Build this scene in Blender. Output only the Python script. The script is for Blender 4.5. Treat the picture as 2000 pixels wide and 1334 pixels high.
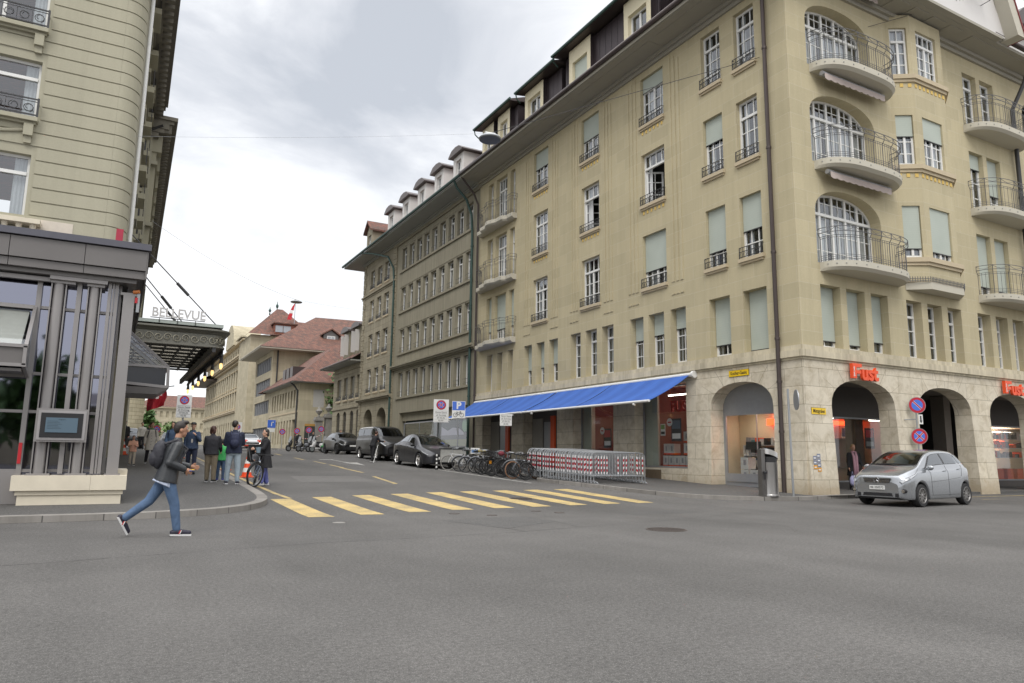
import bpy, bmesh, math, random
from mathutils import Vector, Matrix
R = math.radians
PI = math.pi
rnd = random.Random(7)
scene = bpy.context.scene
for o in list(bpy.data.objects):
 bpy.data.objects.remove(o)
COL = scene.collection
# ---------------------------------------------------------------- camera, sky, sun, exposure
cam_d = bpy.data.cameras.new('camera')
cam = bpy.data.objects.new('camera', cam_d)
COL.objects.link(cam)
cam_d.lens = 25.234
cam_d.sensor_width = 36.0
cam_d.clip_start = 0.05
cam_d.clip_end = 3000
RT = Vector((0.87557315, -0.48291559, 0.01281348))
UP = Vector((-0.08651452, -0.13065347, 0.98764615))
FW = Vector((0.4752756, 0.865865, 0.15617588))
cm = Matrix((RT, UP, -FW)).transposed().to_4x4()
cm.translation = Vector((0, 0, 1.3))
cam.matrix_world = cm
scene.camera = cam
SUN_EL, SUN_AZ = R(48), R(215)            # azimuth clockwise from +Y
sun_dir = Vector((math.sin(SUN_AZ) * math.cos(SUN_EL), math.cos(SUN_AZ) * math.cos(SUN_EL), math.sin(SUN_EL)))
sl = bpy.data.lights.new('sun', 'SUN')
sl.energy = 1.1
sl.angle = R(24)
sl.color = (1.0, 0.96, 0.9)
so = bpy.data.objects.new('sun', sl)
so.rotation_euler = sun_dir.to_track_quat('Z', 'Y').to_euler()
COL.objects.link(so)
w = bpy.data.worlds.new('World')
scene.world = w
w.use_nodes = True
nt = w.node_tree
nt.nodes.clear()
def wn(t, **k):
 n = nt.nodes.new(t)
 for a, b in k.items():
  setattr(n, a, b)
 return n
wl = nt.links.new
out = wn('ShaderNodeOutputWorld')
bg = wn('ShaderNodeBackground')
sky = wn('ShaderNodeTexSky', sky_type='NISHITA', sun_disc=False)
sky.sun_elevation = SUN_EL
sky.sun_rotation = SUN_AZ
tc = wn('ShaderNodeTexCoord')
def wmath(op, a, b=None, clamp=False):
 n = wn('ShaderNodeMath', operation=op, use_clamp=clamp)
 for i, v in enumerate((a, b)):
  if v is None: continue
  if isinstance(v, (int, float)): n.inputs[i].default_value = v
  else: wl(v, n.inputs[i])
 return n.outputs[0]
mp = wn('ShaderNodeMapping')
mp.inputs['Scale'].default_value = (1.0, 1.0, 2.2)
mp.inputs['Location'].default_value = (0.35, 0.1, 0.2)
wl(tc.outputs['Generated'], mp.inputs['Vector'])
n1 = wn('ShaderNodeTexNoise')
n1.inputs['Scale'].default_value = 2.6
n1.inputs['Detail'].default_value = 7
n1.inputs['Roughness'].default_value = 0.55
n1.inputs['Distortion'].default_value = 0.5
wl(mp.outputs[0], n1.inputs['Vector'])
def lobe(v, lo, hi):
 d = wn('ShaderNodeVectorMath', operation='DOT_PRODUCT')
 wl(tc.outputs['Generated'], d.inputs[0])
 d.inputs[1].default_value = Vector(v).normalized()
 m = wn('ShaderNodeMapRange', interpolation_type='SMOOTHSTEP')
 wl(d.outputs['Value'], m.inputs[0])
 m.inputs[1].default_value = lo
 m.inputs[2].default_value = hi
 return m.outputs[0]
dk = lobe((0.16, 0.93, 0.62), 0.90, 1.0)          # the darker bank of cloud
dk2 = lobe((0.52, 0.86, 0.62), 0.9, 1.0)
cov = wmath('ADD', wmath('MULTIPLY', dk, 0.20), wmath('MULTIPLY', n1.outputs['Fac'], 1.0))
cov = wmath('ADD', cov, wmath('MULTIPLY', dk2, 0.05))
cr = wn('ShaderNodeValToRGB')
wl(cov, cr.inputs[0])
e = cr.color_ramp.elements
e[0].position = 0.585; e[0].color = (0.99, 0.99, 1.0, 1)
e[1].position = 0.90; e[1].color = (0.52, 0.55, 0.60, 1)
e2 = cr.color_ramp.elements.new(0.68); e2.color = (0.86, 0.875, 0.90, 1)
e3 = cr.color_ramp.elements.new(0.77); e3.color = (0.68, 0.70, 0.74, 1)
sep = wn('ShaderNodeSeparateXYZ')
wl(tc.outputs['Generated'], sep.inputs[0])
el = wn('ShaderNodeMapRange', interpolation_type='SMOOTHSTEP')
wl(sep.outputs['Z'], el.inputs[0])
el.inputs[1].default_value = 0.62; el.inputs[2].default_value = 0.97
el.inputs[3].default_value = 1.0; el.inputs[4].default_value = 2.6       # overcast sky is brightest overhead
mx = wn('ShaderNodeMix', data_type='RGBA', blend_type='MULTIPLY')
mx.inputs[0].default_value = 1.0
wl(cr.outputs[0], mx.inputs[6])
cmb = wn('ShaderNodeCombineColor')
for i in range(3): wl(el.outputs[0], cmb.inputs[i])
wl(cmb.outputs[0], mx.inputs[7])
sk = wn('ShaderNodeMix', data_type='RGBA', blend_type='MIX')
sc = wn('ShaderNodeMix', data_type='RGBA', blend_type='MULTIPLY')
sc.inputs[0].default_value = 1.0
wl(sky.outputs[0], sc.inputs[6])
sc.inputs[7].default_value = (0.1, 0.1, 0.1, 1)
sk.inputs[0].default_value = 0.1
wl(mx.outputs[2], sk.inputs[6])
wl(sc.outputs[2], sk.inputs[7])
wl(sk.outputs[2], bg.inputs[0])
bg.inputs[1].default_value = 1.0
wl(bg.outputs[0], out.inputs[0])
scene.view_settings.view_transform = 'Standard'
scene.view_settings.look = 'None'
scene.view_settings.exposure = 0.33
scene.view_settings.gamma = 1.0
scene.render.engine = 'CYCLES'
# ---------------------------------------------------------------- helpers
def g(Y):                                   # height of the street: level crossing, then a gentle climb
 if Y < 14.5: return 0.0
 if Y < 16.5: return 0.036 * (Y - 14.5) ** 2 / 4
 a = 0.036 * (min(Y, 48) - 15.5)
 return a + (0.01 * (Y - 48) if Y > 48 else 0)
class MB:
 def __init__(s, M=None):
  s.v = []; s.f = []; s.m = []; s.M = M; s.cur = 0
 def _v(s, p):
  p = Vector(p)
  if s.M is not None: p = s.M @ p
  s.v.append(p); return len(s.v) - 1
 def face(s, pts, mat=None):
  s.f.append([s._v(p) for p in pts]); s.m.append(s.cur if mat is None else mat)
 def idx(s, ids, mat=None):
  s.f.append(ids); s.m.append(s.cur if mat is None else mat)
 def box(s, x0, x1, y0, y1, z0, z1, mat=None):
  c = [s._v((x, y, z)) for z in (z0, z1) for y in (y0, y1) for x in (x0, x1)]
  for q in ((0, 2, 3, 1), (4, 5, 7, 6), (0, 1, 5, 4), (1, 3, 7, 5), (3, 2, 6, 7), (2, 0, 4, 6)):
   s.idx([c[i] for i in q], mat)
 def hexa(s, P, mat=None):               # 8 corners, bottom ring then top ring
  c = [s._v(p) for p in P]
  for q in ((3, 2, 1, 0), (4, 5, 6, 7), (0, 1, 5, 4), (1, 2, 6, 5), (2, 3, 7, 6), (3, 0, 4, 7)):
   s.idx([c[i] for i in q], mat)
 def prism(s, poly, z0, z1, mat=None, ax='z'):
  def P(a, b, c):
   return {'z': (a, b, c), 'y': (a, c, b), 'x': (c, a, b)}[ax]
  n = len(poly)
  lo = [s._v(P(a, b, z0)) for a, b in poly]; hi = [s._v(P(a, b, z1)) for a, b in poly]
  s.idx(lo[::-1], mat); s.idx(hi, mat)
  for i in range(n):
   j = (i + 1) % n
   s.idx([lo[i], lo[j], hi[j], hi[i]], mat)
 def ring(s, c, ax, r, n, r2=None, ref=None):
  ax = Vector(ax).normalized()
  u = ax.orthogonal().normalized() if ref is None else (Vector(ref) - ax * ax.dot(Vector(ref))).normalized()
  v = ax.cross(u); r2 = r if r2 is None else r2
  return [s._v(Vector(c) + u * (r * math.cos(2 * PI * i / n)) + v * (r2 * math.sin(2 * PI * i / n))) for i in range(n)]
 def cyl(s, a, b, r0, r1=None, n=10, caps=True, mat=None):
  a = Vector(a); b = Vector(b); r1 = r0 if r1 is None else r1
  A = s.ring(a, b - a, r0, n); B = s.ring(b, b - a, r1, n)
  for i in range(n):
   j = (i + 1) % n; s.idx([A[i], A[j], B[j], B[i]], mat)
  if caps: s.idx(A[::-1], mat); s.idx(B, mat)
 def tube(s, pts, r, n=6, closed=False, mat=None, caps=True):
  pts = [Vector(p) for p in pts]; m = len(pts); rings = []; ref = None
  for i, p in enumerate(pts):
   if closed: d = pts[(i + 1) % m] - pts[i - 1]
   else: d = pts[min(i + 1, m - 1)] - pts[max(i - 1, 0)]
   d.normalize()
   if ref is None: ref = d.orthogonal().normalized()
   ref = (ref - d * ref.dot(d)).normalized()
   rr = r[i] if isinstance(r, (list, tuple)) else r
   rings.append(s.ring(p, d, rr, n, ref=ref))
  for i in range(m if closed else m - 1):
   A = rings[i]; B = rings[(i + 1) % m]
   for k in range(n):
    j = (k + 1) % n; s.idx([A[k], A[j], B[j], B[k]], mat)
  if not closed and caps: s.idx(rings[0][::-1], mat); s.idx(rings[-1], mat)
 def lathe(s, prof, c=(0, 0, 0), n=16, mat=None, ax='z', sx=1, sy=1, caps=True):
  rings = []
  for r, h in prof:
   rg = []
   for i in range(n):
    a = 2 * PI * i / n; x, y = r * math.cos(a) * sx, r * math.sin(a) * sy
    q = {'z': (x, y, h), 'y': (x, h, y), 'x': (h, x, y)}[ax]
    rg.append(s._v((c[0] + q[0], c[1] + q[1], c[2] + q[2])))
   rings.append(rg)
  for A, B in zip(rings, rings[1:]):
   for i in range(n):
    j = (i + 1) % n; s.idx([A[i], A[j], B[j], B[i]], mat)
  if caps: s.idx(rings[0][::-1], mat); s.idx(rings[-1], mat)
 def ell(s, c, rx, ry, rz, n=12, m=8, mat=None, rot=None):
  rot = rot or Matrix.Identity(3); c = Vector(c); rings = []
  for k in range(1, m):
   t = PI * k / m
   rings.append([s._v(c + rot @ Vector((rx * math.sin(t) * math.cos(2 * PI * i / n), ry * math.sin(t) * math.sin(2 * PI * i / n), rz * math.cos(t)))) for i in range(n)])
  top = s._v(c + rot @ Vector((0, 0, rz))); bot = s._v(c - rot @ Vector((0, 0, rz)))
  for A, B in zip(rings, rings[1:]):
   for i in range(n):
    j = (i + 1) % n; s.idx([A[j], A[i], B[i], B[j]], mat)
  for i in range(n):
   j = (i + 1) % n
   s.idx([top, rings[0][i], rings[0][j]], mat); s.idx([bot, rings[-1][j], rings[-1][i]], mat)
 def add_mesh(s, me, M, mat=None):
  b = len(s.v)
  for q in me.vertices: s._v(M @ q.co)
  for p in me.polygons: s.idx([b + i for i in p.vertices], mat)
 def build(s, name, mats, parent=None, smooth=False, label=None):
  me = bpy.data.meshes.new(name)
  me.from_pydata([tuple(v) for v in s.v], [], s.f)
  if not isinstance(mats, (list, tuple)): mats = [mats]
  for m in mats: me.materials.append(m)
  me.polygons.foreach_set('material_index', s.m)
  if smooth:
   me.polygons.foreach_set('use_smooth', [True] * len(s.f))
   if smooth != 'all':
    me.set_sharp_from_angle(angle=R(smooth if isinstance(smooth, (int, float)) and smooth > 1 else 40))
  me.update()
  o = bpy.data.objects.new(name, me)
  COL.objects.link(o)
  if parent is not None:
   o.parent = parent
   if parent.get('_w') is not None:
    o.matrix_parent_inverse = Matrix.Translation(-Vector(parent.location))
  if label: o['label'] = label
  return o
def thing(name, label, cat, loc=(0, 0, 0), group=None, world=True, rz=0):
 o = bpy.data.objects.new(name, None)
 o.empty_display_size = 0.3
 COL.objects.link(o)
 o.location = loc
 o.rotation_euler = (0, 0, rz)
 o['label'] = label; o['category'] = cat
 if group: o['group'] = group
 if world: o['_w'] = 1                 # children are modelled in world coordinates
 return o
def tag(o, label, cat, group=None):
 o['label'] = label; o['category'] = cat
 if group: o['group'] = group
 return o
def struct(o, kind='structure'):
 o['kind'] = kind; return o
KIDS = {}
def copy_tree(o, loc=None, rz=None, label=None, parent=None, group=None):
 c = o.copy(); COL.objects.link(c); c.parent = parent
 for ch in [k for k in ALLKIDS(o)]:
  copy_tree(ch, parent=c)
 if loc is not None: c.location = loc
 if rz is not None: c.rotation_euler = (0, 0, rz)
 if label: c['label'] = label
 if group: c['group'] = group
 return c
def ALLKIDS(o):
 return list(o.children)
# ---------------------------------------------------------------- materials
class NT:
 def __init__(s, name):
  s.m = bpy.data.materials.new(name); s.m.use_nodes = True
  s.t = s.m.node_tree; s.b = s.t.nodes['Principled BSDF']; s.o = s.t.nodes['Material Output']
 def n(s, t, **k):
  q = s.t.nodes.new(t)
  for a, b in k.items(): setattr(q, a, b)
  return q
 def l(s, a, b): s.t.links.new(a, b)
 def math(s, op, a, b=None, clamp=False):
  q = s.n('ShaderNodeMath', operation=op, use_clamp=clamp)
  for i, v in enumerate((a, b)):
   if v is None: continue
   if isinstance(v, (int, float)): q.inputs[i].default_value = v
   else: s.l(v, q.inputs[i])
  return q.outputs[0]
 def mix(s, f, a, b, mode='MIX'):
  q = s.n('ShaderNodeMix', data_type='RGBA', blend_type=mode)
  for i, v in ((0, f), (6, a), (7, b)):
   if isinstance(v, (int, float)): q.inputs[i].default_value = v
   elif isinstance(v, tuple): q.inputs[i].default_value = v if len(v) == 4 else v + (1,)
   else: s.l(v, q.inputs[i])
  return q.outputs[2]
 def noise(s, vec, scale, detail=4, rough=0.5, dist=0):
  q = s.n('ShaderNodeTexNoise')
  q.inputs['Scale'].default_value = scale; q.inputs['Detail'].default_value = detail
  q.inputs['Roughness'].default_value = rough; q.inputs['Distortion'].default_value = dist
  if vec is not None: s.l(vec, q.inputs['Vector'])
  return q.outputs['Fac']
 def ramp(s, f, stops):
  q = s.n('ShaderNodeValToRGB'); s.l(f, q.inputs[0]); e = q.color_ramp.elements
  while len(e) < len(stops): e.new(0.5)
  for el, (p, c) in zip(e, stops):
   el.position = p; el.color = (c, c, c, 1) if isinstance(c, (int, float)) else c + (1,)
  return q.outputs[0]
 def pos(s): return s.n('ShaderNodeNewGeometry').outputs['Position']
 def mapv(s, v, sc=(1, 1, 1), loc=(0, 0, 0), rot=(0, 0, 0)):
  q = s.n('ShaderNodeMapping'); s.l(v, q.inputs[0])
  q.inputs['Scale'].default_value = sc; q.inputs['Location'].default_value = loc; q.inputs['Rotation'].default_value = rot
  return q.outputs[0]
 def uvz(s):                            # (x+y, z): runs along walls of either direction
  p = s.n('ShaderNodeSeparateXYZ'); s.l(s.pos(), p.inputs[0])
  c = s.n('ShaderNodeCombineXYZ')
  s.l(s.math('ADD', p.outputs[0], p.outputs[1]), c.inputs[0]); s.l(p.outputs[2], c.inputs[1])
  return c.outputs[0]
 def bump(s, h, strength=0.3, dist=0.02):
  q = s.n('ShaderNodeBump'); q.inputs['Strength'].default_value = strength; q.inputs['Distance'].default_value = dist
  s.l(h, q.inputs['Height']); s.l(q.outputs[0], s.b.inputs['Normal'])
 def set(s, col=None, rough=None, metal=None, spec=None):
  if col is not None:
   if isinstance(col, tuple): s.b.inputs['Base Color'].default_value = col if len(col) == 4 else col + (1,)
   else: s.l(col, s.b.inputs['Base Color'])
  if rough is not None:
   if isinstance(rough, (int, float)): s.b.inputs['Roughness'].default_value = rough
   else: s.l(rough, s.b.inputs['Roughness'])
  if metal is not None: s.b.inputs['Metallic'].default_value = metal
  if spec is not None: s.b.inputs['Specular IOR Level'].default_value = spec
  return s.m
def plain(name, col, rough=0.6, metal=0.0, var=0.12, scale=6.0, bump=0.0, spec=None, coat=0, obj=False):
 t = NT(name)
 v = t.n('ShaderNodeTexCoord').outputs['Object'] if obj else t.pos()
 f = t.noise(v, scale, 5, 0.6)
 lo = tuple(c * (1 - var) for c in col); hi = tuple(min(1, c * (1 + var)) for c in col)
 t.set(t.mix(f, lo, hi), rough, metal, spec)
 if bump: t.bump(t.noise(v, scale * 6, 3), bump, 0.005)
 if coat:
  t.b.inputs['Coat Weight'].default_value = coat; t.b.inputs['Coat Roughness'].default_value = 0.04
 return t.m
def emis(name, col, k, base=None):
 t = NT(name); t.set(base or col, 0.5)
 t.b.inputs['Emission Color'].default_value = col + (1,); t.b.inputs['Emission Strength'].default_value = k
 return t.m
def ashlar(name, col, bw, bh, mortar=None, msize=0.006, var=0.14, dirt=0.25, joint_bump=0.25, blockvar=0.10, off=0.5, grain=22, patch=0.0):
 t = NT(name); uv = t.uvz(); p = t.pos()
 br = t.n('ShaderNodeTexBrick'); t.l(uv, br.inputs['Vector'])
 br.offset = off
 br.inputs['Scale'].default_value = 1.0; br.inputs['Brick Width'].default_value = bw; br.inputs['Row Height'].default_value = bh
 br.inputs['Mortar Size'].default_value = msize; br.inputs['Mortar Smooth'].default_value = 0.2
 br.inputs['Color1'].default_value = tuple(c * (1 - blockvar) for c in col) + (1,)
 br.inputs['Color2'].default_value = tuple(min(1, c * (1 + blockvar)) for c in col) + (1,)
 br.inputs['Mortar'].default_value = (mortar or tuple(c * 0.5 for c in col)) + (1,)
 big = t.noise(p, 0.45, 5, 0.62); fine = t.noise(p, grain, 4, 0.6)
 streak = t.noise(t.mapv(p, (3.0, 3.0, 0.22)), 1.2, 5, 0.65)
 c = t.mix(t.ramp(big, [(0.3, 0.0), (0.7, 1.0)]), br.outputs['Color'], (1, 1, 1), 'MIX')
 c = br.outputs['Color']
 c = t.mix(1.0, c, t.mix(big, (1 - var,) * 3, (1 + var,) * 3), 'MULTIPLY')
 c = t.mix(1.0, c, t.mix(t.ramp(streak, [(0.38, 0.0), (0.66, 1.0)]), (1, 1, 1), (1 - dirt, 1 - dirt * 1.02, 1 - dirt * 1.05)), 'MULTIPLY')
 c = t.mix(1.0, c, t.mix(fine, (0.9,) * 3, (1.08,) * 3), 'MULTIPLY')
 t.set(c, 0.88, spec=0.25)
 h = t.math('SUBTRACT', t.math('MULTIPLY', fine, 0.25), t.math('MULTIPLY', br.outputs['Fac'], joint_bump * 4))
 t.bump(h, 0.35, 0.012)
 return t.m
M = {}
M['sand'] = ashlar('sandstone', (0.490, 0.430, 0.285), 1.25, 0.56, (0.54, 0.49, 0.36), 0.008, joint_bump=0.03, blockvar=0.055, dirt=0.07, var=0.11)
M['sandB'] = M['sand']
def add_mottle(m, sc, amt, dark=(0.62, 0.58, 0.5)):
 t = m.node_tree; b = t.nodes['Principled BSDF']; src = b.inputs['Base Color'].links[0].from_socket
 n = t.nodes.new('ShaderNodeTexNoise'); n.inputs['Scale'].default_value = sc; n.inputs['Detail'].default_value = 6; n.inputs['Roughness'].default_value = .72; n.inputs['Distortion'].default_value = .6
 g_ = t.nodes.new('ShaderNodeNewGeometry'); t.links.new(g_.outputs['Position'], n.inputs['Vector'])
 r = t.nodes.new('ShaderNodeValToRGB'); t.links.new(n.outputs['Fac'], r.inputs[0]); r.color_ramp.elements[0].position = .44; r.color_ramp.elements[1].position = .70; r.color_ramp.elements[0].color = (0, 0, 0, 1); r.color_ramp.elements[1].color = (amt, amt, amt, 1)
 x = t.nodes.new('ShaderNodeMix'); x.data_type = 'RGBA'; x.blend_type = 'MULTIPLY'; t.links.new(r.outputs[0], x.inputs[0]); t.links.new(src, x.inputs[6]); x.inputs[7].default_value = dark + (1,)
 # splash dirt near the pavement, a stain with its own ragged shape
 p = t.nodes.new('ShaderNodeSeparateXYZ'); t.links.new(g_.outputs['Position'], p.inputs[0])
 a = t.nodes.new('ShaderNodeMath'); a.operation = 'MULTIPLY_ADD'; t.links.new(n.outputs['Fac'], a.inputs[0]); a.inputs[1].default_value = 2.2; t.links.new(p.outputs[2], a.inputs[2])
 q = t.nodes.new('ShaderNodeMapRange'); t.links.new(a.outputs[0], q.inputs[0]); q.inputs[1].default_value = 1.75; q.inputs[2].default_value = 1.3; q.inputs[3].default_value = 0; q.inputs[4].default_value = .55
 y = t.nodes.new('ShaderNodeMix'); y.data_type = 'RGBA'; y.blend_type = 'MULTIPLY'; t.links.new(q.outputs[0], y.inputs[0]); t.links.new(x.outputs[2], y.inputs[6]); y.inputs[7].default_value = (.45, .36, .24, 1)
 t.links.new(y.outputs[2], b.inputs['Base Color'])
M['base'] = ashlar('arcade_stone', (0.66, 0.60, 0.485), 1.45, 0.62, (0.30, 0.26, 0.19), 0.008, joint_bump=0.2, blockvar=0.07, dirt=0.05, var=0.16, grain=38)
add_mottle(M['base'], 2.3, .75)
M['ledge'] = ashlar('ledge_stone', (0.58, 0.52, 0.39), 1.9, 3.3, (0.35, 0.3, 0.2), 0.008, dirt=0.30, var=0.12, off=0.0)
M['grey'] = ashlar('grey_green_sandstone', (0.31, 0.285, 0.215), 40, 30, None, 0.001, dirt=0.2, var=0.13, blockvar=0.0)
M['greyash'] = ashlar('rusticated_sandstone', (0.34, 0.305, 0.225), 1.3, 0.5, (0.16, 0.14, 0.1), 0.012, dirt=0.2, var=0.13, joint_bump=0.4)
M['hotel'] = ashlar('olive_sandstone', (0.40, 0.38, 0.29), 1.6, 40, (0.40, 0.38, 0.29), 0.004, joint_bump=0.03, blockvar=0.05, dirt=0.05, var=0.07, off=0.3)
M['pale'] = ashlar('pale_sandstone', (0.46, 0.41, 0.295), 1.5, 0.6, (0.42, 0.38, 0.28), 0.008, dirt=0.12, joint_bump=0.1)
M['rust'] = ashlar('banded_sandstone', (0.50, 0.45, 0.32), 2.2, 0.62, (0.22, 0.2, 0.14), 0.03, dirt=0.12, joint_bump=0.4)
M['soffit'] = plain('soffit_paint', (0.50, 0.47, 0.39), 0.8, var=0.06, scale=1.5)
M['soffitg'] = plain('grey_soffit_paint', (0.33, 0.33, 0.30), 0.8, var=0.1, scale=1.5)
M['white'] = plain('white_window_paint', (0.74, 0.74, 0.72), 0.45, var=0.05)
M['plaster'] = plain('white_plaster', (0.64, 0.62, 0.60), 0.85, var=0.05, scale=1.2)
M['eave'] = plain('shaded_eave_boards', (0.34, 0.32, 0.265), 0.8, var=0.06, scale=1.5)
M['red_flag'] = plain('flag_red', (0.40, 0.015, 0.025), 0.7, var=0.15, scale=8)
M['iron'] = plain('dark_iron', (0.05, 0.05, 0.052), 0.5, 0.3)
M['railing'] = plain('grey_iron', (0.13, 0.13, 0.135), 0.5, 0.4)
M['brown'] = plain('brown_sheet_metal', (0.085, 0.068, 0.065), 0.42, 0.5, scale=2)
M['copper'] = plain('green_copper', (0.045, 0.085, 0.075), 0.55, 0.4, scale=3)
M['cream'] = plain('cream_paint', (0.62, 0.56, 0.40), 0.7, var=0.06)
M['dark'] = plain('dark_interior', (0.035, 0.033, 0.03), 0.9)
M['frame'] = plain('grey_aluminium', (0.33, 0.34, 0.36), 0.4, 0.5)
M['hotelmetal'] = plain('bronze_grey_panel', (0.165, 0.155, 0.15), 0.42, 0.35, var=0.10, scale=1.2)
M['hotelmetal2'] = plain('grey_brown_steel', (0.29, 0.275, 0.27), 0.38, 0.35, var=0.10, scale=1.5)
M['black'] = plain('black_plastic', (0.018, 0.018, 0.02), 0.45)
M['rubber'] = plain('rubber', (0.022, 0.022, 0.023), 0.8)
M['chrome'] = plain('chrome', (0.62, 0.62, 0.64), 0.18, 1.0, var=0.03)
M['steel'] = plain('brushed_steel', (0.74, 0.73, 0.72), 0.28, 1.0, var=0.06, scale=3)
M['galv'] = plain('galvanised_steel', (0.34, 0.355, 0.37), 0.45, 0.5, var=0.14, scale=25)
M['granite'] = None
M['conc'] = plain('pale_stone_block', (0.66, 0.60, 0.48), 0.85, var=0.14, scale=3.5, bump=0.3)
M['signred'] = plain('orange_red_sign', (0.80, 0.085, 0.02), 0.45, var=0.04)
M['orange'] = plain('orange_panel', (0.72, 0.10, 0.025), 0.5, var=0.05)
M['red'] = plain('red_paint', (0.50, 0.02, 0.03), 0.4, var=0.06)
M['signr'] = plain('sign_red', (0.45, 0.012, 0.03), 0.4, var=0.04)
M['signb'] = plain('sign_blue', (0.06, 0.16, 0.62), 0.4, var=0.04)
M['signw'] = plain('sign_white', (0.74, 0.74, 0.72), 0.5, var=0.05)
M['ink'] = plain('black_lettering', (0.02, 0.02, 0.02), 0.6)
M['signy'] = plain('yellow_enamel', (0.80, 0.53, 0.02), 0.35, var=0.05)
M['wood'] = plain('cardboard', (0.42, 0.31, 0.18), 0.8)
M['curtain'] = plain('white_curtain', (0.62, 0.63, 0.64), 0.9, var=0.15, scale=12)
M['skin'] = plain('skin', (0.52, 0.30, 0.21), 0.5, var=0.08, scale=20, obj=True)
M['skin2'] = plain('tanned_skin', (0.42, 0.22, 0.14), 0.5, var=0.08, scale=20, obj=True)
M['hair'] = plain('dark_hair', (0.022, 0.016, 0.013), 0.55, var=0.4, scale=60, obj=True)
M['hairb'] = plain('brown_hair', (0.055, 0.022, 0.014), 0.55, var=0.4, scale=60, obj=True)
M['sole'] = plain('white_sole', (0.72, 0.72, 0.72), 0.6)
def glass_mat(name, tint, refl=0.32, gcol=(0.9, 0.93, 0.97, 1)):
 t = NT(name)
 gl = t.n('ShaderNodeBsdfGlossy'); gl.inputs['Roughness'].default_value = 0.03; gl.inputs['Color'].default_value = gcol
 tr = t.n('ShaderNodeBsdfTransparent'); tr.inputs['Color'].default_value = tint + (1,)
 ge = t.n('ShaderNodeNewGeometry'); dt = t.n('ShaderNodeVectorMath', operation='DOT_PRODUCT')
 t.l(ge.outputs['Normal'], dt.inputs[0]); t.l(ge.outputs['Incoming'], dt.inputs[1])
 fz = t.math('POWER', t.math('SUBTRACT', 1.0, t.math('ABSOLUTE', dt.outputs['Value']), True), 4.0)
 fz = t.math('ADD', t.math('MULTIPLY', fz, 0.92), 0.06)
 wob = t.noise(t.pos(), 0.9, 2)
 bp = t.n('ShaderNodeBump'); bp.inputs['Strength'].default_value = 0.05; bp.inputs['Distance'].default_value = 0.05
 t.l(wob, bp.inputs['Height']); t.l(bp.outputs[0], gl.inputs['Normal'])
 f = t.math('ADD', fz, refl * 0.3, True)
 mxs = t.n('ShaderNodeMixShader'); t.l(f, mxs.inputs[0]); t.l(tr.outputs[0], mxs.inputs[1]); t.l(gl.outputs[0], mxs.inputs[2])
 t.l(mxs.outputs[0], t.o.inputs['Surface'])
 return t.m
M['glass'] = glass_mat('window_glass', (0.72, 0.75, 0.76))
M['shopglass'] = glass_mat('shop_glass', (0.86, 0.88, 0.88), 0.05)
M['carglass'] = glass_mat('car_glass', (0.30, 0.34, 0.34), 0.35)
M['vanglass'] = glass_mat('dark_car_glass', (0.12, 0.13, 0.14), 0.0)
M['hotelglass'] = glass_mat('tinted_glass', (0.10, 0.11, 0.15), 1.0, gcol=(0.66, 0.68, 0.84, 1))
def blind_mat():
 t = NT('pale_green_blind'); p = t.n('ShaderNodeSeparateXYZ'); t.l(t.pos(), p.inputs[0])
 wv = t.math('SINE', t.math('MULTIPLY', p.outputs[2], 70.0))
 f = t.noise(t.pos(), 1.3, 4)
 c = t.mix(f, (0.37, 0.41, 0.36), (0.47, 0.51, 0.455))
 t.set(t.mix(t.math('MULTIPLY', t.math('ADD', wv, 1.0), 0.10), c, (0.36, 0.40, 0.36)), 0.75)
 return t.m
M['blind'] = blind_mat()
def awning_mat():
 t = NT('blue_awning_cloth'); p = t.n('ShaderNodeSeparateXYZ'); t.l(t.pos(), p.inputs[0])
 wv = t.math('SINE', t.math('MULTIPLY', p.outputs[1], 2 * PI / 1.2))
 c = t.mix(t.math('MULTIPLY', t.math('ADD', wv, 1.0), 0.5), (0.030, 0.105, 0.40), (0.042, 0.135, 0.48))
 t.set(t.mix(1.0, c, t.mix(t.noise(t.mapv(t.pos(), (1.2, 2.5, .6)), 2.2, 6, .65), (.74,) * 3, (1.15,) * 3), 'MULTIPLY'), 0.75)
 t.b.inputs['Transmission Weight'].default_value = 0.0
 return t.m
M['awning'] = awning_mat()
def tile_mat(name, a, b, c3):
 t = NT(name); p = t.pos()
 sp = t.n('ShaderNodeSeparateXYZ'); t.l(p, sp.inputs[0]); cb = t.n('ShaderNodeCombineXYZ')
 t.l(t.math('ADD', sp.outputs[0], sp.outputs[1]), cb.inputs[0]); t.l(t.math('MULTIPLY', sp.outputs[2], 1.6), cb.inputs[1])
 br = t.n('ShaderNodeTexBrick'); t.l(cb.outputs[0], br.inputs[0]); br.offset = 0.5
 br.inputs['Scale'].default_value = 1; br.inputs['Brick Width'].default_value = 0.26; br.inputs['Row Height'].default_value = 0.30
 br.inputs['Mortar Size'].default_value = 0.02
 br.inputs['Color1'].default_value = a + (1,); br.inputs['Color2'].default_value = b + (1,); br.inputs['Mortar'].default_value = tuple(x * 0.4 for x in a) + (1,)
 f = t.noise(p, 1.9, 8, 0.78)
 c = t.mix(t.ramp(f, [(0.44, 0.0), (0.58, 0.9)]), br.outputs['Color'], c3)
 t.set(c, 0.85); t.bump(br.outputs['Fac'], 0.5, -0.03)
 return t.m
M['tile'] = tile_mat('red_roof_tiles', (0.17, 0.075, 0.055), (0.25, 0.12, 0.085), (0.085, 0.055, 0.045))
M['tileold'] = tile_mat('old_roof_tiles', (0.24, 0.10, 0.07), (0.15, 0.07, 0.055), (0.09, 0.065, 0.055))
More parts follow.
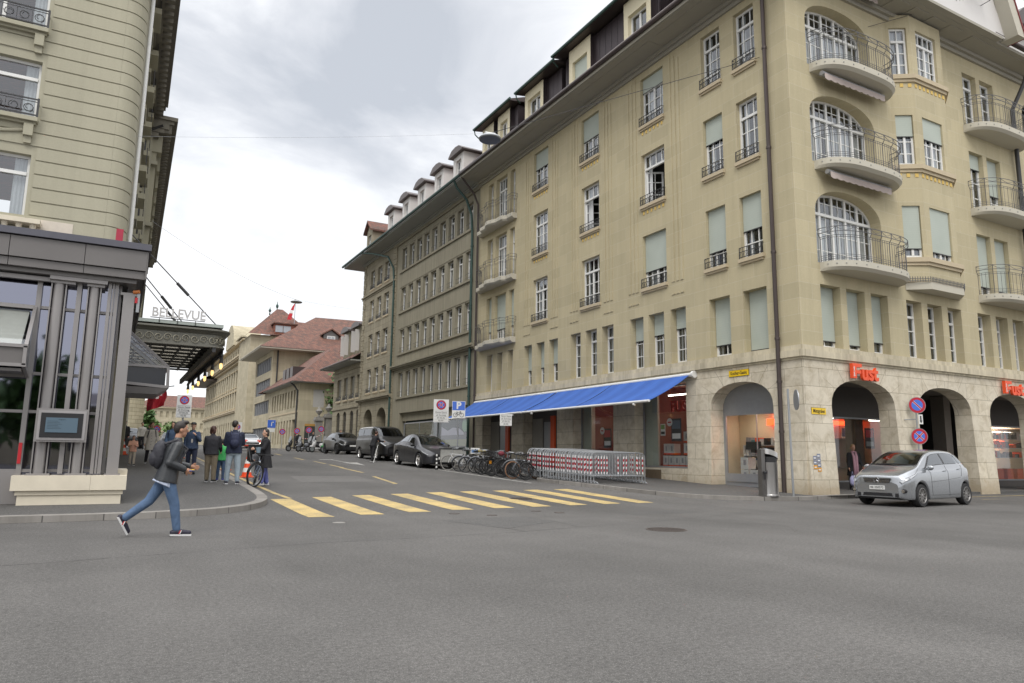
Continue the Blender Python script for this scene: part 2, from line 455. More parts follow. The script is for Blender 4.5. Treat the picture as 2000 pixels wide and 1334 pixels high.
def clad_mat():
 t = NT('dark_standing_seam'); p = t.n('ShaderNodeSeparateXYZ'); t.l(t.pos(), p.inputs[0])
 a = t.math('FRACT', t.math('MULTIPLY', t.math('ADD', p.outputs[0], p.outputs[1]), 1 / 0.5))
 s_ = t.ramp(a, [(0.0, 1.0), (0.06, 1.0), (0.1, 0.0), (1.0, 0.0)])
 f = t.noise(t.pos(), 2, 4)
 c = t.mix(f, (0.040, 0.030, 0.034), (0.062, 0.048, 0.052))
 t.set(t.mix(s_, c, (0.02, 0.016, 0.018)), 0.45, 0.4)
 t.bump(s_, 0.6, 0.03)
 return t.m
M['clad'] = clad_mat()
def asphalt(name, a, b, patches=True):
 t = NT(name); p = t.pos()
 f1 = t.noise(p, 0.22, 6, 0.62); f2 = t.noise(p, 90, 2, 0.7); f3 = t.noise(p, 2.2, 5, 0.6)
 vo = t.n('ShaderNodeTexVoronoi'); vo.inputs['Scale'].default_value = 75; t.l(p, vo.inputs[0])
 c = t.mix(t.ramp(f1, [(0.32, 0.0), (0.68, 1.0)]), a, b)
 c = t.mix(1.0, c, t.mix(f3, (0.86,) * 3, (1.12,) * 3), 'MULTIPLY')
 c = t.mix(1.0, c, t.mix(t.ramp(f2, [(0.3, 0.0), (0.72, 1.0)]), (0.62,) * 3, (1.42,) * 3), 'MULTIPLY')
 f4 = t.noise(p, 26, 3, 0.75)
 c = t.mix(1.0, c, t.mix(t.ramp(f4, [(0.35, 0.0), (0.65, 1.0)]), (0.74,) * 3, (1.26,) * 3), 'MULTIPLY')
 sp = t.ramp(vo.outputs['Distance'], [(0.0, 1.0), (0.16, 1.0), (0.26, 0.0), (1.0, 0.0)])
 c = t.mix(t.math('MULTIPLY', sp, 0.5), c, (0.34, 0.33, 0.32))
 if patches:
  tr = t.noise(t.mapv(p, (1.0, 0.12, 1)), 0.7, 3, 0.5)
  c = t.mix(1.0, c, t.mix(t.ramp(tr, [(0.35, 0.0), (0.65, 1.0)]), (0.90,) * 3, (1.06,) * 3), 'MULTIPLY')
  dr = t.ramp(t.noise(p, 0.5, 3, 0.8), [(0.69, 0.0), (0.75, 1.0)])
  c = t.mix(t.math('MULTIPLY', dr, 0.45), c, (0.045, 0.045, 0.045))
 t.set(c, t.mix(f3, (0.72,) * 3, (0.92,) * 3), spec=0.3)
 t.bump(t.math('ADD', f2, vo.outputs['Distance']), 0.35, 0.006)
 return t.m
M['road'] = asphalt('road_asphalt', (0.083, 0.080, 0.076), (0.126, 0.121, 0.115))
M['walk'] = asphalt('pavement_asphalt', (0.082, 0.080, 0.077), (0.108, 0.105, 0.100), False)
M['walkR'] = M['walk']
def paint_mat(name, c1, worn):
 t = NT(name); p = t.pos()
 f = t.noise(p, 38, 3, 0.8); h = t.noise(p, 1.6, 4, 0.6)
 k = t.ramp(t.math('ADD', f, t.math('MULTIPLY', h, 0.5)), [(0.62, 0.0), (0.80, 1.0)])
 c = t.mix(k, worn, t.mix(h, tuple(x * 0.85 for x in c1), tuple(min(1, x * 1.1) for x in c1)))
 t.set(c, 0.75); t.bump(f, 0.3, 0.004)
 return t.m
M['yellow'] = paint_mat('worn_yellow_paint', (0.56, 0.415, 0.165), (0.27, 0.22, 0.13))
M['yellow2'] = paint_mat('faded_yellow_line', (0.46, 0.35, 0.15), (0.2, 0.17, 0.12))
M['wpaint'] = paint_mat('worn_white_paint', (0.5, 0.49, 0.46), (0.22, 0.21, 0.2))
M['seam'] = plain('tar_seam', (0.085, 0.082, 0.078), 0.6, var=0.3, scale=30)
def leafmat(name, a, b):
 t = NT(name); f = t.noise(t.pos(), 1.6, 4); t.set(t.mix(f, a, b), 0.6)
 return t.m
M['leaf'] = leafmat('leaves', (0.035, 0.085, 0.02), (0.085, 0.16, 0.04))
M['leafl'] = leafmat('light_leaves', (0.07, 0.13, 0.03), (0.14, 0.22, 0.06))
M['bark'] = plain('bark', (0.10, 0.075, 0.055), 0.9)
M['granite'] = ashlar('granite_kerb', (0.27, 0.255, 0.235), 1.0, 50, (0.10, 0.095, 0.09), 0.012, grain=60, var=0.25, dirt=0.2, blockvar=0.12)
def text_mesh(body, size, ext=0.005, bold=0.0, align='CENTER'):
 c = bpy.data.curves.new('t', 'FONT'); c.body = body; c.size = size; c.extrude = ext; c.offset = bold
 c.align_x = align; c.align_y = 'CENTER'; c.resolution_u = 3
 o = bpy.data.objects.new('t', c); COL.objects.link(o)
 dg = bpy.context.evaluated_depsgraph_get(); dg.update()
 me = bpy.data.meshes.new_from_object(o.evaluated_get(dg))
 bpy.data.objects.remove(o)
 return me
def frame_M(o, u, v, n):
 return Matrix(((u[0], v[0], n[0], o[0]), (u[1], v[1], n[1], o[1]), (u[2], v[2], n[2], o[2]), (0, 0, 0, 1)))
# ---------------------------------------------------------------- ground, pavements, markings
def levels(a, b, st):
 n = max(1, int(round((b - a) / st))); return [a + (b - a) * i / n for i in range(n + 1)]
mb = MB()
Ys = [-40, 0, 10, 14.5] + levels(14.5, 17, 0.25)[1:] + [20, 30, 40, 48, 60, 100, 200, 600, 1500]
Xs = [-700, -60, -20, 0, 10, 20, 40, 80, 900]
for y0, y1 in zip(Ys, Ys[1:]):
 for x0, x1 in zip(Xs, Xs[1:]):
  mb.face([(x0, y0, g(y0)), (x1, y0, g(y0)), (x1, y1, g(y1)), (x0, y1, g(y1))])
struct(mb.build('road', M['road']))
def lerp_tab(tab, x):
 if x <= tab[0][0]: return tab[0][1]
 for (a, p), (b, q) in zip(tab, tab[1:]):
  if x <= b: return p + (q - p) * (x - a) / (b - a)
 return tab[-1][1]
KH = 0.12
# left pavement: kerb line from far left, round the corner, up the street
lk = [(-60, 15.42), (-6, 15.42), (-1.6, 15.45), (0.3, 15.52), (1.4, 15.78), (2.3, 16.25), (2.95, 16.95), (3.3, 17.8), (3.46, 18.8), (3.53, 20.5), (3.58, 27), (3.65, 48), (3.8, 110), (4.2, 260)]
rk = [(22, 15.95), (20.75, 15.9), (19.3, 15.62), (18.2, 15.72), (17.2, 16.02), (16.3, 16.5), (15.6, 17.2), (15.2, 18.4), (14.95, 20.5), (14.7, 22.6), (14.25, 24.3), (15.3, 24.6), (15.35, 32), (15.3, 60), (15.4, 100), (15.6, 260)]
def smooth_line(pts, it=2):
 for _ in range(it):
  q = [pts[0]]
  for a, b in zip(pts, pts[1:]):
   q += [(a[0] * .75 + b[0] * .25, a[1] * .75 + b[1] * .25), (a[0] * .25 + b[0] * .75, a[1] * .25 + b[1] * .75)]
  q.append(pts[-1]); pts = q
 return pts
def resample(pts, st=0.9):
 o = [pts[0]]
 for a, b in zip(pts, pts[1:]):
  d = math.hypot(b[0] - a[0], b[1] - a[1]); n = max(1, int(d / (st if max(a[1], b[1]) < 60 else 12)))
  for i in range(1, n + 1): o.append((a[0] + (b[0] - a[0]) * i / n, a[1] + (b[1] - a[1]) * i / n))
 return o
def kerb(path, side, wid, mat):
 path = resample(smooth_line(path)); k = MB(); inner = []
 for i, p in enumerate(path):
  a = path[max(i - 1, 0)]; b = path[min(i + 1, len(path) - 1)]
  d = Vector((b[0] - a[0], b[1] - a[1])).normalized(); n = Vector((-d.y, d.x)) * side
  inner.append((p[0] + n.x * wid, p[1] + n.y * wid))
 for i in range(len(path) - 1):
  p, q, r, s_ = path[i], path[i + 1], inner[i + 1], inner[i]
  zp, zq, zr, zs = (g(t[1]) + KH for t in (p, q, r, s_))
  k.face([(p[0], p[1], zp), (q[0], q[1], zq), (r[0], r[1], zr), (s_[0], s_[1], zs)])
  k.face([(p[0], p[1], zp - 0.3), (q[0], q[1], zq - 0.3), (q[0], q[1], zq), (p[0], p[1], zp)])
 struct(k.build('kerb', mat))
 return inner
li = kerb(lk, 1, 0.24, M['granite'])
ri = kerb(rk, -1, 0.16, M['granite'])
def pave(inner, xfar, name, mat):
 p = MB(); n = len(inner)
 for i in range(n - 1):
  a, b = inner[i], inner[i + 1]
  # fan out to a far line: level rows in y keep the slope right
  p.face([(a[0], a[1], g(a[1]) + KH - .004), (b[0], b[1], g(b[1]) + KH - .004), (xfar(b)[0], xfar(b)[1], g(xfar(b)[1]) + KH - .004), (xfar(a)[0], xfar(a)[1], g(xfar(a)[1]) + KH - .004)])
 struct(p.build(name, mat))
def lf(p):
 if p[1] < 18.3: return (min(p[0], 2.6) if p[0] < 2.6 else 2.6, 18.3)
 return (-12 if p[1] > 18.31 else 2.6, p[1])
# simpler and exact: row-wise strips
def strip_pave(inner, name, mat, left):
 p = MB()
 ys = sorted(set([round(q[1], 3) for q in inner]))
 ys = sorted(set(ys + levels(15.7, 24, 0.25)))
 def xs_at(y):
  o = []
  for a, b in zip(inner, inner[1:]):
   if (a[1] - y) * (b[1] - y) <= 0 and a[1] != b[1]:
    t = (y - a[1]) / (b[1] - a[1]); o.append(a[0] + (b[0] - a[0]) * t)
  return o
 prev = None
 for y in ys:
  o = xs_at(y)
  if not o: prev = None; continue
  if left: cur = (-60.0, max(o))
  else: cur = (min(o), 21.6 if y < 16.85 or y > 19.6 else 80.0)
  if not left:
   cur = (min(o), 24.0)
  if prev:
   y0, (a0, b0) = prev
   p.face([(a0, y0, g(y0) + KH - .004), (b0, y0, g(y0) + KH - .004), (cur[1], y, g(y) + KH - .004), (cur[0], y, g(y) + KH - .004)])
  prev = (y, cur)
 struct(p.build(name, mat))
strip_pave(li, 'pavement', M['walk'], True)
strip_pave(ri, 'pavement', M['walk'], False)
# arcade floor of the corner building, continuing the pavement behind the right-hand piers
a = MB(); a.box(20.75, 60, 16.12, 30, -0.3, 0.118); struct(a.build('arcade_floor', M['walk']))
def sheet(polys, name, mat, off=0.004, label=None, sub=6):
 s = MB()
 for P in polys:
  if len(P) == 4:
   a, b, c, d = [Vector((q[0], q[1])) for q in P]
   for i in range(sub):
    t0, t1 = i / sub, (i + 1) / sub
    q = [a.lerp(d, t0), b.lerp(c, t0), b.lerp(c, t1), a.lerp(d, t1)]
    s.face([(v.x, v.y, g(v.y) + off) for v in q])
  else:
   s.face([(q[0], q[1], g(q[1]) + off) for q in P])
 return s.build(name, mat)
ST = [[(3.6, 15.01), (4.12, 14.95), (4.08, 19.05), (3.58, 19.01)], [(4.75, 15.2), (5.26, 15.16), (5.21, 19.39), (4.7, 19.35)], [(5.93, 15.47), (6.45, 15.43), (6.38, 19.71), (5.86, 19.67)], [(7.09, 15.71), (7.63, 15.67), (7.58, 19.93), (7.04, 19.88)], [(8.27, 15.83), (8.81, 15.8), (8.78, 20.25), (8.24, 20.2)], [(9.40, 15.94), (9.95, 15.92), (9.95, 20.4), (9.39, 20.33)], [(10.61, 16.05), (11.16, 16.05), (11.16, 20.56), (10.59, 20.48)], [(11.78, 16.16), (12.34, 16.16), (12.36, 20.65), (11.77, 20.57)], [(12.96, 16.16), (13.5, 16.18), (13.58, 20.74), (12.98, 20.66)]]
struct(sheet(ST, 'crosswalk_stripes', M['yellow']))
yl = [(4.02, 19.1), (3.93, 20.6), (3.90, 23), (3.88, 27), (3.92, 48), (4.0, 100)]
struct(sheet([[(a[0], a[1]), (a[0] + .13, a[1]), (b[0] + .13, b[1]), (b[0], b[1])] for a, b in zip(yl, yl[1:])], 'yellow_kerb_line', M['yellow2']))
ds = []
for (x, y) in ((8.42, 23.5), (9.1, 29.4), (9.25, 32.8), (9.3, 36.2), (9.15, 40.2), (9.1, 46.2), (9.1, 52)):
 L = 3.6 if y < 30 else 2.6
 ds.append([(x, y), (x + .16, y), (x + .55 if y < 24 else x + .2, y + L), (x + .4 if y < 24 else x + .04, y + L)])
struct(sheet(ds, 'yellow_dashes', M['yellow2']))
struct(sheet([[(13.62, 23.3), (13.74, 23.3), (13.5, 32.0), (13.38, 32.0)], [(13.38, 32), (15.2, 31.9), (15.2, 31.8), (13.38, 31.9)]], 'white_parking_line', M['wpaint']))
struct(sheet([[(10.95, 35.6), (11.05, 35.6), (10.85, 41), (10.75, 41)], [(10.6, 37.6), (11.0, 34.9), (11.4, 37.6)], [(10.2, 41), (11.0, 41), (11.0, 40.6), (10.2, 40.6)]], 'white_lane_arrow', M['wpaint']))
# yellow and white lines in front of the right-hand arcade
struct(sheet([[(27.5, 15.2), (60, 15.2), (60, 15.33), (27.5, 15.33)], [(26.3, 14.2), (27.3, 14.1), (27.3, 14.2), (26.3, 14.3)]], 'yellow_line', M['yellow2']))
# tar seams
sm = [[(-1, 10.05), (2.6, 10.75), (6.1, 10.98), (9.4, 11.7), (13.5, 12.7)], [(5.8, 13.4), (7.95, 13.9), (7.9, 12.4), (7.65, 11.3)], [(5.8, 13.4), (6.3, 12.2), (6.4, 11.1)], [(13.5, 12.7), (15.5, 11.2), (22, 10.2)], [(5.2, 21.9), (9.0, 22.4), (12.6, 23.0)], [(10.8, 9.0), (11.6, 9.9), (11.2, 11.9)]]
sp_ = []
for L in sm:
 for a, b in zip(L, L[1:]):
  n_ = max(2, int(math.hypot(b[0] - a[0], b[1] - a[1]) / 0.35)); prev = a
  d = Vector((b[0] - a[0], b[1] - a[1])).normalized(); nn = Vector((-d.y, d.x))
  pts = [(a[0] + (b[0] - a[0]) * i / n_ + nn.x * (rnd.uniform(-.025, .025) if 0 < i < n_ else 0), a[1] + (b[1] - a[1]) * i / n_ + nn.y * (rnd.uniform(-.025, .025) if 0 < i < n_ else 0)) for i in range(n_ + 1)]
  for p, q in zip(pts, pts[1:]):
   w_ = rnd.uniform(.004, .009)
   sp_.append([(p[0] - nn.x * w_, p[1] - nn.y * w_), (q[0] - nn.x * w_, q[1] - nn.y * w_), (q[0] + nn.x * w_, q[1] + nn.y * w_), (p[0] + nn.x * w_, p[1] + nn.y * w_)])
struct(sheet(sp_, 'tar_seams', M['seam'], 0.003, sub=1))
pm = asphalt('patched_asphalt', (0.082, 0.080, 0.077), (0.106, 0.103, 0.099), False); pm2 = asphalt('pale_asphalt', (0.118, 0.113, 0.107), (0.15, 0.145, 0.138), False)
struct(sheet([[(5.85, 13.35), (7.9, 13.85), (7.85, 12.4), (6.3, 11.6)], [(10.5, 13.2), (12.6, 13.3), (12.5, 14.1), (10.6, 14.2)]], 'asphalt_patch', pm, .002))
struct(sheet([[(5.6, 24.5), (8.2, 24.6), (8.3, 27.5), (5.8, 27.4)]], 'asphalt_patch', pm2, .002))
mhm = plain('cast_iron_cover', (0.10, 0.085, 0.078), 0.6, 0.5, scale=20, bump=0.3)
mhl = plain('pale_manhole_ring', (0.26, 0.25, 0.23), 0.7, 0.2, scale=20)
def manhole(x, y, r, label, mat=None, grid=True, grp='manhole covers in the road'):
 m = MB(Matrix.Translation((x, y, g(y))) @ Matrix.Rotation(math.atan(0.036 if y > 16 else 0.0), 4, 'X'))
 m.lathe([(r, -0.02), (r, 0.006), (r * .93, 0.009), (r * .92, 0.006), (r * .01, 0.006)], n=28)
 if grid:
  for i in range(-4, 5):
   w_ = math.sqrt(max(0, .8 - (i / 5) ** 2)) * r * .98
   m.box(-w_, w_, i * r / 5 - r * .04, i * r / 5 + r * .04, 0.006, 0.011)
 tag(m.build('manhole_cover', mat or mhm), label, 'manhole cover', grp)
manhole(8.92, 10.35, 0.37, 'largest dark iron manhole cover alone in the near carriageway')
manhole(10.2, 17.92, 0.34, 'dark iron manhole cover lying across the yellow crosswalk stripes')
manhole(6.75, 14.85, 0.12, 'small dark valve cap just in front of the third and fourth crosswalk stripes', grid=False)
manhole(7.35, 14.2, 0.12, 'small dark valve cap farthest in front of the middle of the crosswalk', grid=False)
manhole(8.85, 14.85, 0.12, 'small dark valve cap in front of the fifth and sixth crosswalk stripes', grid=False)
manhole(9.15, 14.3, 0.12, 'small dark valve cap nearest the large manhole cover', grid=False)
manhole(3.86, 13.7, 0.12, 'small pale valve cap in front of the first crosswalk stripe', mhl, grid=False)
# ---------------------------------------------------------------- facades
class Fac:
 def __init__(s, o, u, n):
  s.o = Vector(o); s.u = Vector(u); s.n = Vector(n)
 def p(s, u, z, d=0.0):
  q = s.o + s.u * u + s.n * d; return Vector((q.x, q.y, z))
def fbox(mb, F, u0, u1, z0, z1, d0, d1, mat=None):
 mb.hexa([F.p(u0, z0, d0), F.p(u1, z0, d0), F.p(u1, z0, d1), F.p(u0, z0, d1), F.p(u0, z1, d0), F.p(u1, z1, d0), F.p(u1, z1, d1), F.p(u0, z1, d1)], mat)
def arch_pts(ua, ub, spring, apex, n=14, k=2.3):
 c = (ua + ub) / 2; a = (ub - ua) / 2; b = apex - spring; o = []
 for i in range(n + 1):
  t = PI * i / n
  x = math.cos(t); zz = max(0.0, 1 - abs(x) ** k) ** (1 / k)
  o.append((c - a * x, spring + b * zz))
 return o
def wall(mb, F, u0, u1, z0, z1, ops, depth=0.25, mat=None, base=None, d=0.0):
 """ops: (ua, ub, za, zb[, opts]) opts: depth, spring (arch), nofloor"""
 us = sorted(set([u0, u1] + [v for o in ops for v in o[:2] if u0 < v < u1]))
 zs = sorted(set([z0, z1] + [v for o in ops for v in o[2:4] if z0 < v < z1]))
 for a, b in zip(us, us[1:]):
  run = None
  for c, e in zip(zs, zs[1:]):
   um, zm = (a + b) / 2, (c + e) / 2
   hole = any(o[0] < um < o[1] and o[2] < zm < o[3] for o in ops)
   if hole:
    if run is not None:
     mb.face([F.p(a, run, d), F.p(b, run, d), F.p(b, c, d), F.p(a, c, d)], mat); run = None
   elif run is None: run = c
  if run is not None:
   mb.face([F.p(a, run, d), F.p(b, run, d), F.p(b, z1, d), F.p(a, z1, d)], mat)
 for o in ops:
  ua, ub, za, zb = o[:4]; op = o[4] if len(o) > 4 else {}
  dp = op.get('depth', depth)
  sp = op.get('spring')
  if sp is None:
   for A, B in (((ua, za), (ua, zb)), ((ua, zb), (ub, zb)), ((ub, zb), (ub, za)), ((ub, za), (ua, za))):
    mb.face([F.p(A[0], A[1], d), F.p(B[0], B[1], d), F.p(B[0], B[1], d - dp), F.p(A[0], A[1], d - dp)], mat)
  else:
   pts = arch_pts(ua, ub, sp, zb, op.get('n', 16), op.get('k', 2.3))
   for A, B in zip(pts, pts[1:]):
    mb.face([F.p(A[0], A[1], d), F.p(B[0], B[1], d), F.p(B[0], zb, d), F.p(A[0], zb, d)], mat)
    mb.face([F.p(A[0], A[1], d), F.p(B[0], B[1], d), F.p(B[0], B[1], d - dp), F.p(A[0], A[1], d - dp)], mat)
   for uu in (ua, ub):
    mb.face([F.p(uu, za, d), F.p(uu, sp, d), F.p(uu, sp, d - dp), F.p(uu, za, d - dp)], mat)
   if not op.get('nofloor'):
    mb.face([F.p(ua, za, d), F.p(ub, za, d), F.p(ub, za, d - dp), F.p(ua, za, d - dp)], mat)
def window(par, F, ua, ub, za, zb, dp=0.16, cols=3, rows=(1, 3), transom=0.72, blind=0.0, rail=False, sill=True, curtain=0.0, mull=True, sillw=0.06, name='window', open_=False, sash=0.08, silld=0.12, blindmat=None):
 f = MB(); d0, d1 = -dp - .03, -dp + .04; w = sash
 fbox(f, F, ua, ua + w, za, zb, d0, d1); fbox(f, F, ub - w, ub, za, zb, d0, d1)
 fbox(f, F, ua + w, ub - w, zb - w, zb, d0, d1); fbox(f, F, ua + w, ub - w, za, za + w * 1.2, d0, d1)
 zt = za + (zb - za) * transom if transom else zb - w
 if transom: fbox(f, F, ua + w, ub - w, zt - w * .6, zt + w * .6, d0, d1 + .03)
 um = (ua + ub) / 2
 if mull and not open_: fbox(f, F, um - w * .55, um + w * .55, za + w * 1.2, zt - w * .6, d0, d1 + .012)
 bw = 0.019
 ztop = zb - w
 if transom and cols > 1:
  for i in range(1, cols):
   u = ua + (ub - ua) * i / cols
   fbox(f, F, u - bw, u + bw, zt + w * .6, ztop, d0 + .015, d1 - .012)
 if not open_:
  if cols > 1 and rows[1] > 0:
   k = cols * (1 if mull and cols % 2 == 0 else 1)
   for i in range(1, k):
    u = ua + (ub - ua) * i / k
    if abs(u - um) > .03 or not mull: fbox(f, F, u - bw, u + bw, za + w * 1.2, zt - w * .6, d0 + .015, d1 - .012)
  for i in range(1, rows[1]):
   z = za + (zt - za) * i / rows[1]
   fbox(f, F, ua + w, ub - w, z - bw, z + bw, d0 + .018, d1 - .015)
 else:                                              # one sash stands open into the room
  L = (ub - ua) / 2 - .02; uu = ub - w; a_ = 1.0
  G = Fac(F.p(uu, 0, -dp), (F.u * -math.cos(a_) + F.n * -math.sin(a_)), (F.n * math.cos(a_) - F.u * math.sin(a_)))
  for (p, q, r, s_) in ((0, w, za + w, zt - w), (L - w, L, za + w, zt - w), (w, L - w, za + w, za + 2 * w), (w, L - w, zt - 2 * w, zt - w)):
   fbox(f, G, p, q, r, s_, -.02, .02)
  for i in range(1, 3):
   z = za + (zt - za) * i / 3; fbox(f, G, w, L - w, z - bw, z + bw, -.012, .012)
  fbox(f, G, L / 2 - bw, L / 2 + bw, za + w, zt - w, -.012, .012)
 o = f.build(name, M['white'], par)
 q = MB(); zlow = zt if open_ else za + w
 q.face([F.p(ua + w * .5, zlow, -dp - .005), F.p(ub - w * .5, zlow, -dp - .005), F.p(ub - w * .5, zb - w * .5, -dp - .005), F.p(ua + w * .5, zb - w * .5, -dp - .005)])
 q.build('pane', M['glass'], o)
 if blind > 0:
  zc = zb - (zb - za) * blind; b = MB()
  n = max(2, int((zb - zc) / .09))
  fbox(b, F, ua + .02, ub - .02, zc, zb, -dp + .05, -dp + .075)
  bo = b.build('blind', blindmat or M['blind'], o)
  c = MB(); fbox(c, F, ua + .01, ub - .01, zc - .035, zc, -dp + .045, -dp + .085); c.build('blind_bar', M['iron'], o)
 if curtain:
  c = MB(); wd = (ub - ua) * curtain / 2
  for s0, s1 in ((ua + .08, ua + .08 + wd), (ub - .08 - wd, ub - .08)):
   n = max(4, int(wd / .05)); prev = None
   for i in range(n + 1):
    u = s0 + (s1 - s0) * i / n; dd = -dp - .13 - (.025 if i % 2 else 0)
    if prev: c.face([F.p(prev[0], za + .08, prev[1]), F.p(u, za + .08, dd), F.p(u, zb - .05, dd), F.p(prev[0], zb - .05, prev[1])])
    prev = (u, dd)
  c.build('curtain', M['curtain'], o)
 if sill:
  s_ = MB(); fbox(s_, F, ua - .08, ub + .08, za - .14, za - .003, -dp + .02, silld)
  fbox(s_, F, ua - .03, ub + .03, za - .22, za - .142, -.01, silld * .55)
  s_.build('sill', sill if not isinstance(sill, bool) else M['sill'], o)
 if rail:
  r = MB(); h = rail; a0, a1 = ua - .02, ub + .02; dd = silld - .03
  for z in (za + .05, za + h * .62, za + h): 
   fbox(r, F, a0, a1, z - .011, z + .011, dd - .011, dd + .011)
  for uu in (a0, a1): fbox(r, F, uu - .011, uu + .011, za + .0, za + h, dd - .011, dd + .011); fbox(r, F, uu - .009, uu + .009, za + h - .02, za + h, -.05, dd - .011)
  n = max(4, int((a1 - a0) / .17)); st = (a1 - a0) / n
  for i in range(1, n): fbox(r, F, a0 + st * i - .007, a0 + st * i + .007, za + .05, za + h, dd - .008, dd + .008)
  for i in range(n):                              # linked rectangles between the bars
   u = a0 + st * (i + .5)
   pts = [F.p(u + st * .3 * math.cos(t), za + h * .34 + h * .22 * math.sin(t), dd) for t in [2 * PI * k / 8 for k in range(8)]]
   r.tube(pts, .008, 4, closed=True)
  r.build('window_guard', M['iron'], o)
 return o
M['sill'] = plain('sill_stone', (0.50, 0.42, 0.29), 0.85, var=0.1)
# ================================================================ corner building
CB = thing('corner_building', 'large sand-coloured corner building with arcades, balconies and green blinds', 'building', (20, 16.2, 0))
FA = Fac((20, 0, 0), (0, 1, 0), (-1, 0, 0))
FB = Fac((0, 16.2, 0), (1, 0, 0), (0, -1, 0))
ZT = 19.02
rowz = [(8.62, 11.02), (12.42, 14.84), (16.2, 18.54)]
singles = [(22.85, 24.40), (27.68, 29.22), (32.5, 34.05)]
doubles = [(17.65, 18.68), (19.42, 20.48)]
opsA = []
for za, zb in rowz:
 for ua, ub in singles + doubles: opsA.append((ua, ub, za, zb))
 for ua, ub in ((36.27, 36.9), (37.3, 38.75), (39.15, 39.85)): opsA.append((ua, ub, za - .55, zb, {'depth': .3}))
tripA = [(21.75, 22.67), (23.09, 24.08), (24.44, 25.37), (26.62, 27.53), (27.95, 28.89), (29.33, 30.23), (31.44, 32.33), (32.79, 33.62), (34.13, 35.01), (36.3, 36.95), (37.63, 38.31), (38.92, 39.7)]
r1A = [(17.58, 18.68), (19.34, 20.42)] + tripA
for ua, ub in r1A: opsA.append((ua, ub, 5.12, 7.4, {'depth': .42}))
mb = MB()
wall(mb, FA, 16.2, 41.05, 4.95, ZT, opsA, .24)
# narrow vertical relief bands beside the single windows
for ua, ub in singles:
 for k in range(3):
  for sgn, e_ in ((1, ub), (-1, ua)):
   u = e_ + sgn * (.42 + .26 * k)
   fbox(mb, FA, u - .085, u + .085, 8.55, 18.75 - .16 * k, 0, .03)
   fbox(mb, FA, u - .10, u + .10, 8.0, 8.06, -.001, .03)
mb.build('wall', M['sand'], CB, label='sandy stone wall of the long street side')
r = MB()
for ua, ub in singles:
 for za, zb in rowz[1:]:
  for i in range(6): 
   u = ua + .12 + (ub - ua - .24) * i / 5; z = za - .34
   fbox(r, FA, u - .05, u + .05, z - .07, z + .07, 0, .02)
r.build('ornament', plain('gilded_stone_ornament', (0.66, 0.46, 0.13), .7), CB)
# ground floor, street side: piers, shop bays, corner arch
gA = [(21.86, 25.15, .85, 4.3, {'depth': .55}), (26.7, 30.0, .85, 4.3, {'depth': .55}), (31.5, 35.0, .35, 4.3, {'depth': .8}), (36.35, 40.1, .35, 4.3, {'depth': .8}),
      (17.5, 20.52, .02, 4.06, {'depth': .65, 'spring': 3.1, 'nofloor': 1})]
mb = MB(); wall(mb, FA, 16.2, 41.05, -.2, 4.70, gA, .5)
gB = [(21.35, 24.85), (26.2, 29.7), (31.0, 34.5), (35.8, 39.3), (40.6, 44.1)]
wall(mb, FB, 20, 46, -.2, 4.70, [(a, b, -.15, 4.06, {'depth': .66, 'spring': 3.1, 'nofloor': 1}) for a, b in gB], .66)
# battered feet of the arcade piers and voussoir joints are kept shallow
for a, b in [(20.0, 21.35), (24.85, 26.2), (29.7, 31.0), (34.5, 35.8), (39.3, 40.6)]:
 a2 = a if a > 20.01 else a + .005
 mb.hexa([FB.p(a2, -.2, 0), FB.p(b, -.2, 0), FB.p(b, -.2, .14), FB.p(a2, -.2, .14), FB.p(a2, 3.0, 0), FB.p(b, 3.0, 0), FB.p(b, 3.0, .002), FB.p(a2, 3.0, .002)])
for a, b in [(16.2, 17.5), (20.52, 21.8)]:
 mb.hexa([FA.p(a, -.2, 0), FA.p(b, -.2, 0), FA.p(b, -.2, .10), FA.p(a, -.2, .10), FA.p(a, 2.6, 0), FA.p(b, 2.6, 0), FA.p(b, 2.6, .002), FA.p(a, 2.6, .002)])
ar = mb.build('arcade', M['base'], CB, label='pale weathered stone ground floor with round arches')
vj = MB()
for a, b, FF in [(x, y, FB) for x, y in gB] + [(17.5, 20.52, FA)]:
 c = (a + b) / 2
 for k in (-2.5, -1.5, -.5, .5, 1.5, 2.5):
  t = k * .42; r0, r1 = 1.0, 1.62
  P0 = arch_pts(a, b, 3.1, 4.06, 40); 
  i = min(40, max(0, int(20 + k * 5.2))); p0 = P0[i]; dx, dz = math.sin(t), math.cos(t)
  L = min(.75, (4.66 - p0[1]) / max(dz, .2))
  p1 = (p0[0] + dx * L, p0[1] + dz * L); w_ = .008
  vj.face([FF.p(p0[0] - w_, p0[1], .003), FF.p(p0[0] + w_, p0[1], .003), FF.p(p1[0] + w_, p1[1], .003), FF.p(p1[0] - w_, p1[1], .003)])
vj.build('arch_joints', plain('joint_mortar', (0.26, 0.22, 0.16), .9), ar)
# string course
mb = MB()
def course(z0, z1, dd, mat=None, b=None, ub=41.05, xb=46):
 b = b or mb
 P = [(20 - dd, ub), (20 - dd, 16.2 - dd), (xb, 16.2 - dd), (xb, 16.2 + .05), (20 + .05, 16.2 + .05), (20 + .05, ub)]
 b.prism(P, z0, z1, mat)
course(4.62, 4.70, .05); course(4.702, 4.94, .12); course(4.942, 5.10, .07)
mb.build('string_course', M['ledge'], CB)
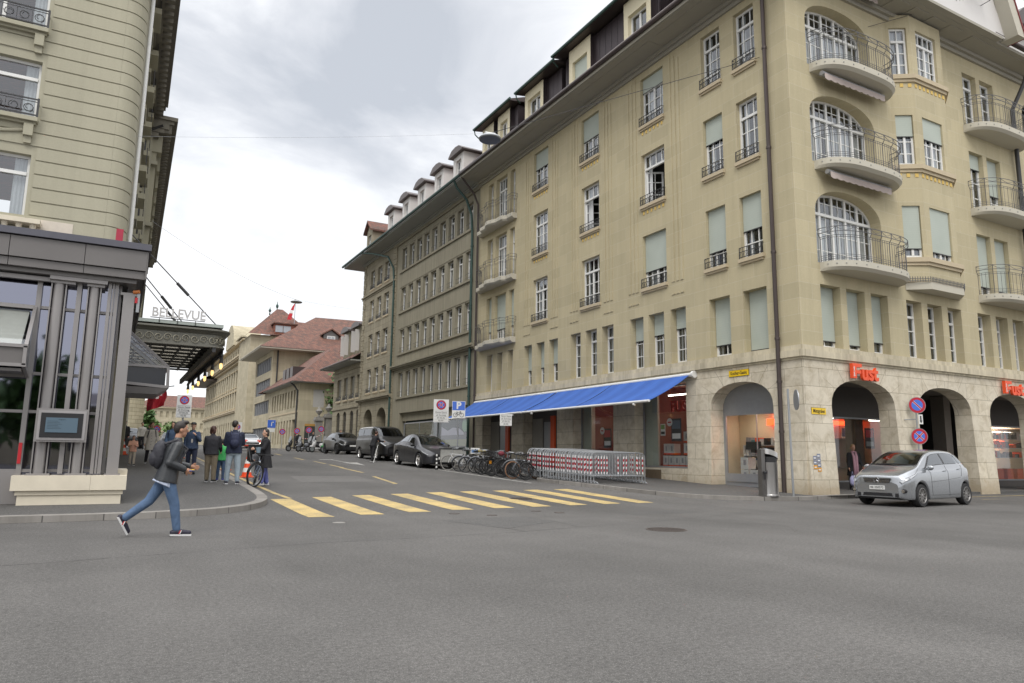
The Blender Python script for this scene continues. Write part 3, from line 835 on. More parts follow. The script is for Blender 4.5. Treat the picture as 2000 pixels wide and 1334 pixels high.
# ---- facade B, upper
opsB = []; tripB = [(21.1, 22.15), (22.48, 23.5), (23.86, 24.84), (25.97, 26.93), (27.3, 28.25), (28.65, 29.58), (30.75, 31.7), (32.1, 33.0), (33.4, 34.3), (36.2, 37.2), (37.6, 38.6), (39.0, 40)]
for a, b in tripB: opsB.append((a, b, 5.12, 7.33, {'depth': .42}))
archz = [(8.1, 10.0, 10.95), (11.85, 13.75, 14.65), (15.6, 17.4, 18.3)]
for z0, sp, ap in archz:
 opsB.append((21.05, 24.75, z0, ap, {'depth': .5, 'spring': sp, 'k': 2.2, 'n': 20}))
 opsB.append((36.0, 39.7, z0, ap, {'depth': .5, 'spring': sp, 'k': 2.2, 'n': 20}))
 for a, b in ((31.2, 32.25), (32.55, 33.62)): opsB.append((a, b, z0, ap - .15, {'depth': .3}))
opsB.append((26.0, 29.55, 8.1, 18.9, {'depth': .02}))
mb = MB(); wall(mb, FB, 20, 46, 4.95, 19.2, opsB, .3)
mb.build('wall', M['sand'], CB, label='sandy stone wall of the square side')
# ---- oriel on facade B
OR = MB(); bx = [(25.9, 16.2), (26.72, 15.70), (28.83, 15.70), (29.65, 16.2)]
segs = []
for (x0, y0), (x1, y1) in zip(bx, bx[1:]):
 d = Vector((x1 - x0, y1 - y0, 0)); L = d.length; d.normalize()
 segs.append((Fac((x0, y0, 0), d, (d.y, -d.x, 0)), L))
ow = [(8.98, 11.05), (12.72, 14.8), (16.5, 18.55)]
for i, (F_, L) in enumerate(segs):
 o_ = []
 for za, zb in ow:
  o_.append((.14, L - .14, za, zb) if i != 1 else (.38, L - .38, za, zb))
 wall(OR, F_, 0, L, 8.05, 19.1, o_, .16)
ori = OR.build('oriel', M['sand'], CB, label='sandy three-sided bay with three rows of windows')
tr = MB()
def oriel_band(z0, z1, dd):
 P = [(bx[0][0] - dd, 16.2), (bx[1][0] - dd * .5, bx[1][1] - dd), (bx[2][0] + dd * .5, bx[2][1] - dd), (bx[3][0] + dd, 16.2)]
 tr.prism(P, z0, z1)
for za, zb in ow: oriel_band(za - .2, za - .02, .14); oriel_band(za - .32, za - .202, .07)
oriel_band(8.0, 8.06, .02)
tr.build('sill', M['sill'], ori)
b_ = MB()
P0 = [(bx[0][0] + .1, 16.19), (bx[1][0], bx[1][1] - .1), (bx[2][0], bx[2][1] - .1), (bx[3][0] - .1, 16.19)]
b_.prism(P0, 7.72, 7.998)
b_.build('bracket_slab', M['soffit'], ori)
cr_ = MB()
for (F_, L) in segs:
 n = int(L / .09)
 for i in range(n + 1): cr_.cyl(F_.p(L * i / n, 8.0, .12), F_.p(L * i / n, 8.2, .12), .014, n=5)
 for zz in (8.03, 8.12): cr_.cyl(F_.p(0, zz, .12), F_.p(L, zz, .12), .012, n=5)
cr_.build('cresting', M['railing'], ori)
orn = MB()
for zc in (16.05, 12.28):
 for (F_, L) in segs:
  n = max(2, int(L / .26))
  for i in range(n): fbox(orn, F_, L * (i + .5) / n - .065, L * (i + .5) / n + .065, zc - .075, zc + .075, 0, .02)
orn.build('ornament', bpy.data.materials['gilded_stone_ornament'], ori)
bl = {0: {0: .82, 1: .85}, 1: {0: .42, 1: .42}, 2: {}}
for k, (za, zb) in enumerate(ow):
 for i, (F_, L) in enumerate(segs):
  a, b = (.14, L - .14) if i != 1 else (.38, L - .38)
  window(CB, F_, a, b, za, zb, .14, cols=2 if i != 1 else 4, rows=(1, 3), blind=bl[k].get(i, 0), sill=False, curtain=.7)
# ---- windows A
blA = {(0, 0): .68, (0, 'd1'): .72, (0, 'd0'): .55, (1, 'd1'): .42, (2, 0): .28, (2, 1): .5, (2, 2): .42}
for k, (za, zb) in enumerate(rowz):
 for i, (ua, ub) in enumerate(singles):
  window(CB, FA, ua, ub, za, zb, .22, cols=4, rows=(1, 3), blind=blA.get((k, i), 0), rail=.42, curtain=.35 if (i + k) % 2 else .6, open_=(k, i) in ((1, 0), (1, 1)))
 for i, (ua, ub) in enumerate(doubles):
  window(CB, FA, ua, ub, za, zb, .22, cols=3, rows=(1, 3), mull=False, blind=blA.get((k, 'd%d' % i), 0), rail=.42, curtain=.5)
 for i, (ua, ub) in enumerate(((36.27, 36.9), (37.3, 38.75), (39.15, 39.85))):
  window(CB, FA, ua, ub, za - .55, zb, .28, cols=4 if i == 1 else 1, rows=(1, 3), mull=i == 1, blind=.72 if k == 0 else 0, sill=False, curtain=.5)
bl1 = [.72, .96, .52, .44, .42, 0, 0, 0, .55, .62, .6, 0, 0, 0]
order = sorted(r1A)
bmap = {17.58: .97, 19.34: .80, 21.75: .36, 23.09: .40, 24.44: .44, 31.44: .56, 32.79: .60, 34.13: .62}
for ua, ub in order:
 wide = ub - ua > 1.05
 window(CB, FA, ua, ub, 5.14, 7.4, .38, cols=2, rows=(1, 3), mull=False, transom=.76, blind=bmap.get(ua, 0), sill=False, curtain=.5 if ua > 26 else .2, sash=.075)
# ---- windows B
bB = {21.1: .88, 22.48: .90, 23.86: .80}
for a, b in tripB[:9]:
 window(CB, FB, a, b, 5.14, 7.33, .38, cols=2, rows=(1, 3), mull=False, transom=.74, blind=bB.get(a, 0), sill=False, curtain=.3, sash=.075)
for k, (z0, sp, ap) in enumerate(archz):
 for i, (a, b) in enumerate(((31.2, 32.25), (32.55, 33.62))):
  window(CB, FB, a, b, z0, ap - .15, .26, cols=2, rows=(1, 3), mull=False, transom=.78, blind=(.82, .84, .25 if i == 0 else .62, .62)[k * 2 + i] if k < 2 and k * 2 + i < 4 else 0, sill=False, curtain=.5)
def arched_window(xa, xb, z0, sp, ap):
 f = MB(); d0, d1 = -.5, -.43; pts = arch_pts(xa, xb, sp, ap, 24, 2.2); c = (xa + xb) / 2
 def ztop(u):
  for A, B in zip(pts, pts[1:]):
   if A[0] <= u <= B[0]: return A[1] + (B[1] - A[1]) * (u - A[0]) / max(1e-6, B[0] - A[0])
  return sp
 for A, B in zip(pts, pts[1:]):
  sc = .955
  A2 = (c + (A[0] - c) * sc, sp + (A[1] - sp) * (sc - .04)); B2 = (c + (B[0] - c) * sc, sp + (B[1] - sp) * (sc - .04))
  f.hexa([FB.p(A2[0], A2[1], d0), FB.p(B2[0], B2[1], d0), FB.p(B2[0], B2[1], d1), FB.p(A2[0], A2[1], d1), FB.p(A[0], A[1], d0), FB.p(B[0], B[1], d0), FB.p(B[0], B[1], d1), FB.p(A[0], A[1], d1)])
 W = xb - xa; cuts = [xa, xa + W * .21, xa + W * .40, xa + W * .60, xa + W * .79, xb]
 for u in (xa + .05, xb - .05): fbox(f, FB, u - .05, u + .05, z0, sp, d0, d1)
 for u in cuts[1:-1]: fbox(f, FB, u - .05, u + .05, z0, ztop(u) - .05, d0, d1 + .01)
 zt = sp + .1
 fbox(f, FB, xa + .1, xb - .1, zt - .05, zt + .05, d0, d1 + .03)
 fbox(f, FB, xa + .1, xb - .1, z0, z0 + .12, d0, d1 - .002)
 for a, b in zip(cuts, cuts[1:]):
  m = (a + b) / 2
  fbox(f, FB, m - .013, m + .013, zt + .05, ztop(m) - .04, d0 + .015, d1 - .02)
  for z in (z0 + (zt - z0) * .33, z0 + (zt - z0) * .66): fbox(f, FB, a + .05, b - .05, z - .013, z + .013, d0 + .018, d1 - .022)
  fbox(f, FB, m - .013, m + .013, z0 + .12, zt - .05, d0 + .015, d1 - .02)
 zc = (sp + ap) / 2 + .08
 fbox(f, FB, xa + W * .1, xb - W * .1, zc - .013, zc + .013, d0 + .018, d1 - .022)
 o = f.build('window', M['white'], CB, label='white arched balcony window')
 q = MB(); q.face([FB.p(xb - .04, z0, -.47), FB.p(xa + .04, z0, -.47)] + [FB.p(u * .985 + c * .015, z - .02, -.47) for u, z in pts])
 q.build('pane', M['glass'], o)
 cu = MB(); prev = None; n = 40
 for i in range(n + 1):
  u = xa + .15 + (W - .3) * i / n; dd = -.6 - (.03 if i % 2 else 0)
  if prev and not 14 < i < 19: cu.face([FB.p(prev[0], z0 + .1, prev[1]), FB.p(u, z0 + .1, dd), FB.p(u, zt - .1, dd), FB.p(prev[0], zt - .1, prev[1])])
  prev = (u, dd)
 cu.build('curtain', M['curtain'], o)
for z0, sp, ap in archz: arched_window(21.05, 24.75, z0, sp, ap)
# ---- dark rooms behind the glass
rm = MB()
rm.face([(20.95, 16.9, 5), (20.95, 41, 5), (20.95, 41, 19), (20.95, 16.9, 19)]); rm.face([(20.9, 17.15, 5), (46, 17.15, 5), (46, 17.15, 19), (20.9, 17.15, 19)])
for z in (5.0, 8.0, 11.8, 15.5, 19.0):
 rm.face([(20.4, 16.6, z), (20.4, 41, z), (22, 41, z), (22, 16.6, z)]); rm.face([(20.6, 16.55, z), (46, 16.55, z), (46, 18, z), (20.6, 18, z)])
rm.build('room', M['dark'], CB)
# ---- balconies
def balcony(par, F, u0, u1, z, prot, h=1.05, wave=False, name='balcony', n=26):
 c = (u0 + u1) / 2; a = (u1 - u0) / 2
 def prof(t):
  if wave:
   x = -math.cos(t); y = .35 + .65 * max(0, math.cos(x * PI / 1.35)) if abs(x) < .68 else .35
   return (c + a * x, prot * (y if 0.02 < t < PI - .02 else 0))
  x = -math.cos(t); y = max(0, 1 - abs(x) ** 2.6) ** (1 / 2.2)
  return (c + a * (abs(x) ** .8) * (1 if x > 0 else -1), prot * y)
 P = [prof(PI * i / n) for i in range(n + 1)]
 if wave: P = [(u0, 0)] + [(c + a * x, prot * (.42 + .58 * (max(0, math.cos(min(1, abs(x) / .62) * PI)) * .5 + .5 if abs(x) < .62 else 0))) for x in [-1 + 2 * i / n for i in range(n + 1)]] + [(u1, 0)]
 s_ = MB(); t0 = z - .22
 lo = [F.p(u, t0, d) for u, d in P]; hi = [F.p(u, z, d) for u, d in P]
 lob = [F.p(u, t0 - .10, max(0, d - .12)) for u, d in P]
 s_.face(lob[::-1]); s_.face(hi)
 for i in range(len(P) - 1):
  s_.face([lo[i], lo[i + 1], hi[i + 1], hi[i]]); s_.face([lob[i], lob[i + 1], lo[i + 1], lo[i]])
 bo = s_.build(name, M['soffit'], par)
 k = MB()
 dn = 0
 for i in range(2, len(P) - 2, 2):
  q = F.p(P[i][0], z - .11, P[i][1]); k.ell(q, .03, .03, .03, 6, 4)
 k.build('stud', M['soffitg'], bo)
 # railing
 r = MB()
 def off(u, d, k_):
  s = 1 - k_ * .04; return (c + (u - c) * s, max(0.0, d * s))
 dense = []
 for i in range(len(P) - 1):
  A, B = P[i], P[i + 1]; L = math.hypot(B[0] - A[0], B[1] - A[1]); m = max(1, int(L / .13))
  for j in range(m): dense.append((A[0] + (B[0] - A[0]) * j / m, A[1] + (B[1] - A[1]) * j / m))
 dense.append(P[-1])
 dense = [off(u, d, 1) for u, d in dense]
 for zz, rr in ((.08, .012), (.15, .008), (.22, .008), (h - .20, .010), (h - .13, .010)):
  r.tube([F.p(u, z + zz, d) for u, d in dense], rr, 4)
 out_ = [(c + (u - c) * 1.045, d * 1.09 + .0) for u, d in dense]
 for zz in (h - .02, h + .16): r.tube([F.p(u, z + zz, d) for u, d in out_], .014, 4)
 for i, ((u, d), (u2, d2)) in enumerate(zip(dense, out_)):
  r.tube([F.p(u, z, d), F.p(u, z + h - .13, d)], .0075, 4)
  if i % 4 == 0:
   r.tube([F.p(u, z, d), F.p(u, z + h - .18, d), F.p(u2, z + h - .04, d2), F.p(u2, z + h + .17, d2)], .014, 4)
   if i + 4 < len(out_):
    pa, pb = out_[i], out_[i + 4]
    r.tube([F.p(pa[0] + (pb[0] - pa[0]) * t, z + h + .15 - .13 * math.sin(PI * t), pa[1] + (pb[1] - pa[1]) * t) for t in (0, .25, .5, .75, 1)], .009, 4)
 r.build('railing', M['railing'], bo)
 return bo
for z in (8.1, 11.85, 15.6):
 balcony(CB, FB, 21.15, 25.6, z, .95)
 balcony(CB, FB, 30.95, 35.25, z, .95)
 balcony(CB, FA, 36.0, 40.7, z - .0, .85, wave=True)
# rolled-up sunblinds under the first balconies
for z in (8.1, 11.85, 15.6):
 s_ = MB(); zz = z + 3.62 if z > 15 else z + 3.28
 s_.tube([FB.p(21.35, zz, .35), FB.p(24.9, zz, .35)], .09, 8)
 c1 = MB(); n = 40; prev = None
 for i in range(n + 1):
  u = 21.4 + 3.45 * i / n; dz = .045 * abs(math.sin(i * PI / 4)); cur = (u, zz - .22 - dz)
  if prev: c1.face([FB.p(prev[0], zz - .02, .45), FB.p(u, zz - .02, .45), FB.p(cur[0], cur[1], .46), FB.p(prev[0], prev[1], .46)])
  prev = cur
 if z < 15.0 or True:
  so_ = s_.build('sunblind_roll', M['frame'], CB); c1.build('valance', plain('pinkish_blind_cloth', (0.45, 0.38, 0.35), .85), so_)
# ---- eaves, gutter, pipes
ea = MB()
course(18.86, 19.02, .10, b=ea, xb=46, ub=41.05); course(19.022, 19.19, .22, b=ea, ub=41.05)
P = [(18.58, 41.05), (18.58, 15.1), (46, 15.1), (46, 17), (21, 17), (21, 41.05)]
ea.prism(P, 19.2, 19.34)
ea.prism([(18.50, 41.05), (18.50, 15.02), (18.62, 15.02), (18.62, 41.05)], 19.22, 19.42)
for y0, y1 in ((16.8, 22), (22.5, 28), (28.5, 34), (34.5, 40.5)): ea.box(18.95, 19.85, y0, y1, 19.185, 19.199)
for x0 in (21.5, 23.4, 25.4, 26.6, 27.8, 29.0, 30.6): ea.box(x0, x0 + (1.6 if x0 < 25 else .9 if x0 < 30 else 4.5), 15.3, 16.0, 19.17, 19.199)
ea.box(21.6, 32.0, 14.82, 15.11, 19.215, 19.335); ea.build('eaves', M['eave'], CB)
gu = MB()
gu.tube([(18.42, 41.0, 19.46), (18.42, 15.0, 19.46)], .11, 8)
gu.tube([(31.6, 14.98, 19.46), (46, 14.98, 19.46)], .11, 8)
gu.build('gutter', M['brown'], CB, smooth=True)
def pipe(par, pts, r, mat, name='downpipe', clamps=(), n=10):
 m = MB(); m.tube(pts, r, n)
 for z in clamps:
  for a, b in zip(pts, pts[1:]):
   a, b = Vector(a), Vector(b)
   if min(a.z, b.z) <= z <= max(a.z, b.z) and abs(a.z - b.z) > .1:
    q = a.lerp(b, (z - a.z) / (b.z - a.z)); m.cyl(q - Vector((0, 0, .04)), q + Vector((0, 0, .04)), r * 1.3, n=n)
 return m.build(name, mat, par, smooth=True)
pipe(CB, [(18.5, 17.08, 19.4), (19.1, 17.08, 19.0), (19.86, 17.08, 18.6), (19.86, 17.08, .1)], .075, M['brown'], clamps=(2.2, 5.4, 8.5, 12.4, 16.3, 3.9))
pipe(CB, [(18.5, 40.9, 19.3), (18.9, 40.95, 18.9), (19.5, 41.0, 18.3), (19.84, 41.02, 17.6), (19.84, 41.02, .9)], .065, M['brown'], clamps=(5, 8.5, 12.4, 16))
pipe(CB, [(34.9, 15.1, 19.3), (34.9, 15.5, 18.3), (34.75, 16.0, 17.2), (34.75, 16.0, .2)], .09, M['iron'], clamps=(5, 9, 13))
# ---- mansard with dormers over the street side
mn = MB(); mn.face([(20.75, 16.4, 19.35), (20.75, 41.05, 19.35), (21.9, 41.05, 23.2), (21.9, 16.4, 23.2)])
mn.face([(21.9, 16.4, 23.2), (21.9, 41.05, 23.2), (27, 41.05, 27), (27, 22, 27)])
mn.face([(21.9, 16.4, 23.2), (27, 22, 27), (46, 22, 27), (46, 17.5, 23.2)]); mn.face([(20.75, 16.4, 19.35), (21.9, 16.4, 23.2), (46, 17.5, 23.2), (46, 16.4, 19.35)])
mn.face([(21.9, 41.05, 23.2), (27, 41.05, 27), (27, 41.05, 19.35), (20.75, 41.05, 19.35)])
mn.build('roof', M['tileold'], CB)
def dormer_group(y0, y1, wins, ztop=22.95, x=19.95):
 d = MB(); F_ = Fac((x, 0, 0), (0, 1, 0), (-1, 0, 0)); ops = [(a + .32, b - .32, 21.0 - .7, 22.25) for a, b in wins]
 dorm = None
 for a, b in wins:
  fb = MB(); wall(fb, F_, a, b, 19.36, ztop, [(a + .32, b - .32, 20.5, 22.2)], .28); q_ = fb.build('dormer', M['cream'], CB); dorm = dorm or q_
 cl = MB(); last = y0
 for a, b in sorted(wins):
  if a > last + .05: cl.face([(x + .25, last, 19.36), (x + .25, a, 19.36), (x + .25, a, ztop), (x + .25, last, ztop)]); 
  for yy in (a, b): cl.face([(x, yy, 19.36), (x + 2.3, yy, 19.36), (x + 2.3, yy, ztop), (x, yy, ztop)])
  last = b
 if y1 > last + .05: cl.face([(x + .25, last, 19.36), (x + .25, y1, 19.36), (x + .25, y1, ztop), (x + .25, last, ztop)])
 for yy in (y0, y1): cl.face([(x + .25, yy, 19.36), (x + 2.3, yy, 19.36), (x + 2.3, yy, ztop), (x + .25, yy, ztop)])
 cl.build('cladding', M['clad'], dorm)
 rf = MB(); rf.hexa([(x - .45, y0 - .25, ztop), (x - .45, y1 + .25, ztop), (x + 3, y1 + .25, ztop + .5), (x + 3, y0 - .25, ztop + .5), (x - .45, y0 - .25, ztop + .12), (x - .45, y1 + .25, ztop + .12), (x + 3, y1 + .25, ztop + 1.3), (x + 3, y0 - .25, ztop + 1.3)])
 rf.build('dormer_roof', M['brown'], dorm)
 gt = MB(); gt.tube([(x - .5, y0 - .3, ztop + .1), (x - .5, y1 + .3, ztop + .1)], .08, 6); gt.tube([(x - .5, y1 + .2, ztop + .1), (x - .42, y1 + .2, ztop - .25), (x - .1, y1 + .3, ztop - .4)], .04, 6); gt.build('dormer_gutter', M['copper'], dorm)
 for a, b in wins:
  window(CB, F_, a + .32, b - .32, 20.5, 22.2, .24, cols=2, rows=(1, 2), transom=0, sill=False, name='dormer_window', blind=.9 if 26 < a < 33 and b > 28.2 and a < 30 else 0)
dormer_group(16.6, 22.1, [(16.9, 18.7), (19.4, 21.2)], 23.1)
dormer_group(23.2, 31.0, [(23.5, 25.5), (28.3, 30.3)], 23.0)
dormer_group(31.4, 35.2, [(33.0, 35.1)], 22.75)
dormer_group(36.4, 43.2 - 2.3, [(37.0, 38.6), (39.2, 40.8)], 22.75)
# ---- white gable over facade B
gb = MB()
Y0 = 14.88
gb.prism([(22.0, 19.36), (32.35, 19.36), (32.15, 19.9), (31.7, 20.8), (31.2, 22.0), (27.4, 30.0), (23.6, 22.6), (22.6, 20.6), (22.0, 19.9)], Y0, Y0 + .25, ax='y')
gab = gb.build('gable', M['plaster'], CB)
rk_ = MB()
for o0, o1, dd, mt in ((0.0, .55, .5, 0), (.55, .62, .54, 1)):
 rk_.hexa([(32.35 + o0, Y0 - dd, 19.3), (32.35 + o1, Y0 - dd, 19.3), (32.35 + o1, Y0 + 6, 19.3), (32.35 + o0, Y0 + 6, 19.3), (31.2 + o0, Y0 - dd, 22.1), (31.2 + o1, Y0 - dd, 22.1), (31.2 + o1, Y0 + 6, 22.1), (31.2 + o0, Y0 + 6, 22.1)], mt)
 rk_.hexa([(31.2 + o0, Y0 - dd, 22.1), (31.2 + o1, Y0 - dd, 22.1), (31.2 + o1, Y0 + 6, 22.1), (31.2 + o0, Y0 + 6, 22.1), (27.4 + o0, Y0 - dd, 30.1), (27.4 + o1, Y0 - dd, 30.1), (27.4 + o1, Y0 + 6, 30.1), (27.4 + o0, Y0 + 6, 30.1)], mt)
rk_.build('verge', [M['soffit'], plain('dark_red_verge', (.20,.03,.03), .6)], gab)
gl_ = MB()
for k in range(3): gl_.box(28.75 + .25 * k, 28.78 + .25 * k, Y0 - .02, Y0, 19.95 + .1 * k, 21.5)
gl_.build('groove', M['soffitg'], gab)
gr_ = MB(); FG = Fac((0, Y0, 0), (1, 0, 0), (0, -1, 0))
for z in (20.35, 20.75, 20.9): gr_.tube([FG.p(29.4, z, 0), FG.p(29.45, z, .4), FG.p(30.55, z, .4), FG.p(30.6, z, 0)], .018, 5)
for i in range(9): gr_.tube([FG.p(29.45 + .1375 * i, 20.35, .4), FG.p(29.45 + .1375 * i, 20.9, .4)], .012, 4)
gr_.build('railing', M['railing'], gab)
# dormer at far right
dr = MB(); dr.box(36.2, 40, 16.6, 18, 19.36, 22.2); do_ = dr.build('dormer', M['plaster'], CB)
d2 = MB(); d2.prism([(35.6, 22.1), (40.5, 22.1), (39.3, 23.1), (36.9, 23.1)], 16.0, 18.6, ax='y'); d2.build('dormer_roof', M['brown'], do_)
# ================================================================ shop interiors, glazing
def shop_bay(ua, ub, z0, z1, F, dp, par, fr=.07, mids=()):
 f = MB(); d0, d1 = -dp - .03, -dp + .03
 fbox(f, F, ua, ua + fr, z0, z1, d0, d1); fbox(f, F, ub - fr, ub, z0, z1, d0, d1); fbox(f, F, ua + fr, ub - fr, z1 - fr, z1, d0, d1); fbox(f, F, ua + fr, ub - fr, z0, z0 + fr, d0, d1)
 for m in mids: fbox(f, F, m - .015, m + .015, z0 + fr, z1 - fr, d0 + .01, d1 - .01)
 o = f.build('shop_window', M['frame'], par)
 q = MB(); q.face([F.p(ua + .03, z0 + .03, -dp), F.p(ub - .03, z0 + .03, -dp), F.p(ub - .03, z1 - .03, -dp), F.p(ua + .03, z1 - .03, -dp)]); q.build('pane', M['shopglass'], o)
 return o
litred = emis('red_light_strip', (1.0, 0.07, 0.015), 3.0)
litwhite = emis('ceiling_light_strip', (1.0, 0.93, 0.8), 9.0)
warm = plain('warm_shop_wall', (0.68, 0.58, 0.42), .9, var=.08)
interior_dark = plain('shop_back_wall', (0.20, 0.10, 0.075), .9, var=.3, scale=1.5)
palepanel = plain('pale_green_shop_panel', (0.42, 0.45, 0.38), .7)
si = MB()      # rooms behind the street-side shop windows
si.box(23.2, 23.3, 21.5, 30.6, .3, 4.5); si.box(20.56, 23.2, 21.5, 30.6, .6, .84); si.box(20.56, 23.2, 21.5, 30.6, 4.4, 4.5)
si.box(20.56, 23.2, 25.3, 25.5, .84, 4.4); si.box(20.56, 23.2, 30.2, 30.3, .84, 4.4)
si.build('shop_room', interior_dark, CB)
lp_ = MB()
for yy in (25.02, 29.95): lp_.box(20.6, 21.3, yy, yy + .25, .86, 4.28)
lp_.box(20.58, 20.64, 24.3, 25.1, .86, 4.28); lp_.box(20.58, 20.64, 29.25, 29.9, .86, 4.28)
lp_.build('shop_panel', palepanel, CB)
for nm, y0, y1, z, x in (('a', 24.4, 22.9, 2.62, 22.6), ('b', 22.6, 22.0, 2.78, 22.6), ('c', 29.2, 28.2, 2.62, 22.6), ('d', 27.6, 26.9, 2.6, 22.6)):
 m = MB(); m.box(x, x + .2, min(y0, y1), max(y0, y1), z, z + .22); m.build('light_strip', litred, CB)
for (y0, y1, z, x) in ((24.4, 22.0, 3.95, 21.3), (23.7, 22.3, 3.75, 22.0), (24.2, 23.2, 3.4, 22.6), (22.6, 22.1, 3.45, 22.5), (28.9, 27.1, 3.85, 21.3), (28.4, 27.2, 3.6, 22.0), (29, 27.4, 3.2, 22.4), (28.2, 27.1, 3.05, 22.7)):
 m = MB(); m.box(x, x + .05, y1, y0, z, z + .05); m.build('light_strip', litwhite, CB)
shop_bay(21.86, 25.15, .86, 4.3, FA, .5, CB); shop_bay(26.7, 30.0, .86, 4.3, FA, .5, CB)
# two further bays: closed doors with pale panels and a red upright
cd = MB()
for (a, b) in ((31.5, 35.0), (36.35, 40.1)):
 fbox(cd, FA, a, b, .3, 4.3, -.75, -.6, 0)
 fbox(cd, FA, b - 1.15, b - .1, .6, 3.3, -.6, -.56, 1); fbox(cd, FA, b - 2.0, b - 1.3, .6, 3.1, -.6, -.57, 2)
 fbox(cd, FA, b - 2.45, b - 2.05, .6, 3.4, -.6, -.5, 3); fbox(cd, FA, a + .2, a + .9, .6, 3.0, -.6, -.57, 2)
cd.build('shop_door', [plain('dark_shop_front', (0.10, 0.09, 0.085), .5), plain('pale_panel', (0.33, 0.31, 0.27), .7), M['frame'], M['orange']], CB)
# corner arch glazing
shop_bay(17.45, 20.55, .25, 3.05, FA, .68, CB, .16, mids=(18.9,))
tp = MB(); fbox(tp, FA, 17.3, 20.7, 3.05, 4.3, -.80, -.66); fbox(tp, FA, 17.61, 20.39, .42, .72, -.72, -.62); tp.build('fascia_panel', M['frame'], CB)
cr2 = MB(); cr2.box(22.2, 22.28, 17.0, 21.4, .1, 4.2); cr2.box(20.8, 22.2, 21.2, 21.3, .1, 3.2); cr2.box(20.8, 22.2, 17.2, 21.2, 3.05, 3.15); cr2.box(20.78, 22.2, 17.0, 17.1, .1, 3.2)
cr2.build('shop_room', warm, CB, label='warmly lit shop room behind the corner arch')
m = MB(); m.box(22.0, 22.15, 18.7, 19.6, 2.55, 2.8); m.build('light_strip', litred, CB); m = MB(); m.box(21.9, 22.1, 17.5, 17.9, 2.4, 2.75); m.build('light_strip', litred, CB)
for (x, y) in ((21.4, 18.6), (21.4, 20), (21.9, 18.0)):
 m = MB(); m.box(x - .12, x + .12, y - .12, y + .12, 3.03, 3.05); m.build('spotlight', emis('spot_%d' % int(x * y), (1, .9, .72), 40), CB)
# arcade on the square side: ceiling, back glazing, rooms
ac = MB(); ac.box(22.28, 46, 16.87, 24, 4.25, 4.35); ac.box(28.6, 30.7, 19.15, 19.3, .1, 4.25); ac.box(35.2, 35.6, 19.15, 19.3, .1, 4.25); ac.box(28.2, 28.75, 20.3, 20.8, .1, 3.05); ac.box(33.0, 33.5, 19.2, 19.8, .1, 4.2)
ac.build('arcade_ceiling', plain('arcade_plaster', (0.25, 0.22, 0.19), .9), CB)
FS = Fac((0, 19.2, 0), (1, 0, 0), (0, -1, 0))
for a, b in ((22.3, 28.6), (35.6, 41.0)): shop_bay(a, b, .4, 3.0, FS, .0, CB, .06)
fp = MB()
for a, b in ((22.3, 28.6), (35.6, 41.0)): fbox(fp, FS, a, b, 3.0, 4.25, -.06, .04); fbox(fp, FS, a, b, .12, .4, -.06, .03)
fp.build('fascia_panel', plain('dark_grey_fascia', (0.11, 0.10, 0.095), .6), CB)
rr_ = MB(); rr_.box(22.3, 30.7, 22.0, 22.1, .1, 3.1); rr_.box(35.3, 46, 22.0, 22.1, .1, 3.1); rr_.box(22.3, 30.7, 19.3, 22, 3.05, 3.1); rr_.box(35.3, 46, 19.3, 22, 3.05, 3.1); rr_.box(30.6, 30.7, 19.3, 22, .1, 3.1); rr_.box(35.3, 35.38, 19.3, 22, .1, 3.1)
rr_.build('shop_room', warm, CB, label='warm shop room behind the square-side arcade')
for (x0, x1, z) in ((28.3, 29.3, 2.9), (39.2, 42.5, 2.8), (39.6, 42.2, 2.55), (26.2, 26.7, 3.0), (29.3, 29.8, 3.0)):  # the two short high strips are added to brighten the first-arch room
 m = MB(); yy_ = 20.2 if z > 2.95 else 21.2; m.box(x0, x1, yy_, yy_ + .2, z, z + .05); m.build('light_strip', litred if x0 == 28.3 else litwhite, CB)
m = MB(); m.box(28.2, 30.5, 21.85, 21.98, 2.86, 3.04); m.build('light_strip', litred, CB)
m = MB(); m.box(38.5, 43.0, 21.85, 21.98, 2.2, 2.4); m.build('light_strip', litred, CB)
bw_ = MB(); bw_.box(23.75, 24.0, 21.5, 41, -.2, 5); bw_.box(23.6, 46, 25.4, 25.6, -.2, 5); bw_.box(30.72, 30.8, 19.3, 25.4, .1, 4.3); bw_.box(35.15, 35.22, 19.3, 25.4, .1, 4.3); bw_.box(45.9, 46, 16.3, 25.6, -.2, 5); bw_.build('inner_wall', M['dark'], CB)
# shop goods on show, each thing on its own
GB = 'goods on show in the shop windows'
def goods_box(x0, x1, y0, y1, z0, z1, col, label, stripe=None, rz=0):
 m = MB(); m.box(x0, x1, y0, y1, z0, z1, 0)
 if stripe: m.box(x0 - .003, x1 + .003, y0 - .003, y1 + .003, z0, z0 + (z1 - z0) * .16, 1)
 # printed panel on the front
 m.box(x0 - .004, x0 - .001, y0 + (y1 - y0) * .3, y0 + (y1 - y0) * .62, z0 + (z1 - z0) * .35, z0 + (z1 - z0) * .8, 2)
 t = m.build('product_box', [col, M['orange'], M['frame']]); tag(t, label, 'box', GB)
wb = plain('white_carton', (0.55, 0.55, 0.53), .6)
rown = {0: 'bottom', 1: 'second', 2: 'third'}
for (row, ys) in ((0, (24.3, 23.95, 23.6, 23.25, 22.9)), (1, (24.25, 23.9, 23.0, 22.75)), (2, (23.0,))):
 for i, y in enumerate(ys):
  goods_box(20.85, 21.2, y - .3, y, .9 + row * .5, 1.36 + row * .5, wb, 'white orange-banded carton in the nearer street window, %s layer, %s from left' % (rown[row], ['first', 'second', 'third', 'fourth', 'fifth'][i]), True)
for i, y in enumerate((22.45, 22.0)): goods_box(20.82, 21.25, y - .42, y + .02, .9, 1.65, M['wood'], '%s brown display crate at the right of the nearer street window' % ('left' if i == 0 else 'right'))
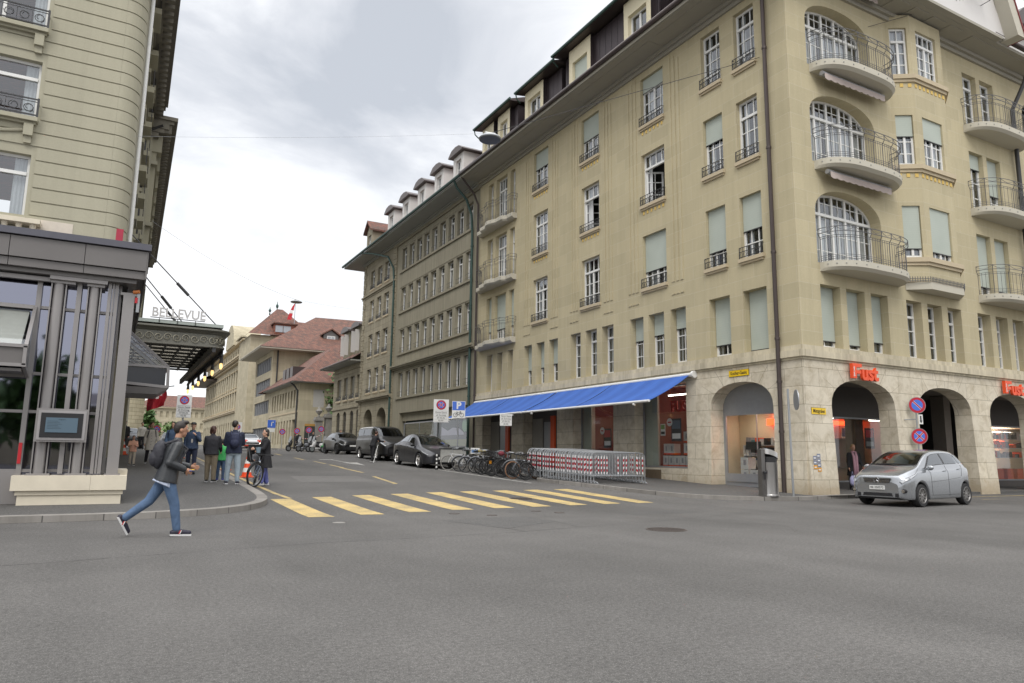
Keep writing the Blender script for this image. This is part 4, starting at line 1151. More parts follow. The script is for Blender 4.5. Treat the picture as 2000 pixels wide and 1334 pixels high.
def tvs(x, y, z, w_, h_, label, F='x'):
 m = MB()
 if F == 'x': m.box(x, x + .06, y - w_ / 2, y + w_ / 2, z, z + h_); m.box(x - .004, x - .001, y - w_ / 2 + .03, y + w_ / 2 - .03, z + .03, z + h_ - .03, 1); m.box(x - .02, x + .1, y - .1, y + .1, z - .12, z)
 else: m.box(y - w_ / 2, y + w_ / 2, x, x + .06, z, z + h_); m.box(y - w_ / 2 + .03, y + w_ / 2 - .03, x - .004, x - .001, z + .03, z + h_ - .03, 1); m.box(y - .1, y + .1, x - .02, x + .1, z - .12, z)
 tag(m.build('display_screen', [M['black'], plain('dark_screen', (.02, .025, .03), .15)]), label, 'screen', GB)
tvs(20.95, 22.35, 1.78, .62, .6, 'black screen standing above the brown crates in the nearer street window')
tvs(21.3, 21.98, 1.78, .25, .9, 'tall black panel at the right edge of the nearer street window')
def poster(x, y, z, w_, h_, mats, label, F='x', cat='poster'):
 m = MB()
 if F == 'x':
  m.box(x, x + .01, y - w_ / 2, y + w_ / 2, z, z + h_, 0); m.box(x - .003, x - .001, y - w_ * .4, y + w_ * .4, z + h_ * .55, z + h_ * .92, 1); m.box(x - .003, x - .001, y - w_ * .4, y + w_ * .4, z + h_ * .12, z + h_ * .35, 2)
 else:
  m.box(y - w_ / 2, y + w_ / 2, x, x + .01, z, z + h_, 0); m.box(y - w_ * .4, y + w_ * .4, x - .003, x - .001, z + h_ * .55, z + h_ * .92, 1); m.box(y - w_ * .4, y + w_ * .4, x - .003, x - .001, z + h_ * .12, z + h_ * .35, 2)
 tag(m.build('poster', mats), label, cat)
poster(20.62, 23.18, 1.95, .62, .95, [plain('dark_poster', (.03, .03, .04), .4), plain('photo_blue', (.10, .14, .2), .5), M['signw']], 'dark poster hung in the nearer street window')
poster(20.62, 28.0, 1.7, .6, .9, [plain('dark_poster2', (.03, .03, .03), .4), M['red'], M['signw']], 'dark red and white poster hung in the second street window')
poster(20.62, 24.02, 2.2, .3, .5, [M['signw'], plain('poster_green', (.2, .35, .1), .5), M['ink']], 'narrow white sheet with a green patch in the nearer street window')
for y, z, l in ((23.5, 2.75, 'round white sticker above the poster in the nearer street window'), (28.3, 2.5, 'round white sticker above the poster in the second street window')):
 m = MB(); m.cyl((20.54, y, z), (20.55, y, z), .17, n=20, mat=0); m.box(20.533, 20.538, y - .1, y + .1, z - .03, z + .03, 1); tag(m.build('round_sticker', [M['signw'], M['red']]), l, 'sticker')
# hanging red sign inside the window
me = text_mesh('FUST', .62, .03, .02)
m = MB(); m.add_mesh(me, frame_M((20.95, 23.15, 3.42), (0, -1, 0), (0, 0, 1), (-1, 0, 0)))
for y in (23.9, 22.4): m.cyl((20.95, y, 3.7), (20.95, y, 4.35), .012, n=5)
tag(m.build('hanging_sign', plain('dull_red_sign', (.42, .05, .02), .5)), 'dull red hanging shop sign seen through the nearer street window', 'sign')
# shelves and goods behind the corner arch
def shelf(x0, x1, y0, y1, zs, label):
 m = MB()
 for z in zs: m.box(x0, x1, y0, y1, z - .02, z)
 m.box(x0, x0 + .03, y0, y1, .15, zs[-1] + .3) if False else None
 m.box(x0, x1, y1 - .02, y1, .15, zs[-1]); m.box(x0, x1, y0, y0 + .02, .15, zs[-1])
 tag(m.build('display_shelf', M['signw']), label, 'shelf')
shelf(21.75, 22.15, 17.8, 20.6, (.6, 1.0, 1.4, 1.8), 'white shelf rack with small goods behind the corner arch')
cols = [M['black'], wb, plain('goods_blue', (.05, .12, .3), .5), plain('goods_teal', (.06, .2, .22), .5), M['orange'], plain('goods_grey', (.25, .25, .27), .5)]
for r_, z in enumerate((.6, 1.0, 1.4, 1.8)):
 y = 17.95; k = 0
 m = MB()
 while y < 20.4:
  w_ = rnd.uniform(.1, .3); m.box(21.74, 22.1, y, y + w_ * .85, z + .003, z + rnd.uniform(.12, .34), rnd.randrange(6)); y += w_; k += 1
 t = m.build('shelf_goods', cols); tag(t, 'mixed small goods lined up on the %s of the white shelf rack' % ['lowest level', 'second level', 'third level', 'top level'][r_], 'goods'); t['kind'] = 'stuff'
m = MB(); m.box(21.2, 21.7, 18.55, 19.05, .42, 1.05); m.box(21.2, 21.22, 18.0, 18.55, .42, 1.05); m.box(21.22, 21.7, 18.0, 18.55, 1.0, 1.05); tag(m.build('display_plinth', M['orange']), 'open orange display cube behind the corner arch glass', 'display stand')
for i, (y, z) in enumerate(((20.15, .42), (20.15, .88), (19.7, .42))): goods_box(21.1, 21.5, y - .38, y, z, z + .44, wb, 'white carton behind the left side of the corner arch glass, %s' % ['bottom of the stack', 'top of the stack', 'beside the stack'][i])
tvs(21.2, 19.6, 1.62, .7, .3, 'low black screen on a stand behind the corner arch glass')
# arcade shop goods on the square side
for i, x in enumerate((36.5, 37.4, 38.3, 39.2)):
 m = MB(); m.box(x, x + .55, 19.45, 19.8, .42, .95); m.box(x + .06, x + .49, 19.44, 19.449, .5, .9); tag(m.build('display_plinth', M['orange']), 'orange display plinth behind the third arch, %s from the left' % ['first', 'second', 'third', 'fourth'][i], 'display stand', 'orange plinths behind the third arch')
for r_, z in enumerate((1.5, 2.0, 2.45)):
 m = MB(); m.box(37.0, 43, 20.6, 21.0, z - .03, z, 1); x = 37.1
 while x < 42.9:
  w_ = rnd.uniform(.12, .35); m.box(x, x + w_ * .85, 20.62, 20.95, z + .003, z + rnd.uniform(.12, .38), rnd.choice([0, 1, 4, 5, 0])); x += w_
 t = m.build('shelf_goods', cols); tag(t, 'shelf of boxed goods behind the third arch, %s level' % ['lowest', 'middle', 'top'][r_], 'goods'); t['kind'] = 'stuff'
tvs(21.9, 29.4, 1.15, .7, .5, 'dark screen on the shop wall behind the first arch', 'y')
poster(19.32, 27.75, 1.75, .6, .85, [plain('dark_poster3', (.035, .02, .02), .4), M['red'], plain('grey_photo', (.3, .3, .3), .5)], 'dark poster on the pale pillar behind the first arch', 'y')
for i, x in enumerate((28.85, 29.3, 29.75)):
 m = MB(); m.box(x, x + .38, 21.5, 21.8, 2.25, 2.8, 0); m.box(x + .08, x + .28, 21.49, 21.498, 2.32, 2.7, 1); tag(m.build('product_box', [wb, cols[2]]), '%s white appliance carton on the high shelf behind the first arch' % ['left', 'middle', 'right'][i], 'box', 'cartons on the high shelf behind the first arch')
m = MB(); m.box(28.75, 30.4, 21.4, 21.9, 2.2, 2.24); m.box(28.8, 30.4, 21.84, 21.9, .9, 2.2); tag(m.build('display_shelf', M['frame']), 'high wall shelf with cartons behind the first arch', 'shelf')
# ================================================================ blue awnings
def awn(y0, y1, label, mid):
 zt, zo, xw, xo = 4.52, 3.42, 19.82, 17.75
 a = MB(); gy, gx = 48, 8; G_ = []
 for i in range(gy + 1):
  y = y0 + (y1 - y0) * i / gy; u = (y - y0) / (mid - y0) if y < mid else (y - mid) / (y1 - mid)
  G_.append([[a._v((xo + (xw - xo) * j / gx, y, zo + (zt - zo) * j / gx + k_ - .075 * math.sin(PI * j / gx) - .022 * math.sin(PI * u) * (1 - j / gx) + .006 * math.sin(y * 9 + j))) for j in range(gx + 1)] for k_ in (0, .012)])
 for i in range(gy):
  for j in range(gx):
   for k_ in (0, 1): a.idx([G_[i][k_][j], G_[i + 1][k_][j], G_[i + 1][k_][j + 1], G_[i][k_][j + 1]])
  for j in (0, gx): a.idx([G_[i][0][j], G_[i + 1][0][j], G_[i + 1][1][j], G_[i][1][j]])
 for i in (0, gy):
  for j in range(gx): a.idx([G_[i][0][j], G_[i][0][j + 1], G_[i][1][j + 1], G_[i][1][j]])
 t = thing('awning', label, 'awning', (19.9, (y0 + y1) / 2, 4.5), 'blue awnings over the shop windows')
 a.build('canopy', M['awning'], t, smooth=30)
 b = MB(); b.tube([(xo, y0 - .02, zo - .01), (xo, y1 + .02, zo - .01)], .05, 8); b.build('front_bar', M['signw'], t, smooth=True)
 c = MB(); c.tube([(xw + .05, y0 - .1, zt + .02), (xw + .05, y1 + .05, zt + .02)], .085, 10); c.build('roller', M['signw'], t, smooth=True)
 for yy in (y0 + .9, y1 - .9):
  d = MB(); d.tube([(xo, yy, zo - .06), ((xo + xw) / 2 - .2, yy + .5, zo + .25), (xw, yy, zt - .25)], .03, 6); d.cyl((xo, yy - .05, zo - .1), (xo, yy + .05, zo - .1), .05); d.build('folding_arm', M['signw'], t)
 s_ = MB(); s_.tube([(xo + (xw - xo) * j / 8, mid, zo + (zt - zo) * j / 8 + .018 - .075 * math.sin(PI * j / 8)) for j in range(9)], .013, 4); s_.build('seam', M['ink'], t)
awn(21.45, 31.15, 'blue awning nearer to the corner, over the two lit shop windows', 26.5)
awn(31.3, 40.95, 'blue awning farther up the street, over the two closed bays', 36.2)
# roller end cap
m = MB(); m.cyl((19.88, 21.2, 4.54), (19.88, 21.32, 4.54), .14, n=16); tag(m.build('awning_end_cap', M['signw']), 'white end cap of the blue awning beside the corner arch', 'end cap')
# vent grille
m = MB(); fbox(m, FA, 23.45, 24.45, .38, .78, .0, .02)
for i in range(9): fbox(m, FA, 23.5 + .1 * i, 23.55 + .1 * i, .41, .75, .02, .03)
m.build('vent_grille', plain('brown_grille', (.16, .12, .08), .7, .3), CB)
# ================================================================ shop signs
def fust(x0, z0, x1, label):
 W = x1 - x0
 m = MB(); me = text_mesh('ust', .74, .05, .024, 'LEFT'); m.add_mesh(me, frame_M((x0 + .50, 16.04, z0 + .165), (1, 0, 0), (0, 0, 1), (0, -1, 0)))
 for (a, b, c, d) in ((.0, .50, .36, .48), (.0, .20, -.04, .36), (.20, .44, .13, .25)):
  m.box(x0 + a, x0 + b, 15.98, 16.10, z0 + c, z0 + d)
 t = thing('shop_sign', label, 'sign', (x0 + W / 2, 16.15, z0), 'orange shop name signs over the arches')
 m.build('letters', M['signred'], t)
 me = text_mesh('DIPL.ING.', .085, .004, .002)
 k = MB(); k.add_mesh(me, frame_M((x0 + .07, 15.975, z0 + .2), (0, 0, 1), (-1, 0, 0), (0, -1, 0))); k.build('small_letters', M['signw'], t)
 b = MB(); b.box(x0 + .1, x0 + W * .85, 16.1, 16.18, z0 + .08, z0 + .12); b.build('mounting_bar', M['signw'], t)
fust(22.28, 4.13, 23.9, 'orange shop name sign over the first arch, above the silver car')
fust(31.92, 4.1, 33.5, 'orange shop name sign over the third arch, farthest right')
def street_sign(F, ua, ub, za, zb, text, label, flip=False):
 t = thing('street_sign', label, 'sign', F.p((ua + ub) / 2, za, .02))
 m = MB(); fbox(m, F, ua, ub, za, zb, .012, .03); m.build('plate', M['signy'], t)
 e_ = MB(); fbox(e_, F, ua - .012, ub + .012, za - .012, zb + .012, .004, .0115); e_.build('edge', M['ink'], t)
 u = F.u * (-1 if flip else 1)
 me = text_mesh(text, (zb - za) * .72, .001, .002)
 xs = [v.co.x for v in me.vertices]; s_ = (ub - ua) * .82 / (max(xs) - min(xs))
 k = MB(); c = F.p((ua + ub) / 2, (za + zb) / 2, .034)
 k.add_mesh(me, frame_M(c, u * s_, Vector((0, 0, 1)) * 1.15, F.n)); k.build('lettering', M['ink'], t)
street_sign(FA, 18.54, 19.49, 4.28, 4.5, 'Kocher-Gasse', 'yellow street name plate above the corner arch', True)
street_sign(FB, 20.3, 21.0, 2.78, 2.99, 'Münzgraben', 'yellow street name plate on the corner pier')
# ================================================================ grey-green office building next door
GB_ = thing('office_building', 'long grey-green stone office building with close rows of tall windows and white dormers', 'building', (20, 53, g(53)))
FD = Fac((20, 0, 0), (0, 1, 0), (-1, 0, 0))
ys9 = [43.15, 44.68, 46.22, 47.80, 49.36, 50.92, 52.46, 54.1, 55.75]
rowsD = [(5.8, 7.8), (9.4, 11.35), (12.88, 14.88), (16.38, 18.25)]
ops = [(y - 1.05, y, a, b, {'depth': .34}) for y in ys9 for a, b in rowsD]
mb = MB(); wall(mb, FD, 41.05, 56.9, .5, 19.0, ops + [(42.2, 55.1, 1.6, 4.5, {'depth': .5})], .34)
wl_ = mb.build('wall', M['grey'], GB_)
bd = MB()
for a, b in rowsD: fbox(bd, FD, 42.0, 56.1, a - .16, a - .003, 0, .10); fbox(bd, FD, 41.9, 56.1, b + .1, b + .16, 0, .03)
for z, dd in ((8.18, .28), (8.30, .36), (8.06, .12)): fbox(bd, FD, 41.3, 57.0, z, z + .118, 0, dd)
fbox(bd, FD, 41.05, 57.0, 18.75, 19.0, .0, .12)
bd.build('moulding', M['greyash'] if False else M['grey'], GB_)
for k, (a, b) in enumerate(rowsD):
 for i, y in enumerate(ys9):
  window(GB_, FD, y - 1.05, y, a, b, .27, cols=2, rows=(1, 2 if False else 1), transom=.74 if k else .0, sill=False, curtain=.95 if k == 0 else .55, mull=True, sash=.07)
gd = MB()
for k, (a, b) in enumerate(rowsD):
 for y in ys9:
  for z in (.15, .42): gd.tube([FD.p(y - 1.05, a + z, .03), FD.p(y, a + z, .03)], .012, 4)
  gd.tube([FD.p(y - .52, a, .03), FD.p(y - .52, a + .5, .03)], .012, 4)
gd.build('window_guard', M['iron'], GB_)
# shop front below
sf = MB()
fbox(sf, FD, 42.2, 55.1, 3.85, 4.5, -.35, -.25)
sf.build('fascia_panel', M['grey'], GB_)
shop_bay(42.5, 47.6, 1.75, 3.7, FD, .3, GB_, .08, mids=()); shop_bay(47.9, 54.7, 1.75, 3.7, FD, .3, GB_, .08, mids=(51.4,))
mr = MB(); mr.box(20.9, 21.0, 41.5, 56, 1.2, 4.6, 0); mr.box(20.3, 20.9, 42.2, 55.1, 1.3, 1.74, 0)
mr.build('shop_room', plain('shop_dark_teal', (.05, .075, .07), .9, var=.4, scale=2), GB_)
im = MB(); q = lambda pts, x, mt: im.face([(x, y, z) for y, z in pts], mt)
q([(42.9, 2.3), (47.3, 2.3), (47.3, 2.75), (42.9, 2.75)], 20.36, 0); q([(42.9, 1.85), (47.3, 1.85), (47.3, 2.3), (42.9, 2.3)], 20.36, 1)
q([(43.6, 2.75), (44.4, 3.05), (45.4, 3.1), (46.2, 2.9), (47.3, 3.2), (47.3, 2.6), (43.6, 2.6)], 20.355, 2)
im.cyl((20.34, 43.4, 3.2), (20.35, 43.4, 3.2), .42, n=20, mat=3)
im.build('window_picture', [plain('pict_dark', (.06, .05, .06), .5), plain('pict_olive', (.16, .16, .04), .5), plain('pict_lilac', (.35, .33, .42), .5), plain('pict_green', (.12, .28, .12), .5)], GB_)
# rusticated end bay
for_ = [(58.71, 59.95), (60.78, 61.95), (62.86, 64.0)]
rowsL = [(6.7, 8.85), (10.0, 12.08), (13.25, 15.27), (16.35, 18.1)]
ops = [(a, b, c, d, {'depth': .25}) for a, b in for_ for c, d in rowsL]
mb = MB(); wall(mb, FD, 56.9, 66.0, .8, 19.0, ops + [(58.26, 60.7, 1.0, 5.2, {'depth': .8, 'spring': 4.2, 'nofloor': 1, 'k': 2}), (61.95, 64.35, 1.0, 5.2, {'depth': .8, 'spring': 4.2, 'nofloor': 1, 'k': 2})], .25, d=.06)
mb.face([FD.p(66, .8, .06), FD.p(66, 19, .06), FD.p(66, 19, -14), FD.p(66, .8, -14)])
mb.face([FD.p(56.9, .8, .06), FD.p(56.9, 19, .06), FD.p(56.9, 19, -.3), FD.p(56.9, .8, -.3)])
mb.build('wall', M['greyash'], GB_, label='rusticated stone wall of the far end bay')
mb = MB()
for z, dd in ((5.95, .3), (6.08, .4), (15.85, .22), (15.7, .12)): fbox(mb, FD, 56.95, 66.3, z, z + .12, 0.06, dd)
k = 0; z = 1.3
while z < 18.9:                         # corner quoins
 L = .75 if k % 2 else .5
 for u0, u1 in ((66 - L, 66.04), (56.9, 57.3 + L * .5)): fbox(mb, FD, u0, u1, z, z + .44, .06, .115)
 z += .5; k += 1
mb.build('moulding', M['greyash'], GB_)
for c, d in rowsL:
 for a, b in for_:
  window(GB_, FD, a, b, c, d, .2, cols=2, rows=(1, 2), transom=.72, rail=.4, curtain=.5)
db = MB(); db.box(20.75, 20.9, 57.5, 65, .8, 5.3); db.build('arch_door', M['dark'], GB_)
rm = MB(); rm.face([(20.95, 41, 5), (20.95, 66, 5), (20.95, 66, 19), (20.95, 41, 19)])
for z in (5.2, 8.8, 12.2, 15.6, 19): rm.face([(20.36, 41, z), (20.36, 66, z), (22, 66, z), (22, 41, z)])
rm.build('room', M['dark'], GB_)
ea = MB(); ea.hexa([(18.58, 41.1, 19.22), (18.58, 68.5, 19.22), (22, 68.5, 19.22), (22, 41.1, 19.22), (18.58, 41.1, 19.36), (18.58, 68.5, 19.36), (22, 66, 19.5), (22, 41.1, 19.5)])
ea.hexa([(22, 66, 19.22), (22, 68.5, 19.22), (34, 68.5, 19.22), (34, 66, 19.22), (22, 66, 19.36), (22, 68.5, 19.36), (34, 68.5, 19.36), (34, 66, 19.36)])
for z in (19.0, 19.1): ea.box(19.86 - (z - 19) * 1.2, 20, 41.1, 66.2, z, z + .1)
ea.build('eaves', M['soffitg'], GB_)
gu = MB(); gu.tube([(18.45, 41.1, 19.42), (18.45, 68.6, 19.42)], .11, 8); gu.build('gutter', M['copper'], GB_, smooth=True)
rf = MB(); rf.face([(18.6, 41.05, 19.4), (18.6, 68.5, 19.4), (25, 63, 24.5), (25, 41.05, 24.5)]); rf.face([(18.6, 68.5, 19.4), (25, 63, 24.5), (34, 63, 24.5), (34, 68.5, 19.4)]); rf.build('roof', M['tileold'], GB_)
def dormer_white(y, w_=1.5, hz=21.75, mat=M['plaster'], x=19.35, par=None, peak=.5, flat=True):
 F_ = Fac((x, 0, 0), (0, 1, 0), (-1, 0, 0)); d = MB(); wall(d, F_, y - w_ / 2, y + w_ / 2, 19.45, hz, [(y - w_ * .27, y + w_ * .27, 20.3, hz - .35)], .25)
 for yy in (y - w_ / 2, y + w_ / 2): d.face([(x, yy, 19.45), (x + 3.4, yy, 19.45), (x + 3.4, yy, hz), (x, yy, hz)])
 if not flat: d.face([(x, y - w_ / 2, hz), (x, y + w_ / 2, hz), (x, y, hz + peak)])
 do = d.build('dormer', mat, par)
 r = MB(); a = w_ / 2 + .28
 if flat: pr = [(y - a, hz), (y + a, hz), (y + a, hz + .1), (y + a * .55, hz + peak * .85), (y, hz + peak), (y - a * .55, hz + peak * .85), (y - a, hz + .1)]
 else: pr = [(y - a, hz - .12), (y, hz + peak), (y + a, hz - .12), (y + a, hz + .03), (y, hz + peak + .16), (y - a, hz + .03)]
 r.prism(pr, x - .3, x + 3.4, ax='x'); r.build('dormer_roof', M['brown'] if flat else M['tileold'], do)
 window(par, F_, y - w_ * .27, y + w_ * .27, 20.3, hz - .35, .2, cols=2, rows=(1, 2), transom=0, sill=False, name='dormer_window')
for y in (43.3, 46.7, 50.1, 53.5, 56.9 + .2): dormer_white(y, par=GB_, w_=1.7, hz=21.85)
dormer_white(63.1, par=GB_, w_=1.6, hz=21.7, mat=M['grey'], peak=.9, flat=False)
pipe(GB_, [(18.45, 42.0, 19.4), (18.7, 42.0, 18.9), (19.4, 41.95, 18.2), (19.78, 41.9, 17.2), (19.84, 41.85, 15.8), (19.84, 41.85, 1.0)], .085, M['copper'], clamps=(15, 11, 8, 5))
pipe(GB_, [(18.45, 62.6, 19.4), (18.9, 60.5, 18.9), (19.5, 58, 18.1), (19.82, 57.4, 17.0), (19.82, 57.15, 15.8), (19.82, 57.1, 1.2)], .085, M['copper'], clamps=(15, 11, 8, 5))
# ================================================================ small mansard house
MH = thing('mansard_house', 'small two-storey sandstone house with shuttered dormers and barred arched windows', 'building', (20, 71, g(71)))
up = [(65.98, 67.0), (68.0, 69.35), (70.25, 71.65), (72.6, 74.06)]; lo = [(65.65, 66.8), (67.9, 69.1), (70.3, 71.5), (72.6, 73.88)]
up[0] = (66.2, 67.2); lo[0] = (66.2, 67.0)
mb = MB(); wall(mb, FD, 66.0, 75.5, 1.0, 9.9, [(a, b, 6.5, 8.72) for a, b in up] + [(a, b, 2.55, 5.35, {'depth': .4, 'spring': 4.85, 'k': 2}) for a, b in lo], .3)
mb.face([(20, 75.5, 1), (20, 75.5, 9.9), (32, 75.5, 9.9), (32, 75.5, 1)])
mb.build('wall', M['greyash'], MH)
mb = MB(); fbox(mb, FD, 66, 75.6, 5.62, 5.78, 0, .1); fbox(mb, FD, 66, 75.6, 2.2, 2.35, 0, .08); fbox(mb, FD, 66, 75.6, 9.4, 9.6, 0, .12); mb.build('moulding', M['greyash'], MH)
for a, b in up: window(MH, FD, a, b, 6.5, 8.72, .25, cols=2, rows=(1, 3), mull=True, rail=.4, blind=.75, blindmat=plain('grey_closed_blind', (.16, .15, .12), .7) if a == up[0][0] else bpy.data.materials['grey_closed_blind'])
for a, b in lo:
 m = MB(); fbox(m, FD, a + .02, b - .02, 2.5, 5.35, -.42, -.38, 0)
 n = 6
 for i in range(n + 1): m.tube([FD.p(a + (b - a) * i / n, 2.6, -.1), FD.p(a + (b - a) * i / n, 5.2, -.1)], .018, 4, mat=1)
 for z in (2.9, 3.6, 4.3, 4.8): m.tube([FD.p(a, z, -.1), FD.p(b, z, -.1)], .015, 4, mat=1)
 m.build('barred_window', [M['dark'], M['iron']], MH)
mb = MB(); mb.prism([(18.9, 65.9), (18.9, 76.8), (32, 76.8), (32, 65.9)], 9.9, 10.02, 0); mb.tube([(18.85, 65.9, 10.05), (18.85, 76.9, 10.05)], .1, 6, mat=1)
mb.build('eaves', [M['soffitg'], M['brown']], MH)
mb = MB(); mb.face([(18.9, 65.9, 10.05), (18.9, 76.8, 10.05), (21.3, 75.6, 11.6), (21.3, 65.9, 11.6)]); mb.face([(21.3, 65.9, 11.6), (21.3, 75.6, 11.6), (22.5, 74.5, 15), (22.5, 65.9, 15)])
mb.face([(18.9, 76.8, 10.05), (21.3, 75.6, 11.6), (32, 75.6, 11.6), (32, 76.8, 10.05)]); mb.face([(21.3, 75.6, 11.6), (22.5, 74.5, 15), (32, 74.5, 15), (32, 75.6, 11.6)]); mb.face([(22.5, 65.9, 15), (22.5, 74.5, 15), (32, 74.5, 16), (32, 65.9, 16)])
mb.build('roof', M['tile'], MH)
for y in (68.3, 72.0):
 F_ = Fac((20.2, 0, 0), (0, 1, 0), (-1, 0, 0)); d = MB(); wall(d, F_, y - 1.1, y + 1.1, 10.9, 13.6, [(y - .6, y + .6, 11.2, 13.2, {'spring': 12.9, 'k': 2})], .2)
 for yy in (y - 1.1, y + 1.1): d.face([(20.2, yy, 10.6), (23, yy, 10.6), (23, yy, 13.6), (20.2, yy, 13.6)])
 do = d.build('dormer', M['grey'], MH)
 r = MB(); r.prism([(y + 1.4 * math.cos(t), 13.5 + .55 * math.sin(t)) for t in [PI * i / 10 for i in range(11)]], 19.85, 23, ax='x'); r.build('dormer_roof', M['brown'], do)
 window(MH, F_, y - .6, y + .6, 11.2, 13.1, .16, cols=2, rows=(1, 3), transom=0, sill=False, name='dormer_window')
 for s in (-1, 1):
  m = MB(); m.box(19.75, 20.15, y + s * 1.0 - .03 - .35 * s, y + s * 1.0 + .03 - .35 * s, 11.1, 13.2)
  m.build('shutter', M['plaster'], MH)
# ================================================================ gate with urn pillars, tree behind
GT = thing('gate', 'dark metal gate between two stone pillars crowned with urns', 'gate', (19.8, 79, g(79)))
for i, (x, z) in enumerate(((19.45, 4.7), (20.5, 5.05))):
 m = MB(); m.box(x - .35, x + .35, 78.6, 79.3, 1.3, z)
 m.box(x - .5, x + .5, 78.45, 79.45, z, z + .2); m.box(x - .42, x + .42, 78.55, 79.35, z + .2, z + .4)
 po = m.build('pillar', plain('grey_pillar_stone', (.27, .26, .24), .9, var=.3, scale=4) if i == 0 else bpy.data.materials['grey_pillar_stone'], GT)
 u = MB(); u.lathe([(.12, 0), (.2, .06), (.08, .2), (.12, .3), (.36, .55), (.38, .72), (.2, .8), (.16, .95), (.05, 1.15)], (x, 78.95, z + .4), 12); u.build('urn', M['soffitg'] if False else bpy.data.materials['grey_pillar_stone'], po, smooth=True)
m = MB(); m.box(18.0, 19.1, 79, 79.05, 1.5, 4.1); m.box(20.85, 24, 79, 79.05, 1.5, 4.1); m.build('gate_leaf', plain('dark_green_gate', (.04, .05, .05), .5), GT)
m = MB(); m.box(18.0, 19.1, 78.98, 79.04, 4.1, 4.35); m.box(20.85, 23, 78.98, 79.04, 4.1, 4.35); m.build('gate_band', plain('orange_tape_band', (.45, .25, .06), .6), GT)
def tree(loc, h, rad, label, leaf=M['leaf'], n=900, trunk_h=.35, seed=1, ls=.22, group=None, cat='tree'):
 r = random.Random(seed); t = thing('tree', label, cat, loc, group)
 m = MB(); x, y, z = loc
 m.tube([(x, y, z - .2), (x + .1, y, z + h * trunk_h), (x - .05, y + .1, z + h * .7)], [h * .03, h * .022, h * .008], 8)
 for k in range(7):
  a = k * 2.4; zz = z + h * (trunk_h + .06 * k)
  m.tube([(x, y, zz), (x + math.cos(a) * rad * .5, y + math.sin(a) * rad * .5, zz + h * .12)], [h * .012, h * .004], 5)
 m.build('trunk', M['bark'], t)
 c = MB(); cl = [(r.uniform(-1, 1) * .6, r.uniform(-1, 1) * .6, r.uniform(trunk_h, 1.0)) for _ in range(26)]
 for i in range(n):
  q = cl[i % 26]; sh = (1 - abs(q[2] - .62) * 1.1)
  p = Vector((x + q[0] * rad * sh, y + q[1] * rad * sh, z + q[2] * h)) + Vector((r.gauss(0, 1), r.gauss(0, 1), r.gauss(0, .8))) * rad * .22
  u = Vector((r.gauss(0, 1), r.gauss(0, 1), r.gauss(0, 1))).normalized() * ls * r.uniform(.6, 1.3); v = u.orthogonal().normalized() * u.length * .6
  c.face([p - u, p + v, p + u, p - v])
 c.build('crown', leaf, t)
tree((23.2, 83, 1.5), 9.5, 2.6, 'dark green tree behind the gate, beside the mansard house', n=2600, seed=4, ls=.28)
# ================================================================ low annex with hipped tile roof and the taller block behind
def hip_roof(mb, x0, x1, y0, y1, z0, z1, inset, t=0.12, mat=None):
 xm = (x0 + x1) / 2
 a, b, c, d = (x0, y0, z0), (x1, y0, z0), (x1, y1, z0), (x0, y1, z0)
 e_, f_ = (xm, y0 + inset, z1), (xm, y1 - inset, z1)
 mb.face([a, b, e_], mat); mb.face([b, c, f_, e_], mat); mb.face([c, d, f_], mat); mb.face([d, a, e_, f_], mat)
AN = thing('annex_building', 'low two-storey pale annex with a hipped red tile roof', 'building', (18, 90, 1.6))
F1 = Fac((18, 0, 0), (0, 1, 0), (-1, 0, 0))
n1w = [98.3 - i * 1.62 for i in range(9)]
mb = MB(); wall(mb, F1, 82.6, 99.6, 1.0, 9.1, [(y - .85, y, 6.35, 8.45, {'depth': .3}) for y in n1w] + [(y - .8, y, 2.2, 5.0, {'depth': .35}) for y in n1w[:-1]] + [(83.6, 85.6, 1.2, 5.0, {'depth': .6})], .3)
FE = Fac((0, 82.6, 0), (1, 0, 0), (0, -1, 0)); wall(mb, FE, 18, 28, 1.0, 9.1, [(19.6, 20.85, 6.4, 8.4)], .12)
mb.build('wall', M['pale'], AN)
m = MB(); fbox(m, F1, 82.6, 99.6, 5.75, 5.95, 0, .06); m.build('moulding', M['sill'], AN)
m = MB()
for y in n1w: fbox(m, F1, y - .85, y, 6.35, 8.45, -.32, -.3); fbox(m, F1, y - .8, y, 2.2, 5.0, -.37, -.35) if y > 86 else None
fbox(m, F1, 83.6, 85.6, 1.2, 5, -.65, -.6)
m.build('window_band', M['hotelglass'] if False else plain('dim_window', (.07, .07, .075), .25), AN)
m = MB(); fbox(m, FE, 19.6, 20.85, 6.4, 8.4, -.1, -.05); m.build('shutter', plain('pale_grey_shutter', (.42, .41, .39), .8), AN)
m = MB(); m.prism([(17.1, 81.8), (28.5, 81.8), (28.5, 100.2), (17.1, 100.2)], 9.1, 9.2); m.build('eaves', M['soffitg'], AN)
m = MB(); hip_roof(m, 17.0, 28.6, 81.7, 104, 9.2, 14.1, 6.0); m.build('roof', M['tile'], AN)
m = MB()
for y in (88.5, 90.6, 92.7): m.box(18.2, 21, y - .75, y + .75, 9.9, 11.5)
m.build('dormer', M['brown'], AN)
pipe(AN, [(17.1, 83.4, 9.2), (17.6, 83.2, 8.7), (17.88, 83.0, 8.2), (17.88, 83.0, 1.5)], .1, M['iron'])
TB = thing('bank_block', 'taller pale block with ribbon windows and a broad hipped tile roof', 'building', (18, 106, 1.7))
F2 = Fac((18, 0, 0), (0, 1, 0), (-1, 0, 0))
rib = [(2.6, 4.6), (6.45, 8.25), (9.25, 11.25), (12.25, 14.2)]
mb = MB(); wall(mb, F2, 99.7, 113.2, 1, 14.9, [(100.8, 112.2, a, b, {'depth': .3}) for a, b in rib], .3)
